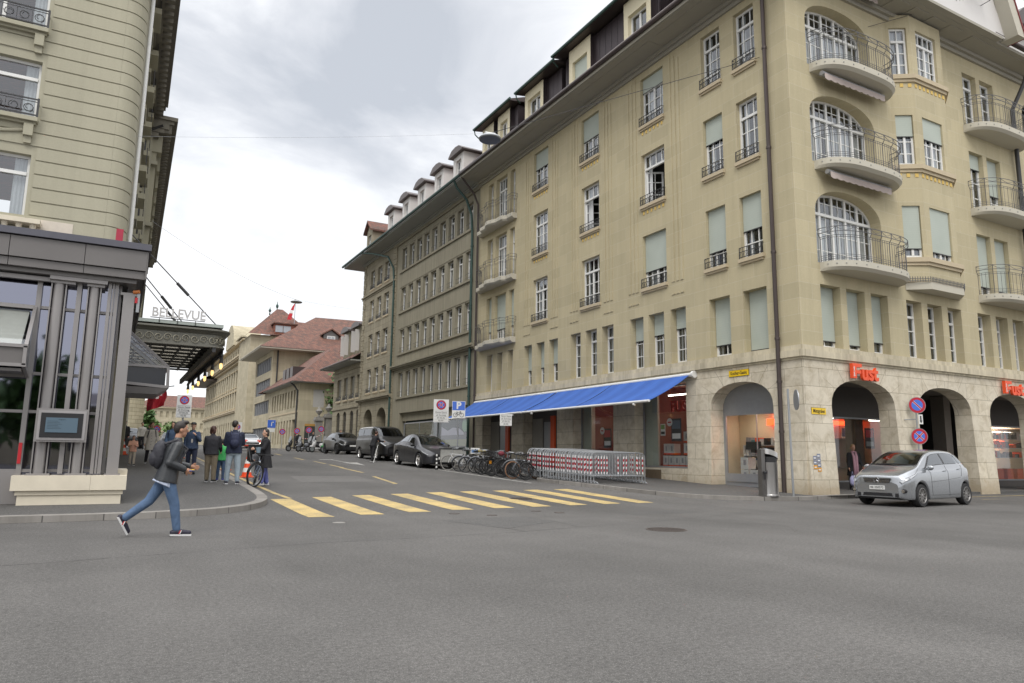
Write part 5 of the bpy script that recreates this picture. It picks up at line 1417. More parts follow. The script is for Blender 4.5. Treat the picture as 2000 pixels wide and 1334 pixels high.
FE2 = Fac((0, 99.7, 0), (1, 0, 0), (0, -1, 0)); wall(mb, FE2, 18, 36, 1, 14.9, [], .1); mb.face([(18, 113.2, 1), (36, 113.2, 1), (36, 113.2, 14.9), (18, 113.2, 14.9)])
mb.build('wall', M['pale'], TB)
m = MB()
for a, b in rib:
 fbox(m, F2, 100.8, 112.2, a, b, -.32, -.29, 0)
 for i in range(9): fbox(m, F2, 100.8 + 11.2 * i / 8, 101.0 + 11.2 * i / 8, a, b, -.29, -.12, 1)
m.build('ribbon_window', [bpy.data.materials['dim_window'], M['frame']], TB)
m = MB(); m.prism([(16.0, 97.9), (38, 97.9), (38, 115), (16.0, 115)], 14.9, 15.1); m.tube([(16, 97.9, 15.1), (16, 115, 15.1)], .12, 6); m.build('eaves', M['soffit'], TB)
m = MB(); a, b, c, d, e1, e2 = (15.9, 97.8, 15.1), (44, 97.8, 15.1), (44, 116, 15.1), (15.9, 116, 15.1), (25.2, 107.5, 21.4), (44, 107.5, 21.8)
m.face([a, b, e2, e1]); m.face([b, c, e2]); m.face([c, d, e1, e2]); m.face([d, a, e1]); m.build('roof', M['tile'], TB)
def gdormer(par, x, y, z, w_, h, mat=M['hotelmetal']):
 m = MB(); m.box(x - w_ / 2, x + w_ / 2, y, y + 4, z, z + h); m.prism([(x - w_ / 2, z + h), (x + w_ / 2, z + h), (x, z + h + w_ * .35)], y, y + 4, ax='y'); do = m.build('dormer', mat, par)
 r = MB(); a = w_ / 2 + .35; r.prism([(x - a, z + h - .1), (x, z + h + w_ * .38), (x + a, z + h - .1), (x + a, z + h + .1), (x, z + h + w_ * .38 + .2), (x - a, z + h + .1)], y - .4, y + 4, ax='y'); r.build('dormer_roof', M['tile'], do)
 f = MB(); f.box(x - w_ * .28, x + w_ * .28, y - .06, y - .01, z + .25, z + h - .1, 0); f.box(x - w_ * .23, x - .04, y - .08, y - .061, z + .35, z + h - .2, 1); f.box(x + .04, x + w_ * .23, y - .08, y - .061, z + .35, z + h - .2, 1); f.build('dormer_window', [M['white'], bpy.data.materials['dim_window'] if False else plain('sky_pane', (.35, .37, .4), .2)], do)
gdormer(TB, 26.0, 101.0, 16.2, 2.1, 1.6)
m = MB(); m.box(30.4, 31.4, 106.0, 106.1, 19.9, 20.7); m.build('skylight', bpy.data.materials['sky_pane'], TB)
m = MB(); m.hexa([(21.3, 101.6, 16.95), (22.3, 101.6, 16.95), (22.3, 102.6, 17.7), (21.3, 102.6, 17.7), (21.3, 101.55, 17.05), (22.3, 101.55, 17.05), (22.3, 102.55, 17.8), (21.3, 102.55, 17.8)]); m.build('skylight', bpy.data.materials['sky_pane'], TB)
pipe(TB, [(18.6, 99.6, 14.9), (18.6, 99.6, 10.0)], .1, M['iron'])
# gable of a farther house seen right of the taller block's dormer
FH = thing('farther_house', 'dark gabled dormer house peeking between the tile roof and the mansard house', 'building', (28, 92, 1.7))
m = MB(); m.box(25.5, 30, 92, 98, 1.7, 14.2); m.build('wall', M['grey'], FH); m = MB(); m.prism([(25.0, 14.1), (27.7, 15.6), (30.5, 14.1)], 91.5, 98, ax='y'); m.build('roof', M['tile'], FH)
# pyramid-roofed tower with finials, flag beside it
TW = thing('tower_house', 'house with a steep pyramidal tile roof and two green finials', 'building', (23, 128, 1.9))
m = MB(); m.box(18.6, 29, 124, 136, 1.9, 20.6); m.build('wall', M['pale'], TW)
m = MB(); m.face([(18.0, 123, 20.6), (29.6, 123, 20.6), (24.6, 130, 26.4), (23.6, 130, 26.4)]); m.face([(18, 123, 20.6), (23.6, 130, 26.4), (18, 137, 20.6)]); m.face([(29.6, 123, 20.6), (29.6, 137, 20.6), (24.6, 130, 26.4)]); m.face([(29, 126, 20.6), (34, 126, 20.6), (34, 131, 24.6), (27, 131, 24.6)]); m.build('roof', M['tile'], TW)
m = MB(); m.box(22.2, 25.6, 123.2, 127, 20.9, 22.6); do = m.build('dormer', M['red'] if False else plain('red_brown_timber', (.22, .08, .05), .7), TW)
m = MB(); m.box(21.9, 25.9, 122.8, 127, 22.6, 22.8); m.build('dormer_roof', M['tile'], do)
m = MB()
for x in (22.9, 24.2): m.box(x - .6, x + .6, 123.1, 123.18, 21.2, 22.3, 0)
m.build('dormer_window', bpy.data.materials['sky_pane'], do)
for x, z, h in ((23.6, 26.3, 1.9), (22.4, 25.6, 1.5)):
 m = MB(); m.lathe([(.1, 0), (.14, .15 * h), (.06, .3 * h), (.22, .45 * h), (.24, .6 * h), (.08, .75 * h), (.02, h)], (x, 130, z - .4), 8); m.build('finial', M['copper'], TW)
FLG = thing('flag_on_pole', 'red and white flag on a pole above the tile roofs', 'flag', (25.9, 126, 20))
m = MB(); m.tube([(25.9, 126, 20), (25.9, 126, 27.0)], .05, 6); m.build('pole', M['galv'], FLG)
m = MB(); pts = [(25.85, 26.8), (25.85, 25.0), (25.3, 24.0), (24.9, 24.0), (25.2, 25.2), (25.55, 26.3)]
for i in range(5):
 t0, t1 = i / 5, (i + 1) / 5; L = lambda t: (25.85 + (24.75 - 25.85) * t ** .7, 26.9 - 2.9 * t)
 a, b = L(t0), L(t1); m.hexa([(a[0] - .1, 126.0, a[1]), (25.88 - t0 * .5, 126.1, a[1]), (25.88 - t0 * .5, 126.13, a[1]), (a[0] - .1, 126.03, a[1]), (b[0] - .1, 126.05, b[1]), (25.88 - t1 * .5, 126.0, b[1]), (25.88 - t1 * .5, 126.03, b[1]), (b[0] - .1, 126.08, b[1])], 1 if i in (2,) else 0)
m.build('cloth', [M['red'], M['signw']], FLG)
# ================================================================ long government block
LG = thing('government_building', 'very long pale sandstone building with a round-arched pediment', 'building', (20, 170, 2.2))
FG2 = Fac((20, 0, 0), (0, 1, 0), (-1, 0, 0))
ops = []
yy = [139.5 + 3.35 * i for i in range(18)]
for y in yy:
 for a, b in ((9.6, 12.6), (13.6, 16.6)): ops.append((y, y + 1.4, a, b, {'depth': .4}))
 ops.append((y, y + 1.5, 3.2, 7.0, {'depth': .5, 'spring': 6.3, 'k': 2}))
 ops.append((y + .1, y + 1.3, 19.4, 20.8, {'depth': .3}))
mb = MB(); wall(mb, FG2, 137.3, 200, 1.5, 21.6, ops, .4)
mb.face([(20, 137.3, 1.5), (50, 137.3, 1.5), (50, 137.3, 21.6), (20, 137.3, 21.6)])
mb.build('wall', M['pale'], LG)
m = MB()
for y in yy:
 for a, b in ((9.6, 12.6), (13.6, 16.6), (3.2, 7.0), (19.4, 20.8)): fbox(m, FG2, y, y + 1.5, a, b, -.5, -.42)
m.build('window_band', bpy.data.materials['dim_window'], LG)
m = MB()
for z, dd in ((8.6, .35), (8.85, .5), (17.9, .6), (18.25, 1.1), (18.5, 1.3), (21.5, .8)):
 fbox(m, FG2, 137.0, 200.3, z, z + .24, 0, dd); m.box(20, 40, 137.3 - dd, 137.3, z, z + .24)
for y in yy:
 for a, b in ((9.6, 12.6), (13.6, 16.6)): fbox(m, FG2, y - .25, y + 1.65, b + .02, b + .28, 0, .28); fbox(m, FG2, y - .2, y + 1.6, a - .25, a - .02, 0, .2)
m.build('moulding', M['sill'], LG)
m = MB(); m.box(16.7, 20, 178, 202, 17.4, 17.7); m.face([(16.7, 178, 17.7), (16.7, 202, 17.7), (22, 200, 20.5), (22, 180, 20.5)]); m.build('eaves', M['brown'], LG)
m = MB(); m.prism([(146.5, 21.7)] + [(152 + 5.5 * math.cos(t), 21.7 + 4.6 * math.sin(t)) for t in [PI - PI * i / 14 for i in range(15)]], 18.9, 24, ax='x'); m.build('pediment', M['pale'], LG)
m = MB(); m.face([(19.5, 137, 21.8), (50, 137, 21.8), (50, 150, 26), (26, 150, 25)]); m.face([(19.5, 137, 21.8), (26, 150, 25), (26, 200, 25), (19.5, 200, 21.8)]); m.build('roof', plain('grey_lead_roof', (.16, .15, .145), .6), LG)
m = MB(); m.box(18.95, 19.9, 137.4, 144, 22.0, 22.25); m.build('attic', M['pale'], LG)
# house at the far end of the street and trees before it
HE = thing('street_end_house', 'pale building with a reddish roof closing the far end of the street', 'building', (18, 262, 3.4))
FHh = Fac((0, 260, 0), (1, 0, 0), (0, -1, 0)); ops = []
for x in [11 + 1.75 * i for i in range(11)]:
 for z in (4.6, 8.4, 12.0): ops.append((x, x + .75, z, z + 1.9, {'depth': .3}))
mb = MB(); wall(mb, FHh, 6, 34, 2.5, 15.4, ops, .3); mb.box(6.2, 33.8, 260.4, 261, 2.5, 15.3); mb.build('wall', M['pale'], HE)
m = MB(); fbox(m, FHh, 6, 34, 7.3, 7.6, 0, .4); fbox(m, FHh, 5.5, 34, 14.9, 15.4, 0, .8); m.build('moulding', M['sill'], HE)
m = MB(); m.face([(5, 259, 15.4), (35, 259, 15.4), (33, 268, 19.6), (12, 268, 19.6)]); m.face([(5, 259, 15.4), (12, 268, 19.6), (5, 277, 15.4)]); m.build('roof', M['tile'], HE)
CR = thing('curved_building', 'banded sandstone building seen past the hotel under the canopy', 'building', (0, 132, 2))
m = MB(); n = 14; P = [(-16, 136)] + [(-2 + 6.2 * math.sin(t), 134 - 4.5 * math.cos(t)) for t in [R(-30 + 110 * i / n) for i in range(n + 1)]]
for a, b in zip(P, P[1:]): m.face([(a[0], a[1], 1.5), (b[0], b[1], 1.5), (b[0], b[1], 14.2), (a[0], a[1], 14.2)])
m.build('wall', M['rust'], CR)
m = MB()
for a, b in zip(P, P[1:]):
 for z, o_ in ((12.4, .4), (14.2, .8)): m.hexa([(a[0], a[1] - o_, z), (b[0] + o_ * .4, b[1] - o_, z), (b[0], b[1] + .3, z), (a[0], a[1] + .3, z), (a[0], a[1] - o_, z + .35), (b[0] + o_ * .4, b[1] - o_, z + .35), (b[0], b[1] + .3, z + .35), (a[0], a[1] + .3, z + .35)])
m.build('moulding', M['sill'], CR)
for i, (x, y, h, rad) in enumerate(((7.6, 180, 6.0, 1.6), (13.5, 205, 5.6, 3.2), (19.5, 225, 4.0, 1.8), (5.9, 165, 6.8, 1.4))):
 tree((x, y, 2.3), h, rad, ['fresh green tree at the street end, left of the tow-away sign', 'broad light green tree at the street end, behind the walking man', 'small green tree before the far pale building', 'dark green tree beside the banded building'][i], leaf=M['leafl'] if i in (0, 1) else M['leaf'], n=900, seed=20 + i, ls=.5, trunk_h=.2)
tree((21.5, 150, 2.2), 6.5, 2.0, 'dark clipped tree at the foot of the long sandstone building', n=700, seed=31, ls=.4) if False else None
# ================================================================ hotel on the left
HT = thing('hotel_building', 'tall olive-stone hotel with grooved walls and a rounded corner', 'building', (-6, 30, .4))
YH = 27.0
def hx(Y): return -0.22 + .017 * (Y - 27)          # the street front turns away slightly
HX = -0.85                                           # start of the rounded corner
path = [(HX, YH)] + [(HX + .62 * math.sin(t), YH + .7 - .7 * math.cos(t)) for t in [R(10 * i) for i in range(1, 10)]] + [(hx(41) - .02, 41.0)]
CH = .463
def course_ribbon(m, pts, z0, z1, off):
 # offset outward (right of travel is the street/front side)
 q = []
 for i, p in enumerate(pts):
  a = pts[max(0, i - 1)]; b = pts[min(len(pts) - 1, i + 1)]
  d = Vector((b[0] - a[0], b[1] - a[1])).normalized(); nn = Vector((d.y, -d.x)); q.append((p[0] + nn.x * off, p[1] + nn.y * off))
 for (a, b), (c, d) in zip(zip(pts, pts[1:]), zip(q, q[1:])):
  m.face([(c[0], c[1], z0), (d[0], d[1], z0), (d[0], d[1], z1), (c[0], c[1], z1)])
  m.face([(c[0], c[1], z1), (d[0], d[1], z1), (b[0], b[1], z1 + .03), (a[0], a[1], z1 + .03)])
  m.face([(c[0], c[1], z0), (d[0], d[1], z0), (b[0], b[1], z0 - .0), (a[0], a[1], z0 - .0)])
m = MB(); z = 5.0
while z < 22.5:
 course_ribbon(m, path, z + .045, z + CH, .035); z += CH
m.build('wall', M['hotel'], HT, label='grooved rounded corner of the hotel')
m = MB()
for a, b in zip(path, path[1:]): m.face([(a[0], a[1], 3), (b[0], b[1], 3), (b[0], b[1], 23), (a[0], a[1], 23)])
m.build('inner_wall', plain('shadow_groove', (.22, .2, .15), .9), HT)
# front wall with windows
FH1 = Fac((0, YH, 0), (1, 0, 0), (0, -1, 0))
wins = [(-5.6, -3.12), (-9.4, -6.9), (-13.2, -10.7)]; wz = [(8.35, 11.0), (11.75, 14.2), (15.0, 17.7), (18.4, 21.0)]
wz = [(8.6, 10.75), (11.95, 14.0), (15.1, 17.4), (18.4, 20.8)]
ops = [(a, b, c, d, {'depth': .32}) for a, b in wins for c, d in wz]
m = MB(); wall(m, FH1, -20, HX, 3, 23, ops, .32, d=-.004); m.build('inner_wall', M['hotel'], HT)
m = MB(); z = 5.0
while z < 22.5:
 segs_ = [(-20, HX)]
 for a, b in wins:
  if any(c - .10 < z + CH / 2 < d + .15 for c, d in wz):
   ns = []
   for s0, s1 in segs_:
    if s0 < a and s1 > b: ns += [(s0, a - .13), (b + .13, s1)]
    else: ns.append((s0, s1))
   segs_ = ns
 for s0, s1 in segs_: fbox(m, FH1, s0, s1 - .001, z + .045, z + CH, 0, .035)
 z += CH
m.build('wall', M['hotel'], HT, label='grooved front wall of the hotel')
for a, b in wins:
 for k, (c, d) in enumerate(wz):
  window(HT, FH1, a, b, c, d, .26, cols=2, rows=(1, 1), transom=.72, sill=M['hotel'], curtain=.3, sash=.09, silld=.3)
  if k > 0:
   r = MB(); F_ = FH1; dd = .27
   for z in (c + .06, c + .60): fbox(r, F_, a - .05, b + .05, z - .02, z + .02, dd - .02, dd + .02)
   fbox(r, F_, a - .05, b + .05, c + .50, c + .52, dd - .01, dd + .01)
   for u in (a - .05, b + .05): fbox(r, F_, u - .03, u + .03, c, c + .64, dd - .03, dd + .03); fbox(r, F_, u - .01, u + .01, c + .5, c + .53, 0, dd)
   nn = 6
   for i in range(nn):
    u = a + (b - a) * (i + .5) / nn
    r.tube([F_.p(u + .13 * math.cos(t), c + .29 + .13 * math.sin(t), dd) for t in [2 * PI * j / 10 for j in range(10)]], .014, 4, closed=True)
    sp = [F_.p(u + (.17 - .015 * j) * math.cos(j * .7 + i), c + .29 + (.17 - .015 * j) * math.sin(j * .7 + i), dd) for j in range(9)]
    r.tube(sp, .012, 4)
    fbox(r, F_, u - (b - a) / nn / 2 - .008, u - (b - a) / nn / 2 + .008, c + .08, c + .5, dd - .01, dd + .01)
   r.build('balcony_rail', M['iron'], HT)
   cb = MB()
   for u in (a + .15, b - .15):
    fbox(cb, F_, u - .13, u + .13, c - .62, c - .23, .0, .22); fbox(cb, F_, u - .1, u + .1, c - .85, c - .62, .0, .12)
   gpts = [F_.p(a + .3 + (b - a - .6) * t, c - .42 - .16 * math.sin(PI * t), .06) for t in [i / 12 for i in range(13)]]
   if k == 1: cb.tube(gpts, .06, 6)
   cb.build('bracket', M['hotel'], HT)
bal = MB()
for a, b in wins:
 fbox(bal, FH1, a - .4, b + .5, 8.35, 8.5, .05, .5)
 for i in range(9): bal.lathe([(.06, 0), (.1, .1), (.13, .3), (.07, .55), (.1, .75)], (a - .2 + (b - a + .5) * i / 8, YH - .3, 7.6), 8)
bal.build('balustrade', M['conc'], HT)
m = MB(); fbox(m, FH1, -2.95, -1.75, 7.3, 8.62, .036, .05); m.build('repaired_plaster', plain('pale_plaster_patch', (.60, .54, .46), .9), HT)
# street front: windows, balconies, big cornice
hd = Vector((.017, 1, 0)).normalized()
FHs = Fac((hx(27), 27, 0), hd, (hd.y, -hd.x, 0)); FHs.n = Vector((hd.y, -hd.x, 0))
# u is measured along the front from Y = 27
m = MB()
for k, zf in enumerate((8.6, 12.0, 15.2, 18.5)):
 for u in (3.2, 6.6, 10.0, 13.2):
  fbox(m, FHs, u - .55, u + .55, zf, zf + 2.2, .04, .07)
m.build('window_band', M['hotelglass'], HT)
m = MB()
for k, zf in enumerate((8.6, 12.0, 15.2, 18.5)):
 for u in (3.2, 6.6, 10.0, 13.2):
  fbox(m, FHs, u - .75, u + .75, zf - .25, zf - .02, .04, .42); fbox(m, FHs, u - .75, u + .75, zf + 2.22, zf + 2.4, .04, .2); fbox(m, FHs, u - .7, u - .55, zf, zf + 2.2, .04, .12); fbox(m, FHs, u + .55, u + .7, zf, zf + 2.2, .04, .12)
m.build('moulding', M['hotel'], HT)
m = MB()
for k, zf in enumerate((8.6, 12.0, 15.2, 18.5)):
 for u in (3.2, 6.6, 10.0, 13.2):
  for zz in (.1, .35, .7): m.tube([FHs.p(u - .7, zf + zz, .38), FHs.p(u + .7, zf + zz, .38)], .02, 4)
  for j in range(9): m.tube([FHs.p(u - .7 + 1.4 * j / 8, zf, .38), FHs.p(u - .7 + 1.4 * j / 8, zf + .7, .38)], .012, 4)
m.build('balcony_rail', M['iron'], HT)
# second, projecting block of the street front
m = MB(); U0, U1 = 14.2, 47.0
m.face([FHs.p(U0, 1, .48), FHs.p(U1, 1, .48), FHs.p(U1, 19.5, .48), FHs.p(U0, 19.5, .48)]); m.face([FHs.p(U0, 1, 0), FHs.p(U0, 1, .48), FHs.p(U0, 19.5, .48), FHs.p(U0, 19.5, 0)]); m.face([FHs.p(U1, 1, -9), FHs.p(U1, 1, .48), FHs.p(U1, 19.5, .48), FHs.p(U1, 19.5, -9)])
m.face([FHs.p(-.2, 1, 0), FHs.p(U0, 1, 0), FHs.p(U0, 5.1, 0), FHs.p(-.2, 5.1, 0)])
m.build('wall', M['hotel'], HT)
m = MB()
for u in [U0 + .6 + 3.0 * i for i in range(11)]:
 fbox(m, FHs, u - .25, u + .25, 6.2, 18.2, .48, .72); fbox(m, FHs, u - .35, u + .35, 17.2, 18.2, .48, .95)
for z in (6.0, 9.6, 13.0, 16.4): fbox(m, FHs, U0, U1, z, z + .2, .48, .8)
m.build('pilaster', M['hotel'], HT)
m = MB()
def cornice(u0, u1, z0, d0):
 for i, (dz, dd) in enumerate(((0, .25), (.25, .5), (.5, .72), (.8, .95), (1.02, 1.05))):
  fbox(m, FHs, u0, u1, z0 + dz, z0 + dz + (.3 if i in (2,) else .22) - .002, -.1, d0 + dd)
 n = int((u1 - u0) / .55)
 for i in range(n): fbox(m, FHs, u0 + .55 * i + .1, u0 + .55 * i + .38, z0 + .32, z0 + .78, d0 + .1, d0 + .86)
cornice(-1.0, 14.0, 18.6, .0); cornice(14.0, 47.5, 17.9, .48)
fbox(m, FHs, 13.9, 47.5, 18.9, 19.1, -.1, 1.6)
m.build('cornice', plain('weathered_dark_cornice', (.20, .185, .15), .9, var=.3), HT)
m = MB(); fbox(m, FH1, -20, .2, 19.4, 19.6, 0, .001) if False else None
pipe(HT, [FHs.p(13.6, 18.4, .9), FHs.p(13.8, 18.1, .3), FHs.p(13.8, 17.5, .12), FHs.p(13.8, 6, .12)], .07, M['iron'])
pipe(HT, [FHs.p(.9, 18.4, .12), FHs.p(.9, 6, .12)], .07, M['white'])
m = MB(); m.face([(-20, YH, 23), (hx(27), YH, 23), (hx(75), 75, 23), (-20, 75, 23)]); m.build('roof', M['tileold'], HT)
# ================================================================ glazed steel pavilion in front of the hotel
PV = thing('pavilion', 'grey-brown steel and glass pavilion on a pale stone plinth beside the pavement', 'building', (-4, 20, g(17.6)))
YP = 17.65
def bz(x0, x1, y0, y1, z0, z1, b, mat=None): b.box(x0, x1, y0, y1, z0, z1, mat)
m = MB()
m.box(-14, .39, 17.2, 26.9, 5.62, 5.76)          # coping
ro = m.build('coping', plain('dark_coping', (.10, .10, .12), .5, .3), PV)
m = MB()
xs = [-14, -8.0, -5.1, -2.17, -.845, .33]
for a, b in zip(xs, xs[1:]):
 m.box(a, b - .012, 17.27, 17.4, 5.17, 5.60); m.box(a, b - .012, 17.33, 17.4, 4.99, 5.155)
m.box(-14, .34, 17.4, 26.9, 5.1, 5.6); m.box(.31, .345, 17.28, 26.9, 4.99, 5.6)
m.box(-14, .16, 17.45, 26.9, 4.9, 5.1)
m.build('fascia', M['hotelmetal'], PV)
m = MB()
# columns: two round-edged pairs, slim mullion, big corner post
for x0, x1 in ((-1.40, -1.14), (-.735, -.50)):
 m = MB(); w_ = (x1 - x0); c = (x0 + x1) / 2
 m.cyl((c, YP + .02, .80), (c, YP + .02, 4.80), w_ * .40, n=16)
 for xx in (x0, x1): m.box(xx - .012, xx + .012, YP - .05, YP + .1, .80, 4.80)
 m.box(x0 - .07, x1 + .07, YP - .12, YP + .14, .77, .81)
 m.build('column', M['hotelmetal2'], PV, smooth=True)
m = MB(); m.box(-.945, -.855, YP + .02, YP + .12, .8, 4.9); m.build('mullion', M['hotelmetal2'], PV)
m = MB(); m.box(-1.44, -.385, YP - .18, YP + .25, 4.82, 5.0); m.box(-1.42, -.97, YP - .1, YP + .2, 4.76, 4.82); m.box(-.76, -.43, YP - .1, YP + .2, 4.76, 4.82); m.build('capital_plate', M['hotelmetal2'], PV)
m = MB(); m.box(-.365, -.30, YP - .02, YP + .1, .8, 4.95); m.box(-.285, -.245, YP - .0, YP + .1, .8, 4.95); m.box(-.235, -.165, YP + .02, YP + .1, .8, 4.95); m.box(-.15, -.10, YP + .2, YP + .3, .8, 4.95); m.build('corner_mullion', M['hotelmetal2'], PV)
m = MB(); m.box(-.065, .155, YP - .03, YP + .17, .80, 4.66); m.box(-.10, .20, YP - .06, YP + .2, .77, .8); m.box(-.12, .21, YP - .03, YP + .17, 4.66, 4.72); m.build('corner_post', M['hotelmetal2'], PV)
# curtain wall glass and rails
m = MB(); m.face([(-14, YP + .22, .6), (-.16, YP + .22, .6), (-.16, YP + .22, 5.0), (-14, YP + .22, 5.0)]); m.face([(-.0, YP + .22, .6), (-.0, 26.9, .6), (-.0, 26.9, 5.0), (-.0, YP + .22, 5.0)]); m.build('pane', M['hotelglass'], PV)
m = MB()
for z in (4.25, 2.85, 2.06, .86): m.box(-14, -.17, YP + .15, YP + .21, z - .03, z + .03)
for x in (-1.62, -2.42, -3.6, -5.2, -7, -9, -11): m.box(x - .045, x + .045, YP + .1, YP + .21, .6, 5.0)
m.box(-14, -1.4, YP - .05, YP + .06, 4.78, 4.87)
m.box(-14, -1.6, YP + .12, YP + .25, .2, .84)
for y in (20, 22.3, 24.6): m.box(-.03, .05, y - .05, y + .05, .6, 5)
for z in (4.25, 2.85, .86): m.box(-.03, .04, YP + .3, 26.9, z - .04, z + .04)
m.build('rail', M['hotelmetal2'], PV)
m = MB(); m.box(-13.9, -.4, 20.5, 20.6, .3, 5); m.box(-13.9, -.2, 18.2, 26.8, .3, .35); m.build('room', M['dark'], PV)
# projecting glazed bay at the left edge
m = MB()
yb, yf = YP + .1, YP - .75
prof = [(4.22, yb), (3.30, yf), (2.92, yf), (2.78, yb)]
def bar(a, b, r=.035): m.tube([a, b], r, 4)
for x in (-1.66, -2.36, -3.3, -4.3):
 for (z0, y0), (z1, y1) in zip(prof, prof[1:]): bar((x, y0, z0), (x, y1, z1), .045)
for z, y in prof: bar((-6, y, z), (-1.62, y, z), .045)
bf = m.build('bay_frame', M['hotelmetal2'], PV)
m = MB(); m.face([(-6, yb, 4.2), (-1.66, yb, 4.2), (-1.66, yf, 3.3), (-6, yf, 3.3)]); m.face([(-1.66, yb, 4.2), (-1.66, yf, 3.3), (-1.66, yf, 2.92), (-1.66, yb, 2.78)]); m.build('pane', M['shopglass'], bf)
m = MB(); m.face([(-6, yb + .06, 4.15), (-1.75, yb + .06, 4.15), (-1.75, yf + .08, 3.32), (-6, yf + .08, 3.32)]); m.build('blind', plain('pale_roller_blind', (.42, .42, .39), .8), bf)
m = MB(); m.box(-6, -1.7, yf + .02, yf + .05, 2.93, 3.28); m.box(-6, -1.7, yf + .06, yb, 2.80, 2.86); m.build('lower_panel', M['hotelmetal'], bf)
# side display bay towards the street
m = MB(); x0, x1 = .04, 1.02; y0, y1 = 19.0, 20.9
pr = [(x0, 4.15), (x1, 3.28), (x1 + .02, 2.80), (x0, 2.86)]
for y in (y0, y1):
 for a, b in zip(pr, pr[1:]): m.tube([(a[0], y, a[1]), (b[0], y, b[1])], .045, 4)
for a in pr[:3]: m.tube([(a[0], y0, a[1]), (a[0], y1, a[1])], .04, 4)
m.tube([(x0, y0, 3.28), (x1, y0, 3.28)], .04, 4)
for i in range(1, 7): m.tube([(x0, y0 - .01, 4.15 - .12 * i), (x1 - .11 * i, y0 - .01, 3.3)], .012, 4)
sb = m.build('side_bay_frame', M['hotelmetal2'], PV)
m = MB(); m.face([(x0, y0 + .02, 4.1), (x1, y0 + .02, 3.28), (x0, y0 + .02, 3.28)]); m.face([(x0, y0, 4.15), (x1, y0, 3.3), (x1, y1, 3.3), (x0, y1, 4.15)]); m.build('pane', M['shopglass'], sb)
m = MB(); m.box(x0, x1 - .04, y0 + .02, y1, 2.84, 3.24); m.build('dark_panel', plain('dark_glass_panel', (.02, .022, .03), .1), sb)
m = MB(); m.hexa([(x0, y0, 2.62), (x1 - .18, y0, 2.62), (x1 - .18, y1, 2.62), (x0, y1, 2.62), (x0, y0 - .02, 2.78), (x1 + .04, y0 - .02, 2.78), (x1 + .04, y1, 2.78), (x0, y1, 2.78)]); m.build('lower_panel', M['hotelmetal'], sb)
# plinth
m = MB()
m.box(-1.69, -.33, 17.36, 18.1, .475, .77); m.box(-.326, .33, 17.36, 18.1, .475, .77); m.box(-1.61, .28, 17.42, 18.0, .385, .474); m.box(-1.57, .25, 17.45, 18.0, .0, .384)
m.box(.06, .34, 17.9, 19.2, .475, .88)
m.build('plinth', M['conc'], PV)
# framed screen
SC = thing('menu_screen', 'framed blue menu screen mounted on the pavilion columns', 'screen', (-.95, 17.45, 1.45))
m = MB(); m.box(-1.40, -.48, 17.42, 17.50, 1.445, 2.12, 0); m.build('housing', M['hotelmetal2'], SC)
m = MB(); m.box(-1.36, -.52, 17.40, 17.419, 1.485, 2.08); m.build('bezel', plain('silver_frame', (.42, .40, .40), .35, .5), SC)
m = MB(); m.box(-1.31, -.57, 17.385, 17.399, 1.53, 2.03); m.build('black_mount', M['black'], SC)
m = MB(); m.box(-1.22, -.66, 17.37, 17.384, 1.635, 1.935); sp = m.build('panel', emis('blue_screen', (.16, .27, .36), .28, (.03, .04, .05)), SC)
k = MB()
me = text_mesh('Angebot', .035, .001, .0); k.add_mesh(me, frame_M((-.94, 17.366, 1.90), (1, 0, 0), (0, 0, 1), (0, -1, 0)))
for i in range(6): k.box(-1.19, -1.0 + .03 * (i % 3), 17.366, 17.369, 1.86 - .03 * i, 1.865 - .03 * i)
k.build('text', M['ink'], SC)
m = MB(); m.box(-.33, -.19, 17.8, 17.9, 5.765, 6.18); tag(m.build('red_marker', plain('crimson_cloth', (.38, .03, .06), .7)), 'small crimson box standing on the pavilion roof edge', 'marker')
m = MB(); m.box(-1.66, -1.6, 17.72, 17.76, 1.0, 1.42); tag(m.build('fire_extinguisher', M['red']), 'red upright seen through the pavilion glass at lower left', 'extinguisher')
m = MB(); m.cyl((.19, 17.6, 4.5), (.19, 17.6, 4.62), .03, mat=0); m.cyl((.12, 17.62, 4.74), (.24, 17.58, 4.76), .04, mat=1); m.box(.2, .26, 17.6, 17.63, 4.3, 4.72, 2); tag(m.build('alarm_light', [M['red'], plain('orange_lens', (.6, .2, .05), .4), M['galv']]), 'small red and orange alarm lamp at the top of the pavilion corner post', 'alarm lamp')
# ================================================================ entrance canopy
CN = thing('entrance_canopy', 'ornate iron and glass hotel canopy over the pavement', 'canopy', (1.6, 36, 5.2))
cx0, cx1, cy0, cy1, zc = -.1, 3.38, 28.6, 43.6, 5.12
m = MB()
def ring_path(o):
 r = .45
 return [(cx0, cy0 - o)] + [(cx1 - r + (r + o) * math.sin(t), cy0 + r - (r + o) * math.cos(t)) for t in [R(15 * i) for i in range(7)]] + [(cx1 + o, cy1)]
def rib(o0, z0, o1, z1, b):
 A, B = ring_path(o0), ring_path(o1)
 for (a, c), (d, e_) in zip(zip(A, A[1:]), zip(B, B[1:])): b.face([(a[0], a[1], z0), (c[0], c[1], z0), (e_[0], e_[1], z1), (d[0], d[1], z1)])
rib(.0, 5.18, .0, 5.58, m); rib(.0, 5.58, .10, 5.66, m); rib(.10, 5.66, .22, 5.72, m); rib(.22, 5.72, .22, 5.78, m); rib(.22, 5.78, -.25, 5.86, m); rib(-.02, 5.18, -.02, 5.58, m)
rib(.05, 5.12, .05, 5.18, m); rib(.05, 5.18, .0, 5.18, m); rib(.05, 5.12, -.2, 5.12, m)
m.build('cornice', plain('canopy_iron', (.17, .165, .14), .5, .4), CN)
sc_ = MB(); A = ring_path(.02)
pts = []
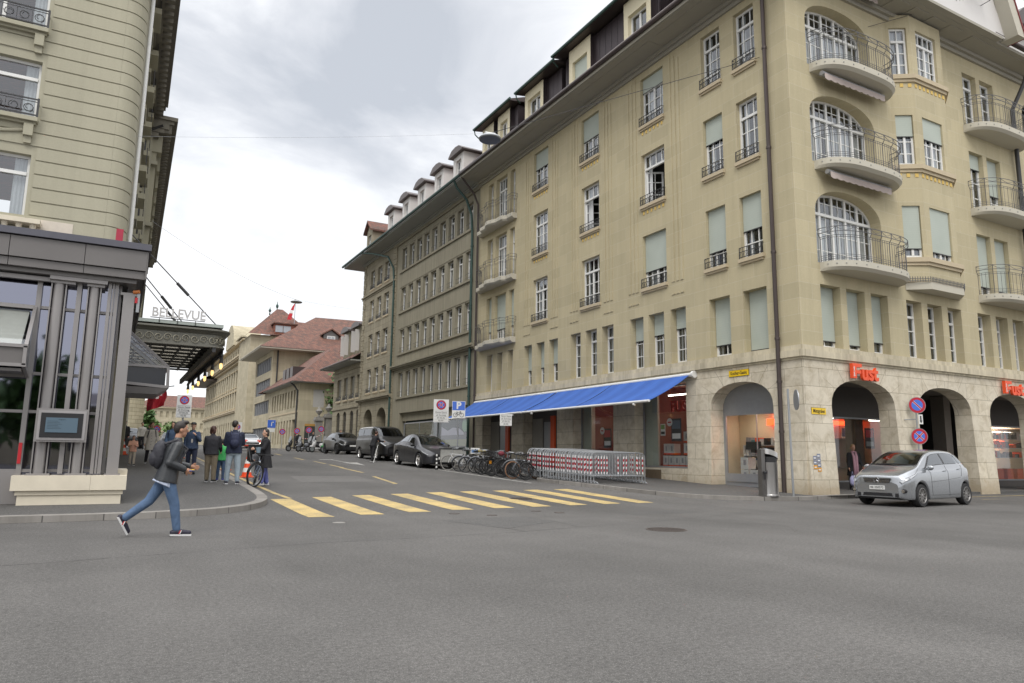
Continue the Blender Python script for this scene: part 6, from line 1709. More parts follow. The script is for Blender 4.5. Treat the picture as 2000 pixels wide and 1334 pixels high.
for a, b in zip(A, A[1:]):
 L = math.hypot(b[0] - a[0], b[1] - a[1]); n = max(1, int(L / .28))
 for i in range(n): pts.append((a[0] + (b[0] - a[0]) * i / n, a[1] + (b[1] - a[1]) * i / n))
for i, (a, b) in enumerate(zip(pts, pts[1:])):
 d = Vector((b[0] - a[0], b[1] - a[1], 0)).normalized(); c = Vector((a[0], a[1], 5.38)); nn = Vector((d.y, -d.x, 0)) * .02
 s_ = 1 if i % 2 else -1
 sc_.tube([c + nn + d * (.15 * math.cos(t) * (1 - t / 11)) + Vector((0, 0, s_ * .15 * math.sin(t) * (1 - t / 11))) for t in [.5 * j for j in range(18)]], .014, 4)
sc_.build('scrollwork', plain('gilt_iron', (.33, .31, .24), .5, .4), CN)
ft = NT('frosted_roof_glass'); tl = ft.n('ShaderNodeBsdfTranslucent'); ft.l(ft.mix(ft.noise(ft.pos(), 1.1, 4), (.30, .27, .22), (.46, .43, .36)), tl.inputs['Color']); ft.l(tl.outputs[0], ft.o.inputs['Surface']); frost = ft.m
gl = MB(); gl.face([(cx0, cy0 + .1, 5.84), (cx1 - .2, cy0 + .1, 5.84), (cx1 - .2, cy1, 5.84), (cx0, cy1, 5.84)]); gl.build('glass_roof', frost, CN)
fr = MB()
for i in range(13): y = cy0 + .2 + (cy1 - cy0 - .2) * i / 12; fr.box(cx0, cx1, y - .03, y + .03, 5.70, 5.80)
for i in range(7): x = cx0 + (cx1 - cx0) * i / 6; fr.box(x - .03, x + .03, cy0 + .1, cy1, 5.68, 5.8)
y = cy0 + .15
while y < cy1: fr.box(cx0, cx1 - .1, y - .012, y + .012, 5.824, 5.832); y += .30
fr.box(cx1 - .42, cx1 - .3, cy0, cy1, 4.95, 5.2); fr.box(cx1 - .05, cx1 + .02, cy0 + .4, cy1, 4.88, 4.94)
fr.build('frame', M['iron'], CN)
lace = MB(); y = cy0 + .5
while y < cy1:
 lace.tube([(cx1, y + .1 * math.cos(t), 5.03 + .08 * math.sin(t)) for t in [2 * PI * j / 8 for j in range(8)]], .016, 4, closed=True)
 lace.tube([(cx1, y - .12, 5.12), (cx1, y + .12, 4.92)], .012, 4); y += .26
lace.build('iron_lace', M['iron'], CN)
cp = MB(); cp.box(cx0, cx1 - .1, cy0 - .12, cy0 + .4, 5.86, 5.98); cp.build('upper_kerb', plain('verdigris_glass', (.36, .40, .37), .4), CN)
lampm = emis('bulb_glow', (1.0, .62, .22), 1.2, (.9, .7, .4))
for i in range(6):
 y = cy0 + .5 + i * 2.75
 b = MB(); b.cyl((cx1 - .02, y, 4.9), (cx1 - .02, y, 4.6), .045, .08, n=8); b.cyl((cx1 - .02, y, 4.95), (cx1 - .02, y, 4.88), .07, n=8); so_ = b.build('lamp_holder', M['iron'], CN)
 c = MB(); c.lathe([(.02, -.25), (.055, -.19), (.06, -.10), (.04, 0)], (cx1 - .02, y, 4.62), 10); c.build('bulb', lampm, so_, smooth=True)
lt = thing('canopy_lettering', 'large pale letters BELLEVUE standing on the canopy edge', 'sign', (1.7, 28.5, 6.0))
me = text_mesh('BELLEVUE', .47, .02, .008, 'LEFT'); xs_ = [v.co.x for v in me.vertices]; sx = 1.78 / (max(xs_) - min(xs_))
k = MB(); k.add_mesh(me, frame_M((.83, 28.45, 6.22), (sx, 0, 0), (0, 0, 1), (0, -1, 0))); k.build('letters', plain('pale_letter_metal', (.50, .49, .48), .5, .3), lt)
k = MB(); k.box(.8, 2.62, 28.43, 28.47, 6.02, 6.045)
for x in (1.1, 1.7, 2.3): k.cyl((x, 28.45, 5.85), (x, 28.45, 6.03), .012, n=5)
k.build('support_rail', M['iron'], lt)
# stay rods
def rod(a, b, label, r=.022):
 m = MB(); a, b = Vector(a), Vector(b); m.tube([a, b], r, 5); c = a.lerp(b, .42); d = (b - a).normalized(); m.cyl(c - d * .3, c + d * .3, r * 2.6, n=6)
 m.build('stay_rod', M['iron'], CN, label=label)
rod((cx1 - .15, 28.9, 5.85), (-.15, 28.9, 9.2), 'iron stay rod nearest the front edge')
rod((2.5, 31.2, 5.85), (-.12, 31.2, 8.9), 'iron stay rod behind the lettering')
rod((cx1 - .15, 36, 5.85), (-.05, 36, 9.6), 'iron stay rod over the middle of the canopy')
# swiss flag under the canopy
FL = thing('flag', 'red flag with a white cross hanging below the pavilion side bay', 'flag', (.75, 21.5, 3))
m = MB(); n = 12; 
def fp_(s, t): return Vector((.66 + .50 * s + .10 * t * (1 - s) + .03 * math.sin(t * 5), 21.6 + .08 * math.sin(s * 9 + t * 2), 2.95 - .62 * t - .03 * s * (1 - t) + .17 * s * t))
for i in range(n):
 for j in range(n):
  s0, s1, t0, t1 = i / n, (i + 1) / n, j / n, (j + 1) / n
  cross = (.42 < (s0 + s1) / 2 < .58 and .0 < t1 and (t0 + t1) / 2 < .52) or (.25 < (s0 + s1) / 2 < .75 and .16 < (t0 + t1) / 2 < .34)
  m.face([fp_(s0, t0), fp_(s1, t0), fp_(s1, t1), fp_(s0, t1)], 1 if cross else 0)
m.build('cloth', [M['red_flag'], M['signw']], FL, smooth='all')
m = MB(); m.tube([(.0, 21.6, 2.75), (1.35, 21.6, 3.05)], .018, 5); m.build('flag_staff', M['galv'], FL)
# ================================================================ cars
def cat_tab(tab, x):                        # smooth monotone-ish interpolation of a table
 if x <= tab[0][0]: return tab[0][1]
 if x >= tab[-1][0]: return tab[-1][1]
 for i in range(len(tab) - 1):
  if x <= tab[i + 1][0]:
   x0, y0 = tab[i]; x1, y1 = tab[i + 1]; h = x1 - x0; t = (x - x0) / h
   def sl(j):
    if j <= 0 or j >= len(tab) - 1: return (tab[min(j + 1, len(tab) - 1)][1] - tab[max(j - 1, 0)][1]) / max(1e-6, tab[min(j + 1, len(tab) - 1)][0] - tab[max(j - 1, 0)][0])
    a = (tab[j][1] - tab[j - 1][1]) / (tab[j][0] - tab[j - 1][0]); b = (tab[j + 1][1] - tab[j][1]) / (tab[j + 1][0] - tab[j][0])
    return 0 if a * b <= 0 else 2 * a * b / (a + b)
   m0, m1 = sl(i) * h, sl(i + 1) * h
   return (2 * t ** 3 - 3 * t * t + 1) * y0 + (t ** 3 - 2 * t * t + t) * m0 + (-2 * t ** 3 + 3 * t * t) * y1 + (t ** 3 - t * t) * m1
class Car:
 """front at +Y; t runs from nose (0) to tail (L)"""
 def __init__(s, P): s.P = P; s.L = P['L']
 def sec(s, t):
  P = s.P; zt = cat_tab(P['zt'], t); wB = cat_tab(P['wB'], t); zs = min(cat_tab(P['zs'], t), zt - .03); wT = cat_tab(P['wT'], t)
  zb = cat_tab(P['zb'], t); R_ = P['wr'] + .055
  for tw in P['tw']:
   d = abs(t - tw)
   if d < R_: zb = max(zb, P['wr'] + math.sqrt(R_ * R_ - d * d))
  zm = max(P.get('zmid', .55), zb + .05); zs = max(zs, zm + .05)
  e_ = P.get('e', .05) + (.02 if zt > 1.2 else 0)
  ztop = max(zt, zs + .03)
  return [(wB - .12, zb), (wB - .03, zb), (wB, zb + .05), (wB, zm), (wB - .005, zs - .07), (wB - .03, zs), (wB - .06, zs + .015), (wT + .02, ztop - e_), (wT - .05, ztop - e_ * .35), (wT * .55, ztop - .008), (0.0, ztop)]
 def S(s, t, q, side=1, off=0.0):
  C = s.sec(t); n = len(C) - 1; q = max(0, min(n, q))
  i = min(n - 1, int(q)); f = q - i
  def B(x):                              # quadratic B-spline with end points kept
   i = min(n, max(0, int(round(x)))); u = x - i
   if i == 0: a, b, c = C[0], C[0], C[1]
   elif i == n: a, b, c = C[n - 1], C[n], (-C[n - 1][0], C[n - 1][1])
   else: a, b, c = C[i - 1], C[i], C[i + 1]
   k = .5; w0 = .5 * (.5 - u) ** 2; w2 = .5 * (.5 + u) ** 2; w1 = 1 - w0 - w2
   return (a[0] * w0 + b[0] * w1 + c[0] * w2, a[1] * w0 + b[1] * w1 + c[1] * w2)
  x, z = B(q)
  p = Vector((side * max(0, x), s.L / 2 - t, z))
  if off:
   e_ = .02
   a = s.S(min(s.L, t + e_), q, side) - s.S(max(0, t - e_), q, side); b = s.S(t, min(n, q + e_), side) - s.S(t, max(0, q - e_), side)
   nn = a.cross(b)
   if nn.length > 1e-9:
    nn.normalize()
    c = Vector((0, p.y, .7))
    if nn.dot(p - c) < 0: nn = -nn
    p = p + nn * off
  return p
 def patch(s, mb, poly, n=8, m=8, off=.004, side=1, mat=None):
  """poly: four (t,q) corners"""
  g_ = []
  for i in range(n + 1):
   row = []
   for j in range(m + 1):
    u, v = i / n, j / m
    t = (poly[0][0] * (1 - u) + poly[1][0] * u) * (1 - v) + (poly[3][0] * (1 - u) + poly[2][0] * u) * v
    q = (poly[0][1] * (1 - u) + poly[1][1] * u) * (1 - v) + (poly[3][1] * (1 - u) + poly[2][1] * u) * v
    row.append(mb._v(s.S(t, q, side, off)))
   g_.append(row)
  for i in range(n):
   for j in range(m): mb.idx([g_[i][j], g_[i + 1][j], g_[i + 1][j + 1], g_[i][j + 1]], mat)
def build_car(P, root, paint, glass, hub, spokes=9, light=None):
 c = Car(P); L = c.L; K = MB(); n = len(c.sec(1)) - 1
 ts = set([0, L, .015, .04, .08, L - .02, L - .06])
 st = .05; k = int(L / st)
 for i in range(k + 1): ts.add(round(L * i / k, 4))
 for tw in P['tw']:
  R_ = P['wr'] + .055
  for i in range(17): ts.add(round(tw + R_ * math.cos(PI * i / 16) * .9999, 4))
 ts = sorted(t for t in ts if 0 <= t <= L); qs = [j / 3 for j in range(n * 3 + 1)]
 for side in (1, -1):
  G_ = [[K._v(c.S(t, q, side)) for q in qs] for t in ts]
  for i in range(len(ts) - 1):
   for j in range(len(qs) - 1):
    a = [G_[i][j], G_[i + 1][j], G_[i + 1][j + 1], G_[i][j + 1]]
    K.idx(a if side > 0 else a[::-1])
  for row, fl in ((G_[0], 1), (G_[-1], 0)):      # nose and tail caps
   y = K.v[row[0]].y
   for j in range(len(qs) - 1):
    a, b = K.v[row[j]], K.v[row[j + 1]]
    K.face([(0, y, a.z), (a.x, a.y, a.z), (b.x, b.y, b.z), (0, y, b.z)])
 body = K.build('body', paint, root, smooth=38)
 ub = MB(); wi = P['W'] / 2 - .27; ub.box(-wi, wi, -L / 2 + .12, L / 2 - .12, .2, .66); ub.box(-wi - .2, wi + .2, -L / 2 + .1, -L / 2 + L - P['tw'][1] - P['wr'] - .1, .24, .5) if False else None
 for tw in P['tw']: ub.box(-P['W'] / 2 + .1, P['W'] / 2 - .1, L / 2 - tw - .02, L / 2 - tw + .02, .3, .6)
 ub.build('underbody', M['black'], root)
 for (tw, nm) in zip(P['tw'], ('f', 'r')):
  for side in (1, -1):
   r = P['wr']; x = side * (P['W'] / 2 - .115); y = L / 2 - tw
   w_ = MB(Matrix.Translation((x, y, r)) @ Matrix.Rotation(PI / 2 * side, 4, 'Y'))
   w_.lathe([(r * .66, -.10), (r * .93, -.105), (r, -.07), (r, .07), (r * .93, .105), (r * .66, .10), (r * .64, .04)], n=28, caps=False)
   wh = w_.build('wheel', M['rubber'], root, smooth=35)
   h = MB(Matrix.Translation((x, y, r)) @ Matrix.Rotation(PI / 2 * side, 4, 'Y'))
   h.lathe([(r * .70, .10), (r * .66, .104), (r * .63, .085), (r * .62, .0)], n=24, caps=False); h.lathe([(.001, .02), (r * .62, .02), (r * .62, .0)], n=20, mat=1)
   h.lathe([(.05, .03), (.05, .085), (.03, .095), (.002, .095)], n=12)
   for i in range(spokes):
    a = 2 * PI * i / spokes; ca, sa = math.cos(a), math.sin(a); w0, w1 = .018, .022 if spokes > 6 else .05
    q = lambda rr, ww, zz: (rr * ca - ww * sa, rr * sa + ww * ca, zz)
    h.hexa([q(.04, -w0, .03), q(r * .64, -w1, .05), q(r * .64, w1, .05), q(.04, w0, .03), q(.04, -w0, .085), q(r * .64, -w1 * .7, .088), q(r * .64, w1 * .7, .088), q(.04, w0, .085)])
   h.build('rim', [hub, M['black']], wh, smooth=30)
 return c, body
def car_part(c, root, name, mat, patches, n=8, m=6, off=.004, sides=(1, -1), one=False):
 if one:
  mb = MB()
  for side in (1, -1):
   for p in patches: c.patch(mb, p, n, m, off, side)
  return mb.build(name, mat, root, smooth='all')
 o = None
 for side in sides:
  mb = MB()
  for p in patches: c.patch(mb, p, n, m, off, side)
  o = mb.build(name, mat, root, smooth='all')
 return o
def carpaint(name, col, metal=.0, rough=.28, coat=.8):
 t = NT(name); f = t.noise(t.n('ShaderNodeTexCoord').outputs['Object'], 400, 2)
 t.set(t.mix(f, tuple(x * .95 for x in col), tuple(min(1, x * 1.05) for x in col)), rough, metal)
 t.b.inputs['Coat Weight'].default_value = coat; t.b.inputs['Coat Roughness'].default_value = .05
 return t.m
seam_m = plain('panel_gap', (.03, .03, .03), .7)
lens_m = plain('headlamp_lens', (.46, .48, .50), .3, .0, var=.25, scale=40)
def strip_seam(c, root, lines):
 mb = MB()
 for pts in lines:
  for side in (1, -1):
   P_ = []
   for (a, b) in zip(pts, pts[1:]):
    k = 10
    for i in range(k): P_.append(c.S(a[0] + (b[0] - a[0]) * i / k, a[1] + (b[1] - a[1]) * i / k, side, .001))
   P_.append(c.S(pts[-1][0], pts[-1][1], side, .001)); mb.tube(P_, .0045, 4)
 mb.build('panel_gap', seam_m, root)
def plate(root, y, z, w_=.5, h=.11, text=None, rz=0):
 m = MB(); m.box(-w_ / 2, w_ / 2, y, y + .012, z, z + h); p = m.build('number_plate', M['signw'], root)
 if text:
  me = text_mesh(text, h * .78, .001, .001); k = MB(); xs = [v.co.x for v in me.vertices]; s_ = w_ * .86 / (max(xs) - min(xs))
  k.add_mesh(me, frame_M((0, y + .015, z + h / 2), (-s_, 0, 0), (0, 0, 1), (0, 1, 0))); k.build('plate_text', M['ink'], p)
def mirror(c, root, t, q, mat, side_both=True):
 for side in (1, -1):
  p = c.S(t, q, side); m = MB(); m.ell(p + Vector((side * .12, .0, .03)), .11, .06, .075, 12, 8); m.cyl(p, p + Vector((side * .08, 0, 0)), .03, n=6); m.build('mirror', mat, root, smooth='all')
def handle(c, root, t, q, mat):
 for side in (1, -1):
  a, b = c.S(t, q, side, .02), c.S(t + .17, q + .02, side, .02); m = MB(); m.tube([a, a.lerp(b, .5) + Vector((side * .012, 0, 0)), b], .014, 6); m.build('door_handle', mat, root, smooth='all')
# ---- silver compact hatchback by the arcade
PS = dict(L=3.84, W=1.77, wr=.315, tw=(.76, 3.32), e=.05, zmid=.55,
          zt=[(0, .70), (.03, .82), (.10, .89), (.35, 1.0), (.80, 1.14), (1.15, 1.33), (1.55, 1.52), (1.9, 1.60), (2.5, 1.625), (3.0, 1.60), (3.35, 1.52), (3.56, 1.38), (3.72, 1.12), (3.80, .92), (3.84, .72)],
          wB=[(0, .60), (.03, .66), (.10, .755), (.25, .835), (.6, .875), (1.5, .885), (3.0, .885), (3.45, .865), (3.68, .80), (3.8, .70), (3.84, .62)],
          zs=[(0, .62), (.1, .74), (.4, .86), (.8, .97), (1.8, 1.0), (2.8, 1.05), (3.4, 1.10), (3.7, 1.02), (3.84, .66)],
          wT=[(0, .46), (.1, .60), (.4, .70), (.8, .74), (1.15, .70), (1.55, .65), (1.9, .62), (3.0, .60), (3.4, .59), (3.62, .60), (3.84, .50)],
          zb=[(0, .26), (.2, .2), (3.6, .22), (3.84, .34)])
SV = thing('parked_car', 'silver compact hatchback parked at the arches on the right', 'car', (21.15, 13.42, 0), world=False, rz=R(90 + 5))
cp_ = carpaint('silver_car_paint', (.34, .355, .375), .7, .24)
alloy = plain('dark_alloy', (.30, .29, .28), .35, .8); c, body = build_car(PS, SV, cp_, M['carglass'], alloy, 10)
blackw = plain('black_window_trim', (.015, .015, .017), .25)
car_part(c, SV, 'window_trim', blackw, [[(.78, 9.99), (1.56, 9.99), (1.62, 8.0), (.88, 7.85)]], off=.002, one=True)
car_part(c, SV, 'windscreen', M['carglass'], [[(.85, 10), (1.50, 10), (1.56, 8.15), (.94, 7.95)]], off=.008, one=True)
car_part(c, SV, 'side_window', M['carglass'], [[(1.22, 6.35), (2.22, 6.30), (2.16, 7.02), (1.62, 7.02)]], off=.006)
car_part(c, SV, 'side_window', M['carglass'], [[(2.32, 6.30), (3.06, 6.30), (2.98, 7.02), (2.26, 7.02)]], off=.006)
car_part(c, SV, 'side_window', M['carglass'], [[(3.13, 6.32), (3.46, 6.40), (3.34, 6.98), (3.05, 7.02)]], off=.006)
car_part(c, SV, 'window_trim', blackw, [[(1.05, 6.28), (3.52, 6.26), (3.38, 7.08), (1.54, 7.08)]], off=.0025)
car_part(c, SV, 'rear_window', M['carglass'], [[(3.42, 10), (3.68, 10), (3.68, 8.2), (3.42, 8.2)]], off=.005, one=True)
car_part(c, SV, 'headlight_surround', blackw, [[(.035, 5.85), (.66, 5.25), (.40, 4.5), (.045, 4.2)]], n=10, m=8, off=.005)
hl = car_part(c, SV, 'headlight', lens_m, [[(.045, 5.7), (.60, 5.15), (.36, 4.62), (.055, 4.35)]], n=10, m=8, off=.010)
for side in (1, -1):
 m = MB()
 for (t, q, rr) in ((.13, 4.95, .040), (.25, 4.93, .040)):
  p = c.S(t, q, side, .012); d = (c.S(t, q, side, .03) - p).normalized(); m.cyl(p, p + d * .006, rr, n=16, mat=0); m.cyl(p + d * .005, p + d * .009, rr * .62, n=14, mat=1)
 m.build('lamp_reflector', [M['frame'], M['chrome']], SV)
car_part(c, SV, 'tail_light', plain('red_tail_lens', (.35, .01, .015), .15), [[(3.56, 6.6), (3.64, 6.6), (3.80, 4.9), (3.70, 4.9)]], n=8, m=8, off=.008)
y_ = 1.92
m = MB(); m.prism([(-.36, .66), (.36, .66), (.40, .79), (-.40, .79)], y_ - .01, y_ + .012, ax='y'); gr = m.build('grille', M['black'], SV)
m = MB()
for z in (.685, .725, .765): m.box(-.375, .375, y_ + .012, y_ + .02, z - .006, z + .006)
m.build('grille_bar', M['chrome'], gr)
m = MB(); m.tube([(.075 * math.cos(t), y_ + .03, .725 + .075 * math.sin(t)) for t in [2 * PI * i / 24 for i in range(24)]], .007, 6, closed=True)
for a in (90, 210, 330): m.tube([(0, y_ + .03, .725), (.072 * math.cos(R(a)), y_ + .03, .725 + .072 * math.sin(R(a)))], [.012, .003], 5)
m.build('emblem', M['chrome'], gr)
m = MB(); m.prism([(-.44, .29), (.44, .29), (.40, .38), (-.40, .38)], y_ - .01, y_ + .008, ax='y')
for s in (1, -1): m.prism([(s * .50, .27), (s * .60, .27), (s * .60, .38), (s * .50, .37)], y_ - .05, y_ + .004, ax='y')
m.build('air_intake', M['black'], SV)
for s in (1, -1):
 p = c.S(.06, 2.6, s, .004); m = MB(); m.ell(p, .115, .02, .065, 14, 6, mat=0); m.cyl(p + Vector((0, .015, 0)), p + Vector((0, .03, 0)), .045, n=14, mat=1); m.build('fog_light', [M['black'], M['chrome']], SV)
plate(SV, y_ + .012, .47, .44, .11, 'BE 250572')
mirror(c, SV, 1.16, 6.2, cp_)
handle(c, SV, 2.02, 4.9, cp_); handle(c, SV, 2.86, 5.0, cp_)
strip_seam(c, SV, [[(1.30, 2.2), (1.26, 6.1)], [(2.27, 2.0), (2.27, 6.2)], [(3.05, 3.6), (3.20, 6.1)], [(1.26, 2.2), (2.9, 2.2)], [(.80, 6.9), (.5, 5.7), (.15, 5.9)], [(1.3, 3.4), (3.0, 3.6)]])
m = MB(); m.tube([(-.62, 1.92 - .88, 1.165), (-.1, 1.92 - .85, 1.195), (.5, 1.92 - .89, 1.18)], .012, 5); m.build('wiper', M['black'], SV)
m = MB(); m.box(-.6, .6, -1.2, .35, .55, .72); m.box(.12, .62, -.05, .1, .6, 1.22); m.box(-.62, -.12, -.05, .1, .6, 1.22); m.box(.15, .55, -.06, .08, 1.22, 1.38); m.box(-.55, -.15, -.06, .08, 1.22, 1.38); m.box(-.6, .6, -1.05, -.95, .6, 1.2)
m.build('seats', M['black'], SV)
# ---- dark crossover parked at the bikes
PT = dict(L=4.75, W=1.92, wr=.35, tw=(.86, 3.75), e=.05, zmid=.58,
          zt=[(0, .58), (.03, .70), (.15, .80), (.5, .93), (1.05, 1.06), (1.5, 1.28), (2.1, 1.54), (2.6, 1.62), (3.1, 1.59), (3.8, 1.42), (4.3, 1.22), (4.6, 1.12), (4.71, 1.0), (4.75, .8)],
          wB=[(0, .56), (.04, .66), (.15, .80), (.4, .90), (.9, .945), (2.2, .955), (3.8, .95), (4.3, .90), (4.62, .8), (4.75, .68)],
          zs=[(0, .54), (.15, .66), (.6, .80), (1.1, .90), (2.2, .98), (3.4, 1.04), (4.2, 1.05), (4.6, .96), (4.75, .74)],
          wT=[(0, .42), (.15, .6), (.5, .74), (1.05, .76), (1.5, .70), (2.1, .60), (3.1, .56), (3.8, .56), (4.3, .6), (4.75, .5)],
          zb=[(0, .24), (.2, .2), (4.5, .22), (4.75, .36)])
greyp = carpaint('dark_grey_paint', (.030, .031, .037), .2, .28, .45)
TS = thing('parked_car', 'dark grey crossover with a glass roof parked beside the bicycles', 'car', (13.95, 34.6, g(34.6)), world=False, rz=R(180 + 1.0))
TS.rotation_euler = (R(2.0) * -1, 0, R(181)); 
c, body = build_car(PT, TS, greyp, M['carglass'], M['steel'], 5)
car_part(c, TS, 'windscreen', M['carglass'], [[(1.12, 10), (2.0, 10), (2.05, 8.1), (1.22, 7.95)]], off=.006, one=True)
car_part(c, TS, 'roof_glass', M['carglass'], [[(2.1, 10), (3.3, 10), (3.3, 8.2), (2.12, 8.2)]], off=.005, one=True)
car_part(c, TS, 'window_trim', blackw, [[(1.55, 6.28), (3.85, 6.28), (3.4, 7.04), (2.1, 7.04)]], off=.0025)
car_part(c, TS, 'side_window', M['carglass'], [[(1.68, 6.33), (2.62, 6.33), (2.58, 7.02), (2.12, 7.02)]], off=.006)
car_part(c, TS, 'side_window', M['carglass'], [[(2.7, 6.33), (3.72, 6.33), (3.35, 7.0), (2.68, 7.02)]], off=.006)
car_part(c, TS, 'headlight', lens_m, [[(.10, 5.2), (.66, 5.3), (.5, 4.8), (.12, 4.75)]], off=.006)
car_part(c, TS, 'front_skirt', M['black'], [[(.02, 1.4), (.4, 1.4), (.3, 2.5), (.03, 2.4)]], off=.006)
m = MB(); m.box(-.5, .5, 2.375, 2.39, .26, .38); m.build('air_intake', M['black'], TS)
plate(TS, 2.38, .44, .5, .11)
mirror(c, TS, 1.62, 6.2, M['black']); handle(c, TS, 2.3, 5.1, M['chrome']); handle(c, TS, 3.2, 5.1, M['chrome'])
strip_seam(c, TS, [[(1.5, 2.2), (1.5, 6.1)], [(2.65, 2.0), (2.65, 6.2)], [(3.45, 3.4), (3.6, 6.1)], [(1.5, 2.2), (3.2, 2.2)]])
m = MB(); m.box(-.65, .65, -1.5, .5, .55, .75); m.box(.15, .65, 0, .15, .6, 1.3); m.box(-.65, -.15, 0, .15, .6, 1.3); m.build('seats', M['black'], TS)
# ---- black crossover farther up
BK = thing('parked_car', 'glossy black crossover parked in front of the small mansard house', 'car', (14.55, 51.6, g(51.6)), world=False, rz=R(182))
P2 = dict(PT); P2['L'] = 4.5; P2['wr'] = .34; P2['tw'] = (.85, 3.55)
P2['zt'] = [(0, .68), (.04, .82), (.15, .92), (.5, 1.02), (1.05, 1.12), (1.5, 1.32), (1.95, 1.50), (2.4, 1.56), (3.1, 1.55), (3.8, 1.40), (4.2, 1.2), (4.4, 1.05), (4.5, .8)]
P2['wB'] = [(x * 4.5 / 4.75, y) for x, y in PT['wB']]; P2['zb'] = [(0, .26), (4.5, .3)]
bkp = carpaint('gloss_black_paint', (.010, .010, .011), .0, .3, .25)
c, body = build_car(P2, BK, bkp, M['vanglass'], M['black'], 5)
car_part(c, BK, 'windscreen', M['vanglass'], [[(1.12, 10), (1.85, 10), (1.9, 8.1), (1.22, 7.95)]], off=.006, one=True)
car_part(c, BK, 'side_window', M['vanglass'], [[(1.6, 6.33), (3.6, 6.33), (3.2, 7.0), (2.0, 7.02)]], off=.006)
car_part(c, BK, 'headlight', lens_m, [[(.06, 5.2), (.4, 5.3), (.3, 4.8), (.07, 4.75)]], off=.006)
mirror(c, BK, 1.5, 6.2, bkp)
m = MB(); m.box(-.55, .55, 2.25, 2.265, .3, .5); m.build('air_intake', M['black'], BK); plate(BK, 2.262, .52, .48, .11)
# ---- black van
VN = thing('parked_van', 'black passenger van with a painted white reflection on its roof edge parked behind the dark crossover', 'van', (14.15, 41.6, g(41.6)), world=False, rz=R(181))
PV_ = dict(L=4.9, W=1.92, wr=.33, tw=(.88, 3.95), e=.08, zmid=.62,
           zt=[(0, .78), (.04, .92), (.15, 1.0), (.55, 1.16), (.95, 1.30), (1.35, 1.62), (1.75, 1.86), (2.2, 1.94), (3.5, 1.96), (4.6, 1.93), (4.82, 1.85), (4.9, 1.2)],
           wB=[(0, .58), (.06, .72), (.2, .86), (.6, .94), (4.6, .95), (4.85, .88), (4.9, .8)],
           zs=[(0, .7), (.15, .86), (.6, 1.02), (1.1, 1.12), (2.2, 1.18), (4.7, 1.18), (4.9, 1.1)],
           wT=[(0, .45), (.2, .66), (.95, .76), (1.75, .72), (2.2, .74), (4.6, .75), (4.9, .7)],
           zb=[(0, .28), (4.9, .34)])
c, body = build_car(PV_, VN, bkp, M['vanglass'], M['steel'], 7)
car_part(c, VN, 'windscreen', M['vanglass'], [[(1.0, 10), (1.68, 10), (1.7, 8.1), (1.08, 7.95)]], off=.006, one=True)
for a, b, cc, d in ((1.5, 2.2, 2.2, 1.85), (2.3, 3.5, 3.5, 2.3), (3.6, 4.65, 4.6, 3.6)): car_part(c, VN, 'side_window', M['vanglass'], [[(a, 6.3), (b, 6.3), (cc, 7.0), (d, 7.0)]], off=.006)
car_part(c, VN, 'headlight', lens_m, [[(.05, 5.5), (.75, 5.6), (.4, 4.6), (.07, 4.5)]], off=.006)
car_part(c, VN, 'painted_roof_reflection', M['white'], [[(2.2, 7.25), (4.8, 7.25), (4.8, 7.6), (2.2, 7.6)]], off=.004)  # white band paints the sky's reflection along the roof edge
mirror(c, VN, 1.5, 6.3, M['black']); m = MB(); m.box(-.5, .5, 2.44, 2.46, .4, .6); m.build('air_intake', M['black'], VN); plate(VN, 2.455, .46, .5, .11)
strip_seam(c, VN, [[(1.4, 2.2), (1.45, 6.1)], [(2.25, 2.0), (2.25, 6.2)], [(3.5, 3.4), (3.5, 6.1)]])
# ---- white and red emergency car coming down the street
EM = thing('patrol_car', 'white estate car with orange-red markings and lit headlights driving down the street', 'car', (11.1, 71.0, g(71)), world=False, rz=R(180))
wp = carpaint('white_car_paint', (.66, .67, .68), 0, .3)
P3 = dict(P2); c, body = build_car(P3, EM, wp, M['vanglass'], M['steel'], 5)
car_part(c, EM, 'windscreen', M['vanglass'], [[(1.12, 10), (1.85, 10), (1.9, 8.1), (1.22, 7.95)]], off=.006, one=True)
car_part(c, EM, 'side_window', M['vanglass'], [[(1.6, 6.33), (3.6, 6.33), (3.2, 7.0), (2.0, 7.02)]], off=.006)
rd = plain('signal_red', (.62, .05, .02), .4)
car_part(c, EM, 'marking', rd, [[(.08, 8.6), (.35, 8.6), (.30, 6.5), (.06, 6.3)], [(.35, 7.4), (1.0, 7.0), (1.0, 6.4), (.3, 6.0)], [(.05, 3.4), (.4, 3.4), (.4, 2.6), (.05, 2.6)]], off=.006)
m = MB(); m.box(-.75, .75, 2.245, 2.27, .38, .52, 0); m.box(-.6, .6, 2.24, 2.262, .26, .37, 1); m.box(-.6, .6, 2.25, 2.272, .62, .72, 1); m.build('bumper_marking', [rd, M['black']], EM)
for s in (1, -1):
 m = MB(); p = c.S(.08, 5.0, s, .03); m.ell(p, .12, .05, .07, 10, 6); m.build('headlight', emis('headlight_glow%d' % (s + 1), (1, .93, .75), 3.0), EM)
m = MB(); m.box(-.5, .5, -.2, .1, 1.56, 1.66); m.build('light_bar', M['black'], EM); mirror(c, EM, 1.5, 6.2, wp)
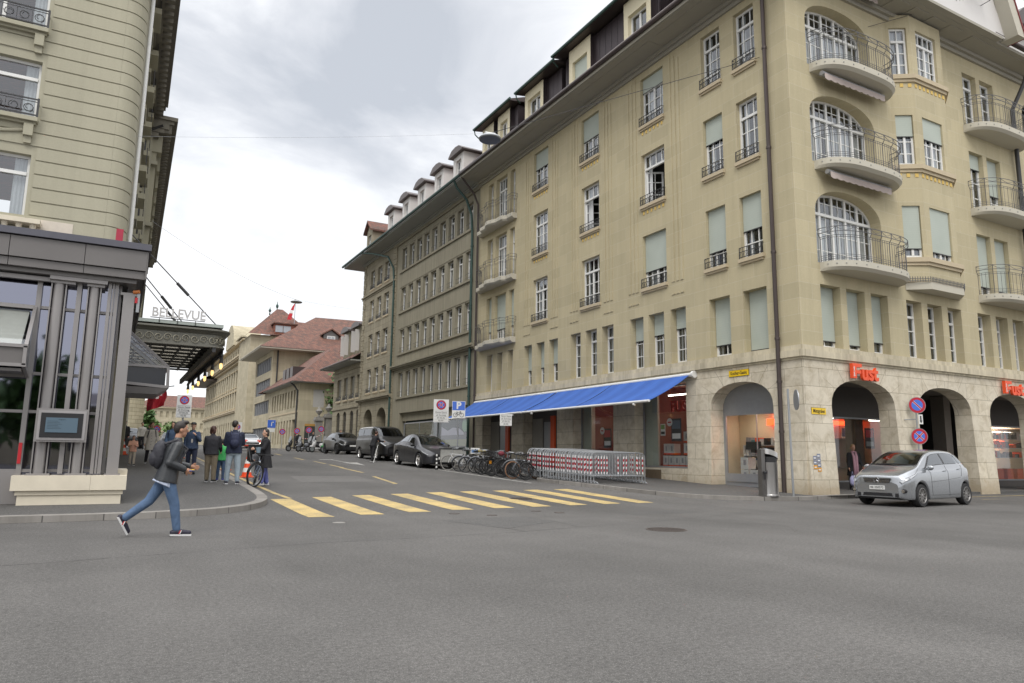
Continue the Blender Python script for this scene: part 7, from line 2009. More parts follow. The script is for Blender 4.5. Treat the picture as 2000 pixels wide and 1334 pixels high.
# ---- a few dark cars half hidden behind the people at the far left kerb
for i, (x, y, lab) in enumerate(((1.0, 62, 'dark car seen behind the boy and the grey-coated person'), (5.2, 84, 'dark car parked on the left kerb, half hidden by the man in the cap'))):
 q = thing('parked_car', lab, 'car', (x, y, g(y) + .1), world=False, rz=R(180)); c, body = build_car(P2, q, bkp, M['vanglass'], M['black'], 5)
 car_part(c, q, 'windscreen', M['vanglass'], [[(1.12, 10), (1.85, 10), (1.9, 8.1), (1.22, 7.95)]], off=.006, one=True)
 car_part(c, q, 'headlight', lens_m, [[(.06, 5.2), (.4, 5.3), (.3, 4.8), (.07, 4.75)]], off=.006)
# ================================================================ bicycles (front at +X, wheels on z = 0, made at the origin)
bk_black = plain('black_frame_paint', (.02, .02, .022), .35); bk_white = plain('white_frame_paint', (.62, .62, .62), .35); bk_grey = plain('grey_frame_paint', (.22, .23, .25), .35, .3)
bk_blue = plain('slate_blue_frame', (.16, .20, .28), .35, .3); bk_teal = plain('teal_frame', (.05, .16, .15), .35)
tan = plain('tan_tyre_wall', (.19, .10, .055), .8)
def make_bike(name, label, frame, tyre=M['rubber'], R_=.355, tw=.026, basket=False, upright=True, wb=1.05, fender=None, bar='flat', step=False, rack=True, rim=M['galv']):
 t = thing(name, label, 'bicycle', (0, 0, 0), world=False)
 xr, xf = -wb / 2, wb / 2
 for x in (xr, xf):
  m = MB(); m.tube([(x + (R_ - tw) * math.cos(a), 0, R_ + (R_ - tw) * math.sin(a)) for a in [2 * PI * i / 32 for i in range(32)]], tw, 8, closed=True)
  w_ = m.build('wheel', tyre, t, smooth='all')
  m = MB(); m.tube([(x + (R_ - 2.1 * tw) * math.cos(a), 0, R_ + (R_ - 2.1 * tw) * math.sin(a)) for a in [2 * PI * i / 28 for i in range(28)]], .010, 5, closed=True)
  for i in range(20):
   a = 2 * PI * i / 20; m.tube([(x, .02 * (-1) ** i, R_), (x + (R_ - 2.1 * tw) * math.cos(a), 0, R_ + (R_ - 2.1 * tw) * math.sin(a))], .0022, 3)
  m.cyl((x, -.05, R_), (x, .05, R_), .022, n=8); m.build('rim', rim, w_)
  if fender:
   m = MB(); m.tube([(x + (R_ + .015) * math.cos(a), 0, R_ + (R_ + .015) * math.sin(a)) for a in [R(10 + 12 * i) for i in range(14)]], .022, 5); m.build('mudguard', fender, t, smooth='all')
 bb = (-.08, 0, .29); seat = (-.25, 0, .78); head = (xf - .18, 0, .80); hb = (xf - .14, 0, .66)
 m = MB(); r = .017
 m.tube([bb, seat], r); m.tube([bb, hb], r * 1.25)
 if step: m.tube([(-.17, 0, .52), hb], r * 1.1)
 else: m.tube([(-.235, 0, .72), (head[0] - .01, 0, .76)], r)
 for s in (1, -1):
  m.tube([(bb[0], s * .03, bb[2]), (xr, s * .06, R_)], r * .6); m.tube([(-.22, s * .02, .66), (xr, s * .06, R_)], r * .55)
 m.tube([hb, head], r * 1.1); fr = m.build('frame', frame, t, smooth=50)
 m = MB()
 for s in (1, -1): m.tube([(hb[0] + .02, s * .045, .62), (xf - .03, s * .05, .45), (xf, s * .05, R_)], .013)
 m.tube([(hb[0] + .02, -.05, .62), (hb[0] + .02, .05, .62)], .018); m.build('fork', frame, t, smooth=50)
 m = MB(); m.tube([seat, (-.275, 0, .90)], .013); m.build('seat_post', M['galv'], t)
 m = MB(); m.ell((-.29, 0, .93), .13, .075, .035, 12, 6); m.ell((-.19, 0, .935), .08, .03, .025, 10, 6); m.build('saddle', M['black'], t, smooth='all')
 m = MB(); hh = .98 if upright else .92
 m.tube([head, (head[0] - .02, 0, hh)], .014)
 if bar == 'flat': m.tube([(head[0] - .06, -.30, hh + .01), (head[0], -.1, hh), (head[0], .1, hh), (head[0] - .06, .30, hh + .01)], .012)
 elif bar == 'swept': m.tube([(head[0] - .28, -.28, hh + .04), (head[0] - .1, -.27, hh + .06), (head[0] + .02, -.08, hh + .02), (head[0] + .02, .08, hh + .02), (head[0] - .1, .27, hh + .06), (head[0] - .28, .28, hh + .04)], .012)
 else: m.tube([(head[0] + .0, -.21, hh - .1), (head[0] + .12, -.21, hh - .06), (head[0] + .11, -.2, hh + .0), (head[0] + .02, -.17, hh), (head[0] + .02, .17, hh), (head[0] + .11, .2, hh), (head[0] + .12, .21, hh - .06), (head[0], .21, hh - .1)], .013)
 hbx = m.build('handlebar', M['black'] if bar != 'swept' else M['galv'], t)
 m = MB()
 for s in (1, -1): m.cyl((head[0] - (.27 if bar == 'swept' else .055), s * .22, hh + .02), (head[0] - (.33 if bar == 'swept' else .065), s * .32, hh + .02), .017, n=7)
 m.build('grip', M['rubber'], hbx)
 m = MB(); m.lathe([(.09, -.004), (.095, 0), (.09, .004)], (bb[0], -.055, bb[2]), 20, ax='y')
 for s, a in ((1, .6), (-1, .6 + PI)): m.tube([(bb[0], s * .06, bb[2]), (bb[0] + .17 * math.cos(a), s * .07, bb[2] + .17 * math.sin(a))], .011); m.box(bb[0] + .17 * math.cos(a) - .05, bb[0] + .17 * math.cos(a) + .05, min(s * .08, s * .17), max(s * .08, s * .17), bb[2] + .17 * math.sin(a) - .012, bb[2] + .17 * math.sin(a) + .012)
 m.tube([(bb[0], -.06, bb[2] + .09), (xr, -.06, R_ + .04)], .006, 4); m.tube([(bb[0], -.06, bb[2] - .09), (xr, -.06, R_ - .04)], .006, 4)
 m.build('crank', M['galv'], t)
 if rack:
  m = MB()
  for s in (1, -1): m.tube([(-.25, s * .05, .70), (xr - .18, s * .06, .72)], .007); m.tube([(xr, s * .065, R_), (xr - .05, s * .06, .72)], .006)
  m.tube([(xr - .18, -.06, .72), (xr - .18, .06, .72)], .007); m.build('luggage_rack', M['black'], t)
 if basket:
  m = MB(); bx, bz = xf + .02, .78
  for k in range(5):
   z = bz + .06 * k; w_ = .13 + .01 * k; m.tube([(bx - w_, -w_ - .02, z), (bx + w_, -w_ - .02, z), (bx + w_, w_ + .02, z), (bx - w_, w_ + .02, z)], .005, 4, closed=True)
  for i in range(6):
   u = -1 + 2 * i / 5
   for s in (1, -1): m.tube([(bx + .13 * u, s * .15, bz), (bx + .17 * u, s * .19, bz + .24)], .004, 4); m.tube([(bx + s * .13, .15 * u, bz), (bx + s * .17, .19 * u, bz + .24)], .004, 4)
  m.box(bx - .13, bx + .13, -.15, .15, bz - .004, bz); m.build('basket', M['black'], t)
 m = MB(); m.cyl((xr + .5 - .55, .05, .3), (xr + .42 - .55, .2, .01), .008, n=5); m.build('kickstand', M['black'], t)
 m = MB(); m.ell((xf - .1, 0, .75), .035, .03, .03, 8, 6); m.build('lamp', lens_m, t)
 return t
GBk = 'bicycles parked in a row beside the barriers'
def put(t, xc, yc, yaw, lean=0.0, dz=0.0, pitch=2.0):
 t.location = (xc, yc, g(yc) + dz); t.rotation_mode = 'XYZ'
 t.rotation_euler = (lean, 0, yaw)
protos = {}
protos['city'] = make_bike('bicycle', 'white city bicycle at the far end of the row beside the striped post', bk_white, tyre=plain('pale_tyre', (.28, .27, .25), .7), fender=None, bar='swept', tw=.020, rim=M['iron'])
protos['black'] = make_bike('bicycle', 'black fat-tyred bicycle with an orange tag in the parked row', bk_black, tw=.03, R_=.35, rim=M['iron'])
protos['basket'] = make_bike('bicycle', 'black bicycle with a round dark basket, sixth from the far end of the row', bk_black, basket=True, tw=.028, bar='swept', rim=M['iron'])
protos['grey'] = make_bike('bicycle', 'black bicycle with grey mudguards, second from the far end of the row', bk_black, fender=bk_grey, tw=.022, bar='swept', rim=M['iron'])
protos['tan'] = make_bike('bicycle', 'bicycle with tan tyre walls, second from the barriers', bk_grey, tyre=tan, tw=.026, R_=.35, rim=M['iron'])
protos['sport'] = make_bike('bicycle', 'black sport bicycle with a pale bottle frame nearest the barriers', bk_black, tw=.024, bar='drop', rack=False, rim=M['iron'])
row = [('city', 14.25, 30.9, 158, 4, None), ('grey', 14.45, 30.1, 165, 5, None),
       ('grey', 14.4, 29.3, 166, 4, 'black bicycle with grey mudguards, third from the far end of the row'),
       ('grey', 14.6, 28.75, 170, -3, 'black bicycle with grey mudguards, fourth from the far end of the row'),
       ('black', 14.45, 27.9, 172, 5, None), ('basket', 14.5, 27.1, 176, 3, None),
       ('sport', 14.75, 26.75, 181, 4, 'thin black bicycle half hidden between the two basket bicycles'),
       ('basket', 14.55, 26.2, 176, -2, 'black bicycle with a red bag in its basket, third from the barriers'),
       ('tan', 14.6, 25.4, 178, 4, None), ('sport', 14.75, 24.7, 183, -6, None)]
row += [('black', 14.8, 28.35, 190, -6, 'black bicycle without mudguards just beyond the fat-tyred bicycle'), ('grey', 14.8, 25.85, 169, -5, 'black bicycle with grey mudguards wedged behind the tan-walled bicycle'), ('basket', 14.85, 27.6, 168, 6, 'basket bicycle pushed in behind the orange-tagged bicycle'), ('city', 14.7, 28.9, 158, -4, 'pale city bicycle turned askew in the middle of the row'), ('sport', 14.9, 25.1, 172, 7, 'black sport bicycle behind the one nearest the barriers')]
used = set()
def steer(t, a, wb=1.05):
 px = wb / 2 - .12; Mx = Matrix.Translation((px, 0, 0)) @ Matrix.Rotation(a, 4, 'Z') @ Matrix.Translation((-px, 0, 0)); k = 0; mg = 0
 for ch in ALLKIDS(t):
  n_ = ch.name.split('.')[0]
  if n_ == 'wheel': k += 1
  if n_ == 'mudguard': mg += 1
  if n_ in ('fork', 'handlebar', 'basket', 'lamp') or (n_ == 'wheel' and k == 2) or (n_ == 'mudguard' and mg == 2): ch.matrix_basis = Mx
for kind, x, y, yaw, lean, lab in row:
 if lab is None and kind not in used: t = protos[kind]; used.add(kind)
 else: t = copy_tree(protos[kind], label=lab)
 t['group'] = GBk; put(t, x, y, R(yaw), R(lean)); steer(t, R(rnd.uniform(-28, 22)))
# things carried by the bicycles
m = MB(); m.box(-.2, .2, -.15, .15, 0, .27, 0); m.box(-.12, .18, -.153, .152, .05, .2, 1); m.box(-.203, -.2, -.1, .1, .05, .2, 1)
t = m.build('bicycle_crate', [M['signw'], plain('blue_print', (.12, .22, .42), .5)]); t.location = (14.75, 30.3, g(30.3) + .80); t.rotation_euler = (0, 0, R(160)); tag(t, 'white crate with a blue print carried on the second bicycle', 'crate')
m = MB(); m.ell((0, 0, .06), .2, .11, .06, 12, 6); t = m.build('saddle_cover', plain('yellow_cover', (.62, .45, .02), .5), smooth='all'); t.location = (14.75, 29.6, g(29.6) + .90); tag(t, 'bright yellow saddle cover on a parked bicycle', 'saddle cover')
m = MB(); m.ell((0, 0, .1), .14, .13, .1, 10, 6); t = m.build('bag', plain('crimson_bag', (.22, .012, .03), .7), smooth='all'); t.location = (13.98, 26.25, g(26.2) + .86); tag(t, 'crimson bag lying in a bicycle basket', 'bag')
m = MB(); m.box(-.05, .05, -.02, .02, 0, .16); t = m.build('tag', plain('orange_tag', (.7, .28, .01), .5)); t.location = (14.15, 27.55, g(27.5) + .48); tag(t, 'small orange tag hanging on the black fat-tyred bicycle', 'tag')
# ================================================================ crowd barriers
redtape = plain('red_reflective_band', (.42, .012, .03), .4); whitetape = plain('white_reflective_band', (.72, .72, .72), .4)
def make_barrier(red, lab='galvanised crowd barrier with red and white bars, front of the stack'):
 t = thing('crowd_barrier', lab, 'barrier', (0, 0, 0), 'crowd barriers stacked on the pavement', world=False)
 L, H, z0 = 2.25, 1.10, .27; m = MB(); r = .019
 m.tube([(0, 0, .02), (0, 0, H - .2), (.03, 0, H - .09), (.09, 0, H - .03), (.2, 0, H), (L - .2, 0, H), (L - .09, 0, H - .03), (L - .03, 0, H - .09), (L, 0, H - .2), (L, 0, .02)], r, 6)
 m.tube([(0, 0, z0), (L, 0, z0)], r, 6); m.tube([(0, 0, H - .22), (.16, 0, H - .22)], .012, 5); m.tube([(L - .16, 0, H - .22), (L, 0, H - .22)], .012, 5)
 m.build('frame', M['galv'], t, smooth=60)
 n = 18
 b = MB()
 for i in range(n + 1):
  x = .09 + (L - .18) * i / n
  b.cyl((x, 0, z0), (x, 0, H - (.04 if i in (0, n) else .01)), .009, n=5)
 s = b
 for i in range(n + 1):
  if i not in red: continue
  x = .09 + (L - .18) * i / n
  if i in (0,): x = 0.0
  zz = z0 + .06
  for k in range(7): s.cyl((x, 0, zz + .09 * k), (x, 0, zz + .09 * (k + 1)), .021, n=6, caps=k in (0, 6), mat=1 + k % 2)
 s.build('bars', [M['galv'], whitetape, redtape], t)
 for x in (.12, L - .12):
  f = MB(); f.tube([(x, -.30, .02), (x, -.27, .05), (x, 0, .10), (x, .27, .05), (x, .30, .02)], .016, 5); f.box(x - .02, x + .02, -.33, -.24, .005, .035); f.box(x - .02, x + .02, .24, .33, .005, .035); f.tube([(x, 0, .08), (x, 0, z0)], .016, 5); f.build('foot', M['galv'], t)
 return t
b0 = make_barrier({0, 2, 3, 4, 5, 9, 11, 12, 16, 18}); b1 = make_barrier({0, 3, 18}, 'galvanised crowd barrier, second from the front of the stack')
by = [21.35 + .172 * i for i in range(25)]
NUM = ['first', 'second', 'third', 'fourth', 'fifth', 'sixth', 'seventh', 'eighth', 'ninth', 'tenth', 'eleventh', 'twelfth', 'thirteenth', 'fourteenth', 'fifteenth', 'sixteenth', 'seventeenth', 'eighteenth', 'nineteenth', 'twentieth', 'twenty-first', 'twenty-second', 'twenty-third', 'twenty-fourth', 'twenty-fifth']
for i, y in enumerate(by):
 t = b0 if i == 0 else b1 if i == 1 else copy_tree(b0 if i % 7 == 0 else b1, label='galvanised crowd barrier, %s from the front of the stack' % NUM[i])
 x = 14.98 + rnd.uniform(-.02, .02) + (.10 if i > 18 else 0) - .012 * i
 t.location = (x, y, g(y) + KH + .0); t.rotation_euler = (0, 0, R(-7 + rnd.uniform(-.6, .6)))
# ================================================================ scooters and motorcycles far up the right kerb
def make_scooter(label, bodym, x, y, yaw, screen=True):
 t = thing('scooter', label, 'scooter', (0, 0, 0), 'scooters and motorcycles parked up the street', world=False)
 for xx in (-.65, .65):
  m = MB(); m.tube([(xx + .22 * math.cos(a), 0, .28 + .22 * math.sin(a)) for a in [2 * PI * i / 18 for i in range(18)]], .06, 6, closed=True); w_ = m.build('wheel', M['rubber'], t, smooth='all')
  m = MB(); m.cyl((xx, -.04, .28), (xx, .04, .28), .17, n=12); m.build('rim', M['galv'], w_)
 m = MB(); m.ell((-.45, 0, .62), .45, .19, .24, 12, 8); m.ell((.45, 0, .72), .16, .19, .34, 10, 8, rot=Matrix.Rotation(-.35, 3, 'Y')); m.box(-.3, .4, -.15, .15, .3, .38); m.ell((.65, 0, .5), .22, .09, .09, 10, 6); m.build('body', bodym, t, smooth='all')
 m = MB(); m.ell((-.4, 0, .84), .42, .15, .08, 12, 6); m.build('seat', M['black'], t, smooth='all')
 m = MB(); m.tube([(.35, -.34, 1.08), (.45, 0, 1.02), (.35, .34, 1.08)], .018, 6); m.tube([(.62, 0, .3), (.42, 0, 1.02)], .03, 6); m.build('handlebar', M['black'], t)
 if screen: m = MB(); m.hexa([(.52, -.2, .95), (.54, -.2, .95), (.54, .2, .95), (.52, .2, .95), (.38, -.17, 1.35), (.40, -.17, 1.35), (.40, .17, 1.35), (.38, .17, 1.35)]); m.build('windshield', M['galv'], t)
 m = MB(); m.ell((.58, 0, .85), .06, .09, .07, 8, 6); m.build('headlight', lens_m, t)
 t.location = (x, y, g(y)); t.rotation_euler = (R(6), 0, yaw); return t
for lab, mt, x, y, yaw, s in (('black motorcycle farthest left in the row up the street', M['black'], 14.3, 66.0, 200, True), ('dark scooter with a tall windshield up the street', bk_grey, 14.9, 65.0, 205, True), ('dark motorcycle with pale fairing in the middle of the scooter row', M['black'], 15.3, 62.8, 200, True), ('white scooter in the row up the street', bk_white, 15.1, 60.6, 195, True), ('white and green scooter nearest the black crossover', plain('green_fairing', (.03, .30, .07), .35), 15.5, 58.8, 205, True)):
 make_scooter(lab, mt, x, y, R(yaw), s)
t = copy_tree(protos['black'], label='dark bicycle leaning by the rail beside the black crossover', group='bicycles by the far rail'); put(t, 15.6, 57.2, R(190), R(5), dz=.0)
# ================================================================ people
kz = lambda y: g(y) + KH
def remesh(o, vox):
 md = o.modifiers.new('join', 'REMESH'); md.mode = 'VOXEL'; md.voxel_size = vox; md.use_smooth_shade = True
 sm = o.modifiers.new('smooth', 'SMOOTH'); sm.factor = .5; sm.iterations = 3
 return o
def limb(mb, pts, rs, n=12):
 """tapering limb with rounded ends"""
 pts = [Vector(p) for p in pts]; P, Q = [], []
 for (a, b), (ra, rb) in zip(zip(pts, pts[1:]), zip(rs, rs[1:])):
  for k in range(5): P.append(a.lerp(b, k / 5)); Q.append(ra + (rb - ra) * k / 5)
 P.append(pts[-1]); Q.append(rs[-1]); mb.tube(P, Q, n)
 for p, r in zip(pts, rs): mb.ell(p, r, r, r, n, 8)
def loft(mb, secs, n=20, fwd=Vector((0, 1, 0))):
 rings = []; S_ = []
 for (a, b) in zip(secs, secs[1:]):
  for k in range(4): t = k / 4; t = t * t * (3 - 2 * t) * .35 + t * .65; S_.append((a[0].lerp(b[0], t), a[1] + (b[1] - a[1]) * t, a[2] + (b[2] - a[2]) * t))
 S_.append(secs[-1])
 for i, (c, rx, ry) in enumerate(S_):
  d = (S_[min(i + 1, len(S_) - 1)][0] - S_[max(i - 1, 0)][0]).normalized(); x = Vector((1, 0, 0)); y = d.cross(x).normalized()
  if y.y < 0: y = -y
  r_ = []
  for k in range(n):
   t = 2 * PI * k / n; ct, st_ = math.cos(t), math.sin(t); p_ = .82
   r_.append(mb._v(c + x * rx * math.copysign(abs(ct) ** p_, ct) + y * ry * math.copysign(abs(st_) ** p_, st_)))
  rings.append(r_)
 for A, B in zip(rings, rings[1:]):
  for k in range(n): j = (k + 1) % n; mb.idx([A[k], A[j], B[j], B[k]])
 mb.idx(rings[0][::-1]); mb.idx(rings[-1])
def clothmat(name, col, rough=.85, var=.22, scale=14):
 t = NT(name); p = t.n('ShaderNodeTexCoord').outputs['Object']
 f = t.noise(t.mapv(p, (1, 1, .6)), scale, 5, .65); fold = t.noise(t.mapv(p, (1.0, 1.0, .45)), 7, 3, .5, 1.2)
 t.set(t.mix(f, tuple(c * (1 - var) for c in col), tuple(min(1, c * (1 + var)) for c in col)), rough)
 t.bump(t.math('ADD', fold, t.math('MULTIPLY', f, .2)), .55, .05)
 return t.m
def person(label, loc, yaw, h, pose, cl, vox=.014, eyes=True, cat='person'):
 """faces +Y before the yaw; pose angles in degrees, forward positive"""
 s = h / 1.75; T = thing('person', label, cat, loc, world=False, rz=yaw)
 g_ = lambda k, d: pose.get(k, d)
 lean = R(g_('lean', 3)); pel = Vector((0, 0, .93)); slim = cl.get('slim', 1.0)
 def rotx(v, a): return Vector((v.x, v.y * math.cos(a) + v.z * math.sin(a), -v.y * math.sin(a) + v.z * math.cos(a)))
 up = rotx(Vector((0, 0, 1)), lean); fw = rotx(Vector((0, 1, 0)), lean)
 chest = pel + up * .36; neck = pel + up * .53; hd = R(g_('head', 0)); hz = R(g_('headturn', 0))
 hup = rotx(Vector((0, 0, 1)), lean * .4 + hd); headc = neck + hup * .185 + rotx(Vector((0, 1, 0)), lean) * .015
 J = {}
 for sd, sg in (('L', -1), ('R', 1)):
  a = R(g_('hip' + sd, 0)); k = R(g_('knee' + sd, 0)); ab = R(g_('spread' + sd, g_('spread', 2)))
  hp = pel + Vector((sg * .09, 0, -.03)); th = Vector((sg * math.sin(ab), math.sin(a), -math.cos(a))).normalized()
  kn = hp + th * .42; sh = Vector((sg * math.sin(ab) * .3, math.sin(a - k), -math.cos(a - k))).normalized(); an = kn + sh * .40
  J['hip' + sd], J['knee' + sd], J['ank' + sd] = hp, kn, an
  f = R(g_('foot' + sd, 0)); J['toe' + sd] = an + Vector((sg * .04, .17 * math.cos(f), -.05 - .17 * math.sin(f))); J['heel' + sd] = an + Vector((0, -.055 * math.cos(f) - .03 * math.sin(f), -.045 + .055 * math.sin(f))); 
  shp = chest + up * .105 + Vector((sg * .178 * slim, 0, 0)); a = R(g_('arm' + sd, 5)); ab = R(g_('out' + sd, 9)); e = R(g_('elb' + sd, 15)); inn = R(g_('in' + sd, 0))
  ua = Vector((sg * math.sin(ab), math.sin(a) * math.cos(ab), -math.cos(a) * math.cos(ab))).normalized(); el = shp + ua * .29
  fa = Vector((sg * math.sin(ab) * .5 - sg * math.sin(inn), math.sin(a + e), -math.cos(a + e))).normalized(); wr = el + fa * .25
  J['sho' + sd], J['elb' + sd], J['wri' + sd], J['fad' + sd] = shp, el, wr, fa
 zmin = min(min(J['toe' + q].z, J['heel' + q].z) for q in 'LR') - .035
 off = Vector((0, 0, -zmin))
 X = Matrix.Translation((0, 0, 0)) @ Matrix.Scale(s, 4) @ Matrix.Translation(off)
 fr = Matrix.Rotation(-hz, 3, 'Z')
 # body, one surface
 B = MB(X)
 loft(B, [(pel + up * u, rx * slim, ry) for u, rx, ry in ((-.12, .09, .07), (-.05, .145, .10), (.08, .135, .09), (.2, .13, .09), (.34, .15, .10), (.46, .145, .085), (.51, .08, .06))])
 limb(B, [neck - up * .04, neck + hup * .09], [.062, .052])
 B.ell(headc + hup * .02, .074, .093, .105, 16, 12, rot=fr); B.ell(headc + hup * -.055 + fr @ Vector((0, .025, 0)), .056, .066, .062, 14, 10, rot=fr)
 B.ell(headc + hup * -.10 + fr @ Vector((0, .06, 0)), .028, .026, .02, 8, 6)                      # chin
 nb = headc + fr @ Vector((0, .088, 0)); B.ell(nb + hup * -.022 + fr @ Vector((0, .014, 0)), .014, .02, .022, 8, 6); B.ell(nb + hup * .005, .010, .012, .026, 8, 6)
 B.ell(headc + hup * -.065 + fr @ Vector((0, .086, 0)), .024, .012, .009, 8, 6)                     # lips
 B.ell(headc + hup * .035 + fr @ Vector((0, .082, 0)), .05, .014, .012, 10, 6)                     # brow
 for sg in (-1, 1): B.ell(headc + hup * -.012 + fr @ Vector((sg * .077, -.004, 0)), .010, .022, .032, 8, 6)
 for sd, sg in (('L', -1), ('R', 1)):
  limb(B, [J['hip' + sd], J['knee' + sd], J['ank' + sd]], [.074, .048, .032]); pass
  limb(B, [J['sho' + sd], J['elb' + sd], J['wri' + sd]], [.050, .036, .027]); limb(B, [J['ank' + sd], J['toe' + sd] + Vector((0, 0, .025))], [.030, .02])
  # hand: palm, four curled fingers of unequal length and a thumb at the side of the palm
  wd = J['fad' + sd]; w0 = J['wri' + sd]; side = wd.cross(Vector((sg, 0, 0)));
  if side.length < .1: side = Vector((0, 1, 0))
  side.normalize(); pn = wd.cross(side).normalized(); 
  if pn.x * sg > 0: pn = -pn
  curl = g_('curl' + sd, .5)
  limb(B, [w0, w0 + wd * .05], [.028, .030]); B.hexa([w0 + wd * a + side * b + pn * c for a, b, c in ((.03, -.036, -.013), (.09, -.040, -.012), (.09, .040, -.012), (.03, .036, -.013), (.03, -.036, .013), (.09, -.040, .012), (.09, .040, .012), (.03, .036, .013))])
  for k, L in enumerate((.062, .075, .07, .055)):
   b0_ = w0 + wd * .088 + side * (.032 - .021 * k); d1 = (wd * math.cos(curl * .6) + pn * math.sin(curl * .6)); d2 = (wd * math.cos(curl * 1.6) + pn * math.sin(curl * 1.6)); p1 = b0_ + d1 * L * .5; limb(B, [b0_, p1, p1 + d2 * L * .5], [.0095, .009, .0078], 8)
  t0 = w0 + wd * .035 + side * .036; t1 = t0 + (side * .7 + wd * .7 + pn * .2) * .035; limb(B, [t0, t1, t1 + (wd * .9 + pn * .5) * .028], [.012, .0105, .009], 8)
 B.cur = 0
 bo = remesh(B.build('body', cl.get('skin', M['skin']), T), min(vox, .009) if vox < .012 else vox)
 if eyes:
  for sg in (-1, 1):
   e = MB(X); p = headc + hup * .012 + fr @ Vector((sg * .031, .083, 0)); e.ell(p, .013, .008, .008, 8, 6, mat=0); e.ell(p + fr @ Vector((0, .005, 0)), .006, .005, .006, 8, 6, mat=1); e.build('eye', [M['signw'], M['hair']], bo, smooth='all')
 # hair
 hr = MB(X); L = cl.get('hairlen', 0)
 hr.ell(headc + hup * .045 + fr @ Vector((0, -.020, 0)), .084, .096, .092, 16, 10, rot=fr); hr.ell(headc + hup * .02 + fr @ Vector((0, -.05, 0)), .078, .065, .09, 14, 8, rot=fr)
 if cl.get('quiff'): hr.ell(headc + hup * .115 + fr @ Vector((0, .035, 0)), .062, .065, .035, 12, 8, rot=fr)
 if L: 
  for sg in (-1, 0, 1): limb(hr, [headc + fr @ Vector((sg * .055, -.045, 0)), headc + fr @ Vector((sg * .065, -.05, -L * .6)), headc + fr @ Vector((sg * .05, -.055, -L))], [.045, .042, .022])
 remesh(hr.build('hair', cl.get('hair', M['hair']), bo), min(.01, vox))
 if cl.get('cap'):
  k = MB(X); k.ell(headc + hup * .075 + fr @ Vector((0, -.01, 0)), .094, .108, .062, 16, 8, rot=fr); k.ell(headc + hup * .06 + fr @ Vector((0, .095, 0)), .062, .055, .012, 12, 6, rot=fr); k.build('cap', cl['cap'], bo, smooth='all')
 # trousers
 t = MB(X); fl = cl.get('flare', 1.0); rr = cl.get('legr', 1.0)
 loft(t, [(pel + up * .10, .15 * slim, .11), (pel + up * .02, .168 * slim, .125), (pel + up * -.05, .172 * slim, .13), (pel + up * -.13, .15 * slim, .115)])
 for sd in 'LR': limb(t, [J['hip' + sd] + Vector((0, 0, -.01)), J['knee' + sd], J['ank' + sd].lerp(J['knee' + sd], .05)], [.103 * rr, .074 * rr, .058 * rr * fl], 14)
 remesh(t.build('trousers', cl['legs'], bo), vox)
 # shoes
 for sd in 'LR':
  sh = MB(X); a, b, c_ = J['heel' + sd], J['toe' + sd], J['ank' + sd]
  limb(sh, [a + Vector((0, 0, .015)), a.lerp(b, .5) + Vector((0, 0, .022)), b + Vector((0, 0, .012))], [.042, .044, .036], 12); limb(sh, [c_ + Vector((0, 0, -.005)), a.lerp(b, .25) + Vector((0, 0, .03))], [.045, .042])
  so_ = remesh(sh.build('shoe', cl.get('shoe', M['ink']), bo), vox * .8)
  d = (b - a).normalized(); n_ = Vector((0, -d.z, d.y)).normalized(); n_ = n_ if n_.z > 0 else -n_
  so2 = MB(X); 
  for (q, r) in ((a, .045), (a.lerp(b, .33), .041), (a.lerp(b, .66), .045), (b, .04)): pass
  P_ = [a - d * .03, a.lerp(b, .5), b + d * .032]; W_ = [.036, .044, .032]
  low = [p - n_ * .034 for p in P_]; hi = [p - n_ * .008 for p in P_]
  for k in range(2): so2.hexa([low[k] - Vector((W_[k], 0, 0)), low[k] + Vector((W_[k], 0, 0)), low[k + 1] + Vector((W_[k + 1], 0, 0)), low[k + 1] - Vector((W_[k + 1], 0, 0)), hi[k] - Vector((W_[k], 0, 0)) * 1.08, hi[k] + Vector((W_[k], 0, 0)) * 1.08, hi[k + 1] + Vector((W_[k + 1], 0, 0)) * 1.08, hi[k + 1] - Vector((W_[k + 1], 0, 0)) * 1.08])
  so2.build('sole', cl.get('sole', M['sole']), so_)
 # jacket or top, with sleeves
 j = MB(X); bl_ = cl.get('bulk', 1.0); hem = cl.get('hem', -.02)
 al = cl.get('aline', .05); h0 = hem - .06
 ks = [(.545, .062, .058), (.52, .10, .075), (.48, .158, .098), (.40, .180, .125), (.28, .176, .132), (.15, .168, .128), (.03, .178, .136), (h0, .184 + (.03 - h0) * al, .146 + (.03 - h0) * al)]
 loft(j, [(pel + (up * u if u > -.1 else up * -.1 + Vector((0, 0, u + .1))), rx * slim * bl_, ry * bl_) for u, rx, ry in ks])
 for sd in 'LR': limb(j, [J['sho' + sd] - up * .01, J['elb' + sd], J['wri' + sd].lerp(J['elb' + sd], .08)], [.066 * bl_, .058 * bl_, .044 * bl_], 12)
 limb(j, [neck - up * .05, neck + up * .02], [.085, .068])
 jo = remesh(j.build('jacket' if not cl.get('topname') else cl['topname'], cl['top'], bo), vox)
 if cl.get('inner'):
  q = MB(X); q.ell(pel + up * .22 + Vector((0, .075, 0)), .085, .075, .26, 14, 10); q.build('jumper', cl['inner'], bo, smooth='all')
 if cl.get('shirt'):
  q = MB(X); loft(q, [(pel + up * .0, .170 * slim, .13), (pel + up * -.08, .192 * slim, .152), (pel + up * -.15 + Vector((0, -.02, 0)), .20 * slim, .168)]); q.build('shirt_hem', cl['shirt'], bo, smooth='all')
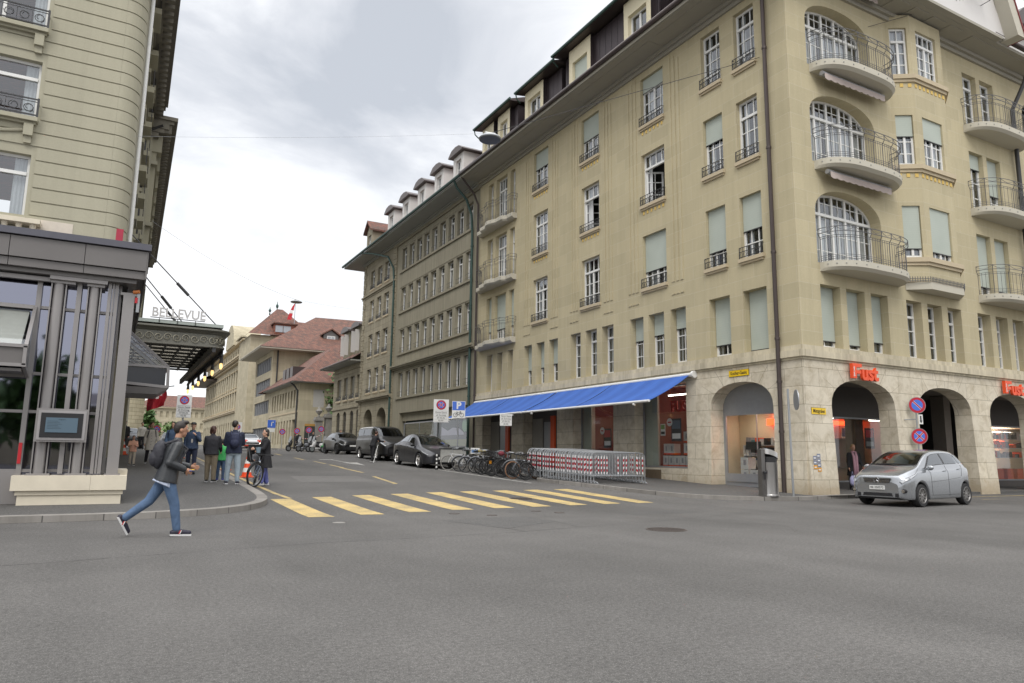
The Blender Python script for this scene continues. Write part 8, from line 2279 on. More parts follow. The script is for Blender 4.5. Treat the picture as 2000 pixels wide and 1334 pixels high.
 if cl.get('pack'):
  q = MB(X); c_ = pel + up * .27 - fw * .20; q.ell(c_, .145, .10, .22, 16, 10); q.ell(c_ - fw * .05 - up * .07, .115, .075, .12, 14, 8); q.ell(c_ + up * .1, .13, .085, .13, 14, 8)
  po = thing('backpack', cl['packlabel'], 'backpack', (0, 0, 0), world=False); po.location = loc; po.rotation_euler = (0, 0, yaw)
  remesh(q.build('bag', cl['pack'], po), vox)
  st = MB(X)
  for sg in (-1, 1): st.tube([c_ + up * .17 + Vector((sg * .09, .02, 0)), neck + Vector((sg * .105, -.02, .035)) - up * .02, chest + up * .08 + Vector((sg * .13, 0, 0)) + fw * .135 * bl_, pel + up * .2 + Vector((sg * .17, 0, 0)) + fw * .08, pel + up * .12 + Vector((sg * .15, 0, 0)) - fw * .10], .018, 6)
  st.build('strap', cl['pack'], po)
 J['X'] = X; J['headc'] = headc; J['neck'] = neck; J['pel'] = pel; J['T'] = T; J['bo'] = bo; J['chest'] = chest
 return T, J
leather = plain('black_leather', (.034, .037, .041), .36, var=.3, scale=30, bump=.4, obj=True)
navy = clothmat('navy_cloth', (.018, .024, .05)); navy2 = clothmat('dark_blue_shell', (.035, .055, .10)); blackc = clothmat('black_cloth', (.016, .016, .019))
denim = clothmat('blue_denim', (.075, .125, .215)); ldenim = clothmat('washed_denim', (.33, .40, .45)); khaki = clothmat('khaki_cotton', (.23, .19, .13)); greyc = clothmat('grey_beige_cloth', (.55, .52, .47))
peach = clothmat('peach_cotton', (.82, .46, .34)); beige = clothmat('beige_cotton', (.60, .52, .42)); greenc = clothmat('bright_green_cloth', (.06, .40, .11)); peri = clothmat('periwinkle_cotton', (.14, .16, .42))
lshirt = clothmat('pale_blue_shirt', (.50, .56, .70)); char = clothmat('charcoal_wool', (.03, .03, .036)); pack = clothmat('dark_grey_nylon', (.028, .028, .036), .7); navyp = clothmat('navy_nylon', (.022, .028, .065), .7)
dksh = plain('navy_shoe', (.02, .018, .035), .6); whsh = plain('white_shoe', (.60, .60, .60), .6)
# man striding across the foreground, moving to the right
T, J = person('young man striding across the road in a black leather jacket and blue jeans', (.79, 12.55, 0), R(-90 + 4), 1.77,
              dict(lean=12, hipL=-30, kneeL=22, footL=66, hipR=17, kneeR=8, footR=0, armR=-22, elbR=88, inR=12, outR=10, armL=2, elbL=78, inL=28, outL=8, head=2, curlR=.9, spread=1),
              dict(top=leather, legs=denim, hair=M['hair'], quiff=1, shoe=dksh, shirt=lshirt, pack=pack, packlabel='dark grey backpack worn by the young man in the leather jacket', bulk=1.15, skin=M['skin2'], hem=-.05), vox=.011)
X = J['X']; m = MB(X)
for sd in 'LR':
 a, b = J['heel' + sd], J['toe' + sd]; c_ = a.lerp(b, .45) + Vector((0, 0, .035))
 for s in (1, -1): m.hexa([c_ + Vector((s * .047, y + zz * .4, zz)) + Vector((dx, 0, 0)) for dx in (0, s * .004) for (y, zz) in ((-.015, -.035), (.0, -.035), (.0, .015), (-.015, .015))], 0); m.hexa([c_ + Vector((s * .047, y + zz * .4, zz)) + Vector((dx, 0, 0)) for dx in (0, s * .004) for (y, zz) in ((.0, -.035), (.012, -.035), (.012, .015), (.0, .015))], 1)
m.build('shoe_stripe', [M['red'], M['signw']], J['bo'])
m = MB(X); w0 = J['wriR'] + J['fadR'] * .09; m.ell(w0 + Vector((0, 0, .015)), .035, .07, .012, 12, 6, mat=0); m.ell(w0 + Vector((0, .03, .03)), .028, .035, .01, 10, 6, mat=1)
o = m.build('held_phone', [plain('blue_case', (.05, .08, .25), .4), plain('yellow_grip', (.62, .40, .03), .5)], smooth='all'); o.location = T.location; o.rotation_euler = T.rotation_euler; tag(o, 'small blue and yellow object held in the striding man\'s hand', 'phone')
# group on the left pavement
person('older man in a black cap and blue jacket, one hand on his chest', (2.39, 26.9, kz(26.9)), R(180 - 12), 1.72,
       dict(lean=0, hipL=8, hipR=-6, kneeR=10, armL=28, elbL=112, inL=42, outL=14, armR=0, elbR=12, head=6), dict(top=navy2, legs=navy, cap=M['ink'], inner=greyc, shoe=M['ink'], sole=M['ink'], bulk=1.12), vox=.016)
person('woman with reddish brown hair in a dark jacket and khaki trousers seen from behind', (2.60, 23.1, kz(23.1)), R(-20), 1.63,
       dict(lean=2, hipL=3, hipR=-4, armL=8, elbL=25, armR=12, elbR=45, inR=10, head=8, headturn=25), dict(top=char, legs=khaki, hair=M['hairb'], hairlen=.13, shoe=M['ink'], sole=M['sole'], bulk=1.12, legr=1.15, slim=1.04), vox=.015, eyes=False)
T, J = person('child in a bright green sweater and jeans standing between two adults', (2.95, 23.7, kz(23.7)), R(-10), 1.24,
       dict(lean=2, hipL=4, hipR=-3, armR=10, elbR=30, armL=5, elbL=20, head=5), dict(top=greenc, legs=denim, shoe=plain('blue_shoe', (.04, .05, .30), .6), skin=M['skin2'], bulk=1.1), vox=.014, eyes=False)
person('man in a navy jacket and pale jeans with a navy backpack, seen from behind', (3.10, 22.3, kz(22.3)), R(-8), 1.80,
       dict(lean=1, hipL=3, hipR=-3, spread=5, armL=12, elbL=70, inL=25, armR=20, elbR=62, inR=20, headturn=38, head=-2), dict(top=navy, legs=ldenim, shoe=dksh, pack=navyp, packlabel='navy backpack worn by the man in pale jeans', bulk=1.12, slim=1.06, legr=1.05), vox=.013, eyes=False)
T, J = person('dark-haired woman in a black coat and periwinkle trousers holding a bicycle', (4.18, 23.35, g(23.35)), R(98), 1.70,
       dict(lean=3, hipL=12, kneeL=6, hipR=-6, kneeR=4, armL=28, elbL=60, inL=8, armR=22, elbR=58, inR=0, headturn=-6, head=-3, curlL=1.0, curlR=1.0), dict(top=blackc, legs=peri, hair=M['hair'], hairlen=.10, shoe=whsh, bulk=1.12, hem=-.32, aline=.12, legr=1.08, flare=1.2), vox=.013)
T, J = person('woman in a long grey coat and green scarf walking down the left pavement', (1.38, 33.1, kz(33.1)), R(186), 1.68,
       dict(lean=2, hipL=14, kneeL=4, hipR=-10, kneeR=14, armR=-8, elbR=18, armL=8, elbL=30, headturn=-12), dict(top=greyc, legs=char, hair=M['hairb'], hairlen=.06, hem=-.28, aline=.10, bulk=1.08, pack=pack, packlabel='dark rucksack worn by the woman in the grey coat'), vox=.018)
m = MB(J['X']); m.ell(J['neck'] + Vector((0, .01, .02)), .09, .085, .05, 14, 8); m.build('scarf', plain('green_scarf', (.12, .30, .13), .8), J['bo'], smooth='all')
m = MB(J['X'])
for k in range(5): m.ell(J['pel'] + Vector((.02, .175, .38 - .12 * k)), .014, .008, .014, 8, 4)
m.build('button', M['ink'], J['bo'])
person('boy in a peach sweatshirt and beige trousers walking on the left pavement', (.72, 31.9, kz(31.9)), R(178), 1.15,
       dict(lean=1, hipL=10, hipR=-8, kneeR=12, armL=22, elbL=78, inL=32, armR=22, elbR=78, inR=32, head=12), dict(top=peach, legs=beige, hair=M['hairb'], shoe=char, bulk=1.12, hem=-.06), vox=.014)
person('walker in a blue denim jacket with a navy rucksack half hidden behind the striding man', (2.0, 30.2, kz(30.2)), R(160), 1.72,
       dict(lean=6, hipL=10, hipR=-10), dict(top=denim, legs=char, pack=navyp, packlabel='navy rucksack behind the striding man\'s head', bulk=1.1), vox=.02, eyes=False)
for i, (x, y, hh, top, lab) in enumerate(((.55, 46, 1.7, blackc, 'distant person in dark clothes behind the boy on the left pavement'), (1.6, 52, 1.72, greyc, 'distant pale-dressed person beyond the grey-coated woman'), (2.3, 60, 1.75, navy, 'distant person in navy beyond the boy'), (3.0, 70, 1.7, char, 'farthest small figure in charcoal on the left pavement'))):
 person(lab, (x, y, kz(y)), R(175 + 10 * i), hh, dict(hipL=10, hipR=-8), dict(top=top, legs=char, bulk=1.1), vox=.03, eyes=False)
person('person in black leaning at the driver window of the black van', (12.55, 38.6, g(38.6)), R(-65), 1.70,
       dict(lean=20, hipL=6, hipR=-10, armR=40, elbR=50, armL=35, elbL=60, head=8), dict(top=blackc, legs=blackc, hair=M['hairb'], bulk=1.08), vox=.02, eyes=False)
m = MB(); m.tube([(12.35, 37.75, g(37.8)), (12.62, 38.0, g(38) + .85), (12.66, 38.05, g(38) + .95)], .016, 6, mat=0); m.tube([(12.66, 37.95, g(38) + .95), (12.66, 38.15, g(38) + .97)], .02, 6, mat=1); tag(m.build('walking_crutch', [M['signw'], M['black']]), 'white crutch leaning beside the person at the black van', 'crutch')
person('person in black standing by the far rail near the black crossover', (16.5, 59.5, g(59.5) + KH), R(200), 1.75, dict(hipL=3), dict(top=blackc, legs=blackc, hair=M['hairb']), vox=.03, eyes=False)
for i, (x, y, lab) in enumerate(((14.6, 66.2, 'helmeted rider in black by the left end of the scooter row'), (15.4, 64.2, 'dark-haired rider in the middle of the scooter row'))):
 person(lab, (x, y, g(y)), R(180), 1.75, dict(hipL=3), dict(top=blackc, legs=char), vox=.03, eyes=False)
T, J = person('blonde woman in a black coat with a long pink scarf under the first arch', (25.0, 18.15, .12), R(150), 1.74,
       dict(lean=2, hipL=6, hipR=-6, armL=12, elbL=25, armR=4, elbR=18), dict(top=blackc, legs=char, hair=plain('blonde_hair', (.35, .24, .12), .6), hairlen=.05, hem=-.3, aline=.12, bulk=1.12), vox=.014)
m = MB(J['X'])
for s in (-1, 1): m.tube([J['neck'] + Vector((s * .06, .03, .02)), J['chest'] + Vector((s * .05, .16, .0)), J['pel'] + Vector((s * .045, .19, 0)), J['pel'] + Vector((s * .05, .2, -.38))], [.045, .05, .055, .06], 8)
m.ell(J['neck'] + Vector((0, 0, .02)), .09, .08, .045, 12, 6); m.build('scarf', clothmat('pink_scarf', (.45, .26, .32)), J['bo'], smooth='all')
m = MB(); m.ell((0, 0, .2), .14, .1, .2, 12, 8); m.tube([(-.06, 0, .36), (0, 0, .55), (.06, 0, .36)], .008, 5); o = m.build('shopping_bag', clothmat('lilac_bag', (.42, .42, .66)), smooth='all'); o.location = (24.66, 17.98, .30); tag(o, 'pale lilac shopping bag carried by the woman under the first arch', 'bag')
# baby carrier seat with toddler on the bicycle
bw = make_bike('bicycle', 'slate blue bicycle with fat black tyres held by the woman in the black coat', bk_blue, tw=.032, R_=.37, step=True, wb=1.12, bar='flat', fender=M['black'])
bw.location = (3.84, 22.9, g(22.9)); bw.rotation_euler = (R(-7), R(2), R(-97)); steer(bw, R(-40), 1.12)
bm = Matrix.Translation(bw.location) @ Matrix.Rotation(R(-97), 4, 'Z')
st = thing('child_seat', 'dark child seat mounted behind the saddle of the held bicycle', 'child seat', bm @ Vector((-.5, 0, .75)), world=False, rz=R(-76))
m = MB(); m.box(-.14, .16, -.16, .16, -.03, .02); m.box(-.2, -.14, -.17, .17, 0, .5)
for s in (-1, 1): m.hexa([(-.18, s * .17, 0), (.1, s * .17, 0), (.1, s * .20, 0), (-.18, s * .20, 0), (-.18, s * .17, .45), (.0, s * .17, .15), (.0, s * .20, .15), (-.18, s * .20, .45)])
m.build('shell', M['black'], st)
T, J = person('toddler with a round face sitting in the child seat of the bicycle', bm @ Vector((-.46, 0, .70)), R(-76 - 90), .82, dict(lean=-4, hipL=75, hipR=75, kneeL=80, kneeR=80, armL=20, armR=20, elbL=60, elbR=60), dict(top=clothmat('grey_toddler_jacket', (.12, .12, .13)), legs=navy), vox=.01)
T.location = bm @ Vector((-.46, 0, .42))
m = MB(); m.cyl((0, 0, 0), (0, 0, .17), .055, .075, n=14); t = m.build('handlebar_bucket', plain('blue_grey_cup', (.20, .27, .33), .5)); t.location = bm @ Vector((.42, .02, 1.0)); tag(t, 'blue-grey cup-shaped bag hanging at the handlebar of the held bicycle', 'bag')
# ================================================================ road signs and street furniture
def cone(x, y, h, label, z=None):
 t = thing('traffic_cone', label, 'traffic cone', (x, y, g(y) if z is None else z), 'orange traffic cones'); z = t.location.z
 m = MB(); r0 = h * .24; m.box(x - r0 * 1.3, x + r0 * 1.3, y - r0 * 1.3, y + r0 * 1.3, z, z + .035); m.build('base', M['orange'], t)
 m = MB()
 n = 5
 for k in range(n):
  a, b = k / n, (k + 1) / n; m.cyl((x, y, z + .03 + h * a), (x, y, z + .03 + h * b), r0 * (1 - a * .85), r0 * (1 - b * .85), n=14, mat=k % 2)
 m.build('striped_cone', [M['signred'], M['signw']], t)
cone(4.22, 26.9, .74, 'orange and white traffic cone behind the held bicycle')
cone(4.05, 31.0, .6, 'small orange traffic cone partly hidden by the man in pale jeans')
cone(.48, 41.5, .8, 'red and white traffic cone beside the pavilion corner post', z=g(41.5) + KH)
cone(2.9, 38.5, .7, 'red and white traffic cone beside the man in the cap', z=g(38.5) + KH)
def disc_sign(b, F, u, z, r, kind='cross', d=.02):
 def circ(rr, dd, mt, n=28): b.face([F.p(u + rr * math.cos(t), z + rr * math.sin(t), dd) for t in [2 * PI * i / n for i in range(n)]], mt)
 for i, (rr, dd, mt) in enumerate(((r, d, 3), (r * .95, d + .002, 0), (r * .66, d + .004, 1))): circ(rr, dd, mt)
 b.face([F.p(u + r * math.cos(t), z + r * math.sin(t), d - .012) for t in [2 * PI * i / 28 for i in range(28)]][::-1], 3)
 for a in ((45, 135) if kind == 'cross' else (135,)):
  c, s = math.cos(R(a)), math.sin(R(a)); w_ = r * .075; L = r * .7
  b.face([F.p(u + c * L * i - s * w_ * j, z + s * L * i + c * w_ * j, d + .006) for i, j in ((-1, -1), (1, -1), (1, 1), (-1, 1))], 0)
  for k in (-1, 1): b.face([F.p(u + c * L * .93 * i - s * w_ * (k * 1.0 + j), z + s * L * .93 * i + c * w_ * (k * 1.0 + j), d + .005) for i, j in ((-1, -.45), (1, -.45), (1, .45), (-1, .45))], 2)
SM = [M['signr'], M['signb'], M['signw'], M['galv']]
def tow_sign(F, u0, u1, z0, z1, base, label, lines, pole=True, disc=True, px=None):
 uc = (u0 + u1) / 2; t = thing('no_stopping_sign', label, 'sign', F.p(uc, base, -.03))
 m = MB(); fbox(m, F, u0, u1, z0, z1, 0, .012); m.build('panel', M['signw'], t)
 W = u1 - u0; H = z1 - z0
 m = MB(); 
 if disc: disc_sign(m, F, uc, z1 - W * .37, W * .33, 'cross', .016); m.build('disc', SM, t)
 k = MB(); top = z1 - W * .78 if disc else z1 - .04; n = len(lines); lh = (top - z0 - .02) / n
 for i, s in enumerate(lines):
  me = text_mesh(s, lh * .82, .0008, .0); xs = [v.co.x for v in me.vertices]; sx = min(1.0, W * .84 / (max(xs) - min(xs)))
  k.add_mesh(me, frame_M(F.p(uc, top - lh * (i + .5), .016), F.u * (sx if F.flip > 0 else -sx), (0, 0, 1), F.n))
 for i in range(n + 1): fbox(k, F, u0 + W * .07, u1 - W * .07, top - lh * i - .003, top - lh * i + .003, .013, .015)
 k.build('lettering', M['frame'] if False else M['ink'], t)
 if pole: m = MB(); m.cyl(F.p(uc, base, -.035), F.p(uc, z1 - .05, -.035), .03, n=10); m.build('pole', M['galv'], t)
 return t
FS1 = Fac((0, 26.6, 0), (1, 0, 0), (0, -1, 0)); FS1.flip = 1
tow_sign(FS1, 1.78, 2.24, 2.40, 3.16, kz(26.6), 'white temporary no-stopping panel on a pole over the left pavement', ['Ganze Gasse', 'ab Sonntag', '07.06.26', '05.00'])
def fac_at(x, y, yaw):                       # upright sign plane facing direction yaw
 n = Vector((math.sin(yaw), -math.cos(yaw), 0)); u = Vector((math.cos(yaw), math.sin(yaw), 0)); f = Fac((x, y, 0), u, n); f.flip = 1; return f
F_ = fac_at(15.95, 37.2, R(-22)); tow_sign(F_, -.42, .42, 3.05, 4.33, .9, 'white temporary no-stopping panel behind the dark crossover', ['Ganze Gasse', 'ab Sonntag', '07.06.26', '05.00'])
F_ = fac_at(16.73, 31.0, R(-22)); tow_sign(F_, -.29, .29, 2.70, 3.28, 2.65, 'dull white notice panel hanging under the blue awning', ['Ganze Gasse', 'ab Sonntag', '07.06.26', '05.00'], pole=False, disc=False)
PS_ = thing('parking_sign', 'blue P sign with a bicycle plate below on a slim grey pole', 'sign', (16.02, 35.2, g(35.2)))
F_ = fac_at(16.02, 35.0, R(-22)); m = MB(); fbox(m, F_, -.35, .35, 3.2, 4.1, 0, .012); m.build('panel', M['signw'], PS_)
m = MB(); fbox(m, F_, -.33, .33, 3.62, 4.08, .012, .015); m.build('blue_field', M['signb'], PS_)
me = text_mesh('P', .50, .001, .02); k = MB(); k.add_mesh(me, frame_M(F_.p(0, 3.86, .018), F_.u, (0, 0, 1), F_.n)); k.build('letter', M['signw'], PS_)
k = MB()
for x in (-.17, .17): k.tube([F_.p(x + .105 * math.cos(t), 3.37 + .105 * math.sin(t), .018) for t in [2 * PI * i / 20 for i in range(20)]], .010, 4, closed=True)
for a, b in (((-.17, 3.37), (-.08, 3.50)), ((-.08, 3.50), (.1, 3.51)), ((.1, 3.51), (-.01, 3.37)), ((-.01, 3.37), (-.09, 3.52)), ((-.17, 3.37), (-.01, 3.37)), ((.17, 3.37), (.09, 3.55)), ((.05, 3.56), (.13, 3.56)), ((-.12, 3.53), (-.05, 3.53))): k.tube([F_.p(a[0], a[1], .018), F_.p(b[0], b[1], .018)], .009, 4)
k.build('bicycle_symbol', M['ink'], PS_)
m = MB(); m.cyl((16.02, 35.04, g(35)), (16.02, 35.04, 4.0), .035, n=10); m.cyl((15.96, 35.03, 2.55), (15.96, 35.03, 3.2), .022, n=6); m.build('pole', M['galv'], PS_)
# round signs on the pier behind the silver car
RS = thing('sign_post', 'grey post with two round no-parking discs in front of the arcade pier', 'sign', (25.66, 15.98, 0))
F_ = fac_at(25.66, 15.9, R(-35)); m = MB(); disc_sign(m, F_, 0, 3.29, .30, 'slash', .03); m.build('upper_disc', SM, RS)
m = MB(); disc_sign(m, F_, .0, 2.16, .29, 'cross', .03); m.build('lower_disc', SM, RS)
m = MB(); m.cyl((25.66, 15.94, 0), (25.66, 15.94, 3.45), .03, n=10); m.tube([(25.66, 15.94, 2.78), (25.3, 16.18, 2.76)], .018, 6); m.build('pole', M['galv'], RS)
m = MB(); fbox(m, F_, .02, .16, 2.60, 2.95, .03, .04); ap = m.build('arrow_plate', M['signw'], RS)
m = MB(); fbox(m, F_, .065, .115, 2.72, 2.9, .041, .044); m.face([F_.p(.04, 2.73, .044), F_.p(.09, 2.63, .044), F_.p(.14, 2.73, .044)]); m.build('arrow', M['ink'], ap)
# round signs up the street
for i, (x, y, z, kind) in enumerate(((15.5, 78, 3.4, 'cross'), (16.9, 77.5, 3.5, 'cross'), (18.0, 77, 3.62, 'cross'), (19.3, 77, 3.75, 'cross'))):
 F_ = fac_at(x, y, R(-12)); t = thing('no_stopping_sign', 'small round no-stopping disc up the street, %s from the left' % NUM[i], 'sign', (x, y, g(y)), 'round signs up the street')
 m = MB(); disc_sign(m, F_, 0, z, .33, kind, .03); m.build('disc', SM, t); m = MB(); m.cyl((x, y, g(y)), (x, y, z), .03, n=6); m.build('pole', M['galv'], t)
for i, (x, y, z, lab) in enumerate(((2.9, 62, 2.9, 'distant round no-stopping disc above the grey-coated woman'), (.75, 58, 2.4, 'small distant round disc beside the boy'), (1.9, 64, 2.3, 'smallest distant round disc beyond the boy'), (11.6, 82, 3.9, 'round disc on a white panel left of the patrol car roof'))):
 F_ = fac_at(x, y, 0); t = thing('no_stopping_sign', lab, 'sign', (x, y, g(y)))
 m = MB()
 if i == 3: fbox(m, F_, -.45, .45, z - .7, z + .5, 0, .02, 2)
 disc_sign(m, F_, 0, z, .3, 'cross', .03); m.build('disc', SM, t); m = MB(); m.cyl((x, y + .05, g(y)), (x, y + .05, z), .03, n=6); m.build('pole', M['galv'], t)
F_ = fac_at(16.2, 88, 0); t = thing('street_sign', 'small blue square sign on a pole up the street', 'sign', (16.2, 88, g(88))); m = MB(); fbox(m, F_, -.45, .45, 4.1, 5.0, 0, .02); m.build('plate', M['signb'], t); k = MB(); fbox(k, F_, -.05, .05, 4.3, 4.8, .021, .03); fbox(k, F_, -.05, .25, 4.7, 4.8, .021, .03); fbox(k, F_, -.4, .4, 3.6, 4.05, 0, .02); k.build('symbol', M['signw'], t); m = MB(); m.cyl((16.2, 88.05, 1.5), (16.2, 88.05, 4.9), .04, n=6); m.build('pole', M['galv'], t)
m = MB()
for i in range(26):
 a, b = i / 26, (i + 1) / 26; f = lambda t: Vector((16.6 + 3.2 * t, 77.2 + .4 * t, 3.05 + .35 * t - .5 * math.sin(PI * t))); m.tube([f(a), f(b)], .035, 4, mat=i % 2)
tag(m.build('barrier_tape', [M['red'], M['signw']]), 'red and white tape strung between the far round signs', 'tape')
# striped marker post
t = thing('marker_post', 'black and white striped marker post beside the dark crossover', 'post', (13.31, 31.4, g(31.4))); z = t.location.z
m = MB()
for k in range(8): m.cyl((13.31, 31.4, z + .09 * k), (13.31, 31.4, z + .09 * (k + 1)), .038, n=10, mat=k % 2)
m.build('striped_tube', [M['ink'], M['signw']], t)
m = MB(); m.lathe([(.07, 0), (.07, .03), (.045, .05)], (13.31, 31.4, z), 12); m.build('foot', M['ink'], t)
m = MB(); m.box(13.6, 14.9, 31.6, 31.68, g(31.6) + .35, g(31.6) + .95, 0); m.box(13.55, 14.95, 31.58, 31.70, g(31.6) + .95, g(31.6) + .99, 1); m.cyl((13.65, 31.64, g(31.6)), (13.65, 31.64, g(31.6) + .4), .02, mat=1); m.cyl((14.85, 31.64, g(31.6)), (14.85, 31.64, g(31.6) + .4), .02, mat=1); tag(m.build('notice_board', [plain('weathered_board', (.33, .33, .31), .7, var=.4), M['black']]), 'low grey board behind the first bicycle', 'board')
# litter bin
BN = thing('litter_bin', 'tall brushed steel litter bin with a slanted lid on the corner pavement', 'litter bin', (17.95, 15.98, .13))
x0, y0, z0 = 17.98, 16.0, .15
m = MB(); m.lathe([(.27, 0), (.27, .04), (.25, .05), (.25, 1.02), (.255, 1.03)], (x0, y0, z0), 26); m.build('drum', M['steel'], BN, smooth=30)
m = MB(); m.lathe([(.235, 1.0), (.235, 1.2)], (x0, y0, z0), 24); m.build('opening', M['black'], BN)
m = MB(); n = 26; lo = [(x0 + .27 * math.cos(a), y0 + .27 * math.sin(a), z0 + 1.20 - .10 * math.cos(a)) for a in [2 * PI * i / n for i in range(n)]]; hi = [(p[0], p[1], p[2] + .16) for p in lo]
m.face(lo[::-1]); m.face(hi)
for i in range(n): j = (i + 1) % n; m.face([lo[i], lo[j], hi[j], hi[i]])
m.build('lid', M['steel'], BN, smooth=30)
m = MB(); m.box(x0 - .42, x0 - .26, y0 - .08, y0 + .08, z0 - .02, z0 + 1.42); m.build('side_post', plain('dark_steel', (.22, .21, .20), .35, .8), BN)
m = MB(); m.cyl((x0 - .36, y0 - .1, z0 + .72), (x0 - .28, y0 - .13, z0 + .72), .035, n=8); m.tube([(x0 - .34, y0 - .12, z0 + .72), (x0 - .34, y0 - .12, z0 + .5)], .02, 5); m.build('lock', M['black'], BN)
# mirror-like round sign seen from behind
t = thing('round_sign', 'blank grey round sign edge-on on a slim pole beside the brown downpipe', 'sign', (18.75, 15.8, .12))
m = MB(); nx = Vector((.80, -.60, 0)).normalized(); c_ = Vector((19.02, 15.72, 3.16)); m.cyl(c_ - nx * .015, c_ + nx * .015, .33, n=30); m.build('disc', M['galv'], t)
m = MB(); m.cyl((18.78, 15.8, .1), (18.74, 15.8, 3.5), .035, n=10); m.build('pole', M['galv'], t)
# stickers on the corner pier
m = MB(); r = random.Random(3); stm = [plain('sticker_grey', (.22, .24, .32), .5), plain('sticker_orange', (.70, .32, .03), .5), M['signw']]
for i in range(4):
 for j in range(2):
  if j == 0 and i == 0: continue
  u = 19.62 + .19 * j - .02 + 20.35 - 19.8; zz = .86 + .15 * i + (.03 if j else -.04)
  fbox(m, FB, u + .02, u + .19, zz, zz + .13, .14 - .0465 * (zz) + .004, .147 - .0465 * zz, 1 if (i, j) in ((0, 1), (1, 0)) else 0); fbox(m, FB, u + .04, u + .15, zz + .04, zz + .08, .148 - .0465 * zz, .15 - .0465 * zz, 2)
t = m.build('sticker_cluster', stm); tag(t, 'cluster of small grey and orange stickers on the corner pier', 'sticker')
# ================================================================ overhead lamps and wires
def lamp(x, y, z, r, label):
 t = thing('street_lamp', label, 'street lamp', (x, y, z), 'lamps hung over the street')
 m = MB(); m.lathe([(.02, .16), (r * .3, .14), (r * .9, .05), (r, .0), (r * .96, -.03)], (x, y, z), 28); m.build('shade', M['galv'], t, smooth=40)
 m = MB(); m.lathe([(r * .93, -.031), (r * .9, -.05), (.01, -.055)], (x, y, z), 28); m.build('lens', plain('lamp_lens', (.10, .105, .11), .3), t)
 m = MB(); m.cyl((x - .18, y, z + .17), (x + .18, y, z + .2), .05, n=8); m.build('clamp', M['white'], t)
def wire(pts, label, r=.012, sag=.5):
 m = MB(); P_ = []
 for a, b in zip(pts, pts[1:]):
  a, b = Vector(a), Vector(b)
  for k in range(12): P_.append(a.lerp(b, k / 12) - Vector((0, 0, sag * 4 * (k / 12) * (1 - k / 12))))
 P_.append(Vector(pts[-1])); m.tube(P_, r, 4); tag(m.build('overhead_wire', M['iron'] if r > .011 else M['galv']), label, 'wire')
lx, ly, lz = 10.05, 20.0, 11.6
lamp(lx, ly, lz, .38, 'flat round street lamp hung on a wire in front of the long facade')
wire([(lx, ly, lz + .2), (29.5, 15.0, 20.3)], 'overhead wire running from the lamp to the white gable', .012, .0)
wire([(lx, ly, lz + .2), (-.25, 26.8, 12.0)], 'thin overhead wire running from the lamp to the hotel', .0035, .1)
lamp(12.4, 60, 13.65, .48, 'flat round street lamp hung far up the street over the tile roofs')
wire([(12.4, 60, 13.85), (.9, 52, 16.5)], 'thin overhead wire from the far lamp to the hotel', .010, .5)
wire([(12.4, 60, 13.85), (20, 63, 14.2)], 'thin overhead wire from the far lamp to the office building', .006, .1)
# low building and trees out of view, added to darken reflections in glass
OB = thing('reflection_only_building', 'low unseen building added behind the camera for reflections in glass', 'building', (0, -34, 0))
FO = Fac((0, -34, 0), (1, 0, 0), (0, 1, 0)); ops = [(x, x + 1.2, z, z + 2.1) for x in range(-60, 78, 3) for z in (1.2,)]
m = MB(); wall(m, FO, -62, 80, -.1, 5, ops, .3); m.build('wall', M['pale'], OB); m = MB()
for a, b, c_, d in ops: fbox(m, FO, a, b, c_, d, -.34, -.3)
m.build('window_band', bpy.data.materials['dim_window'], OB); m = MB(); m.face([(-63, -33, 5), (81, -33, 5), (81, -42, 6.5), (-63, -42, 6.5)]); m.build('roof', M['brown'], OB)
for i, x in enumerate((-14, -5, 6)): tree((x, -22, 0), 6.5, 3.2, ['unseen leafy tree across the junction, left of three', 'unseen leafy tree across the junction, middle of three', 'unseen leafy tree across the junction, right of three'][i], n=900, seed=50 + i, ls=.5)
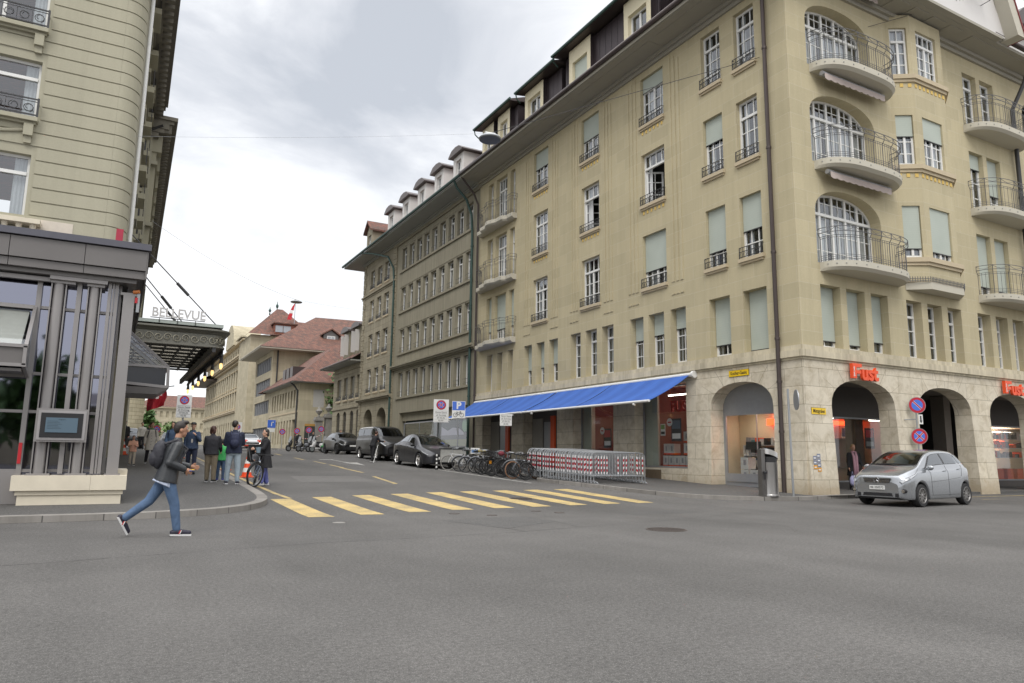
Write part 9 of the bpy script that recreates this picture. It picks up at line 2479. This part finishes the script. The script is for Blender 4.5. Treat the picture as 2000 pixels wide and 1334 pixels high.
# ================================================================ tidy up: pieces that stand apart become parts of their own
def split_apart(o, gap=.06, most=60):
 me = o.data; n = len(me.vertices); par = list(range(n))
 def f(a):
  while par[a] != a: par[a] = par[par[a]]; a = par[a]
  return a
 for p in me.polygons:
  v = p.vertices
  for k in v[1:]:
   a, b = f(v[0]), f(k)
   if a != b: par[a] = b
 bb = {}
 for i, v in enumerate(me.vertices):
  r = f(i); c = v.co
  if r in bb: q = bb[r]; bb[r] = [min(q[0], c.x), min(q[1], c.y), min(q[2], c.z), max(q[3], c.x), max(q[4], c.y), max(q[5], c.z)]
  else: bb[r] = [c.x, c.y, c.z, c.x, c.y, c.z]
 cl = [([k], v) for k, v in bb.items()]
 if len(cl) > 900: return
 ch = True
 while ch:
  ch = False; i = 0
  while i < len(cl):
   j = i + 1
   while j < len(cl):
    a, b = cl[i][1], cl[j][1]
    if all(a[k] - gap <= b[k + 3] and b[k] - gap <= a[k + 3] for k in range(3)):
     cl[i] = (cl[i][0] + cl[j][0], [min(a[k], b[k]) for k in range(3)] + [max(a[k + 3], b[k + 3]) for k in range(3)]); cl.pop(j); ch = True
    else: j += 1
   i += 1
 if len(cl) < 2 or len(cl) > most: return
 own = {k: i for i, (ks, _) in enumerate(cl) for k in ks}; kids = list(o.children)
 parts = [[] for _ in cl]
 for p in me.polygons: parts[own[f(p.vertices[0])]].append(p)
 name = o.name.split('.')[0]; objs = []
 for ps in parts:
  ids = sorted({v for p in ps for v in p.vertices}); mp_ = {v: i for i, v in enumerate(ids)}
  nm = bpy.data.meshes.new(name); nm.from_pydata([me.vertices[v].co[:] for v in ids], [], [[mp_[v] for v in p.vertices] for p in ps])
  for m_ in me.materials: nm.materials.append(m_)
  nm.polygons.foreach_set('material_index', [p.material_index for p in ps]); nm.polygons.foreach_set('use_smooth', [p.use_smooth for p in ps]); nm.update()
  objs.append(nm)
 o.data = objs[0]
 for nm in objs[1:]:
  c = o.copy(); c.data = nm; COL.objects.link(c); c.parent = o.parent; c.matrix_parent_inverse = o.matrix_parent_inverse.copy()
for o in list(COL.objects):
 if o.type == 'MESH' and o.parent and not o.children and (o.name.split('.')[0] != 'dormer') and o.name.split('.')[0] in ('gutter', 'sill', 'fascia_panel', 'cladding', 'dormer_window', 'skylight', 'shop_panel', 'ribbon_window', 'gate_leaf', 'gate_band', 'window_guard', 'bracket', 'lamp_reflector', 'shop_door', 'dormer', 'column', 'balcony_rail', 'stud', 'capital_plate', 'corner_mullion', 'symbol', 'ornament', 'finial', 'window_band', 'moulding', 'seats'):
  split_apart(o, most=45)
for o in COL.objects:
 for k in ('_w',):
  if k in o: del o[k]
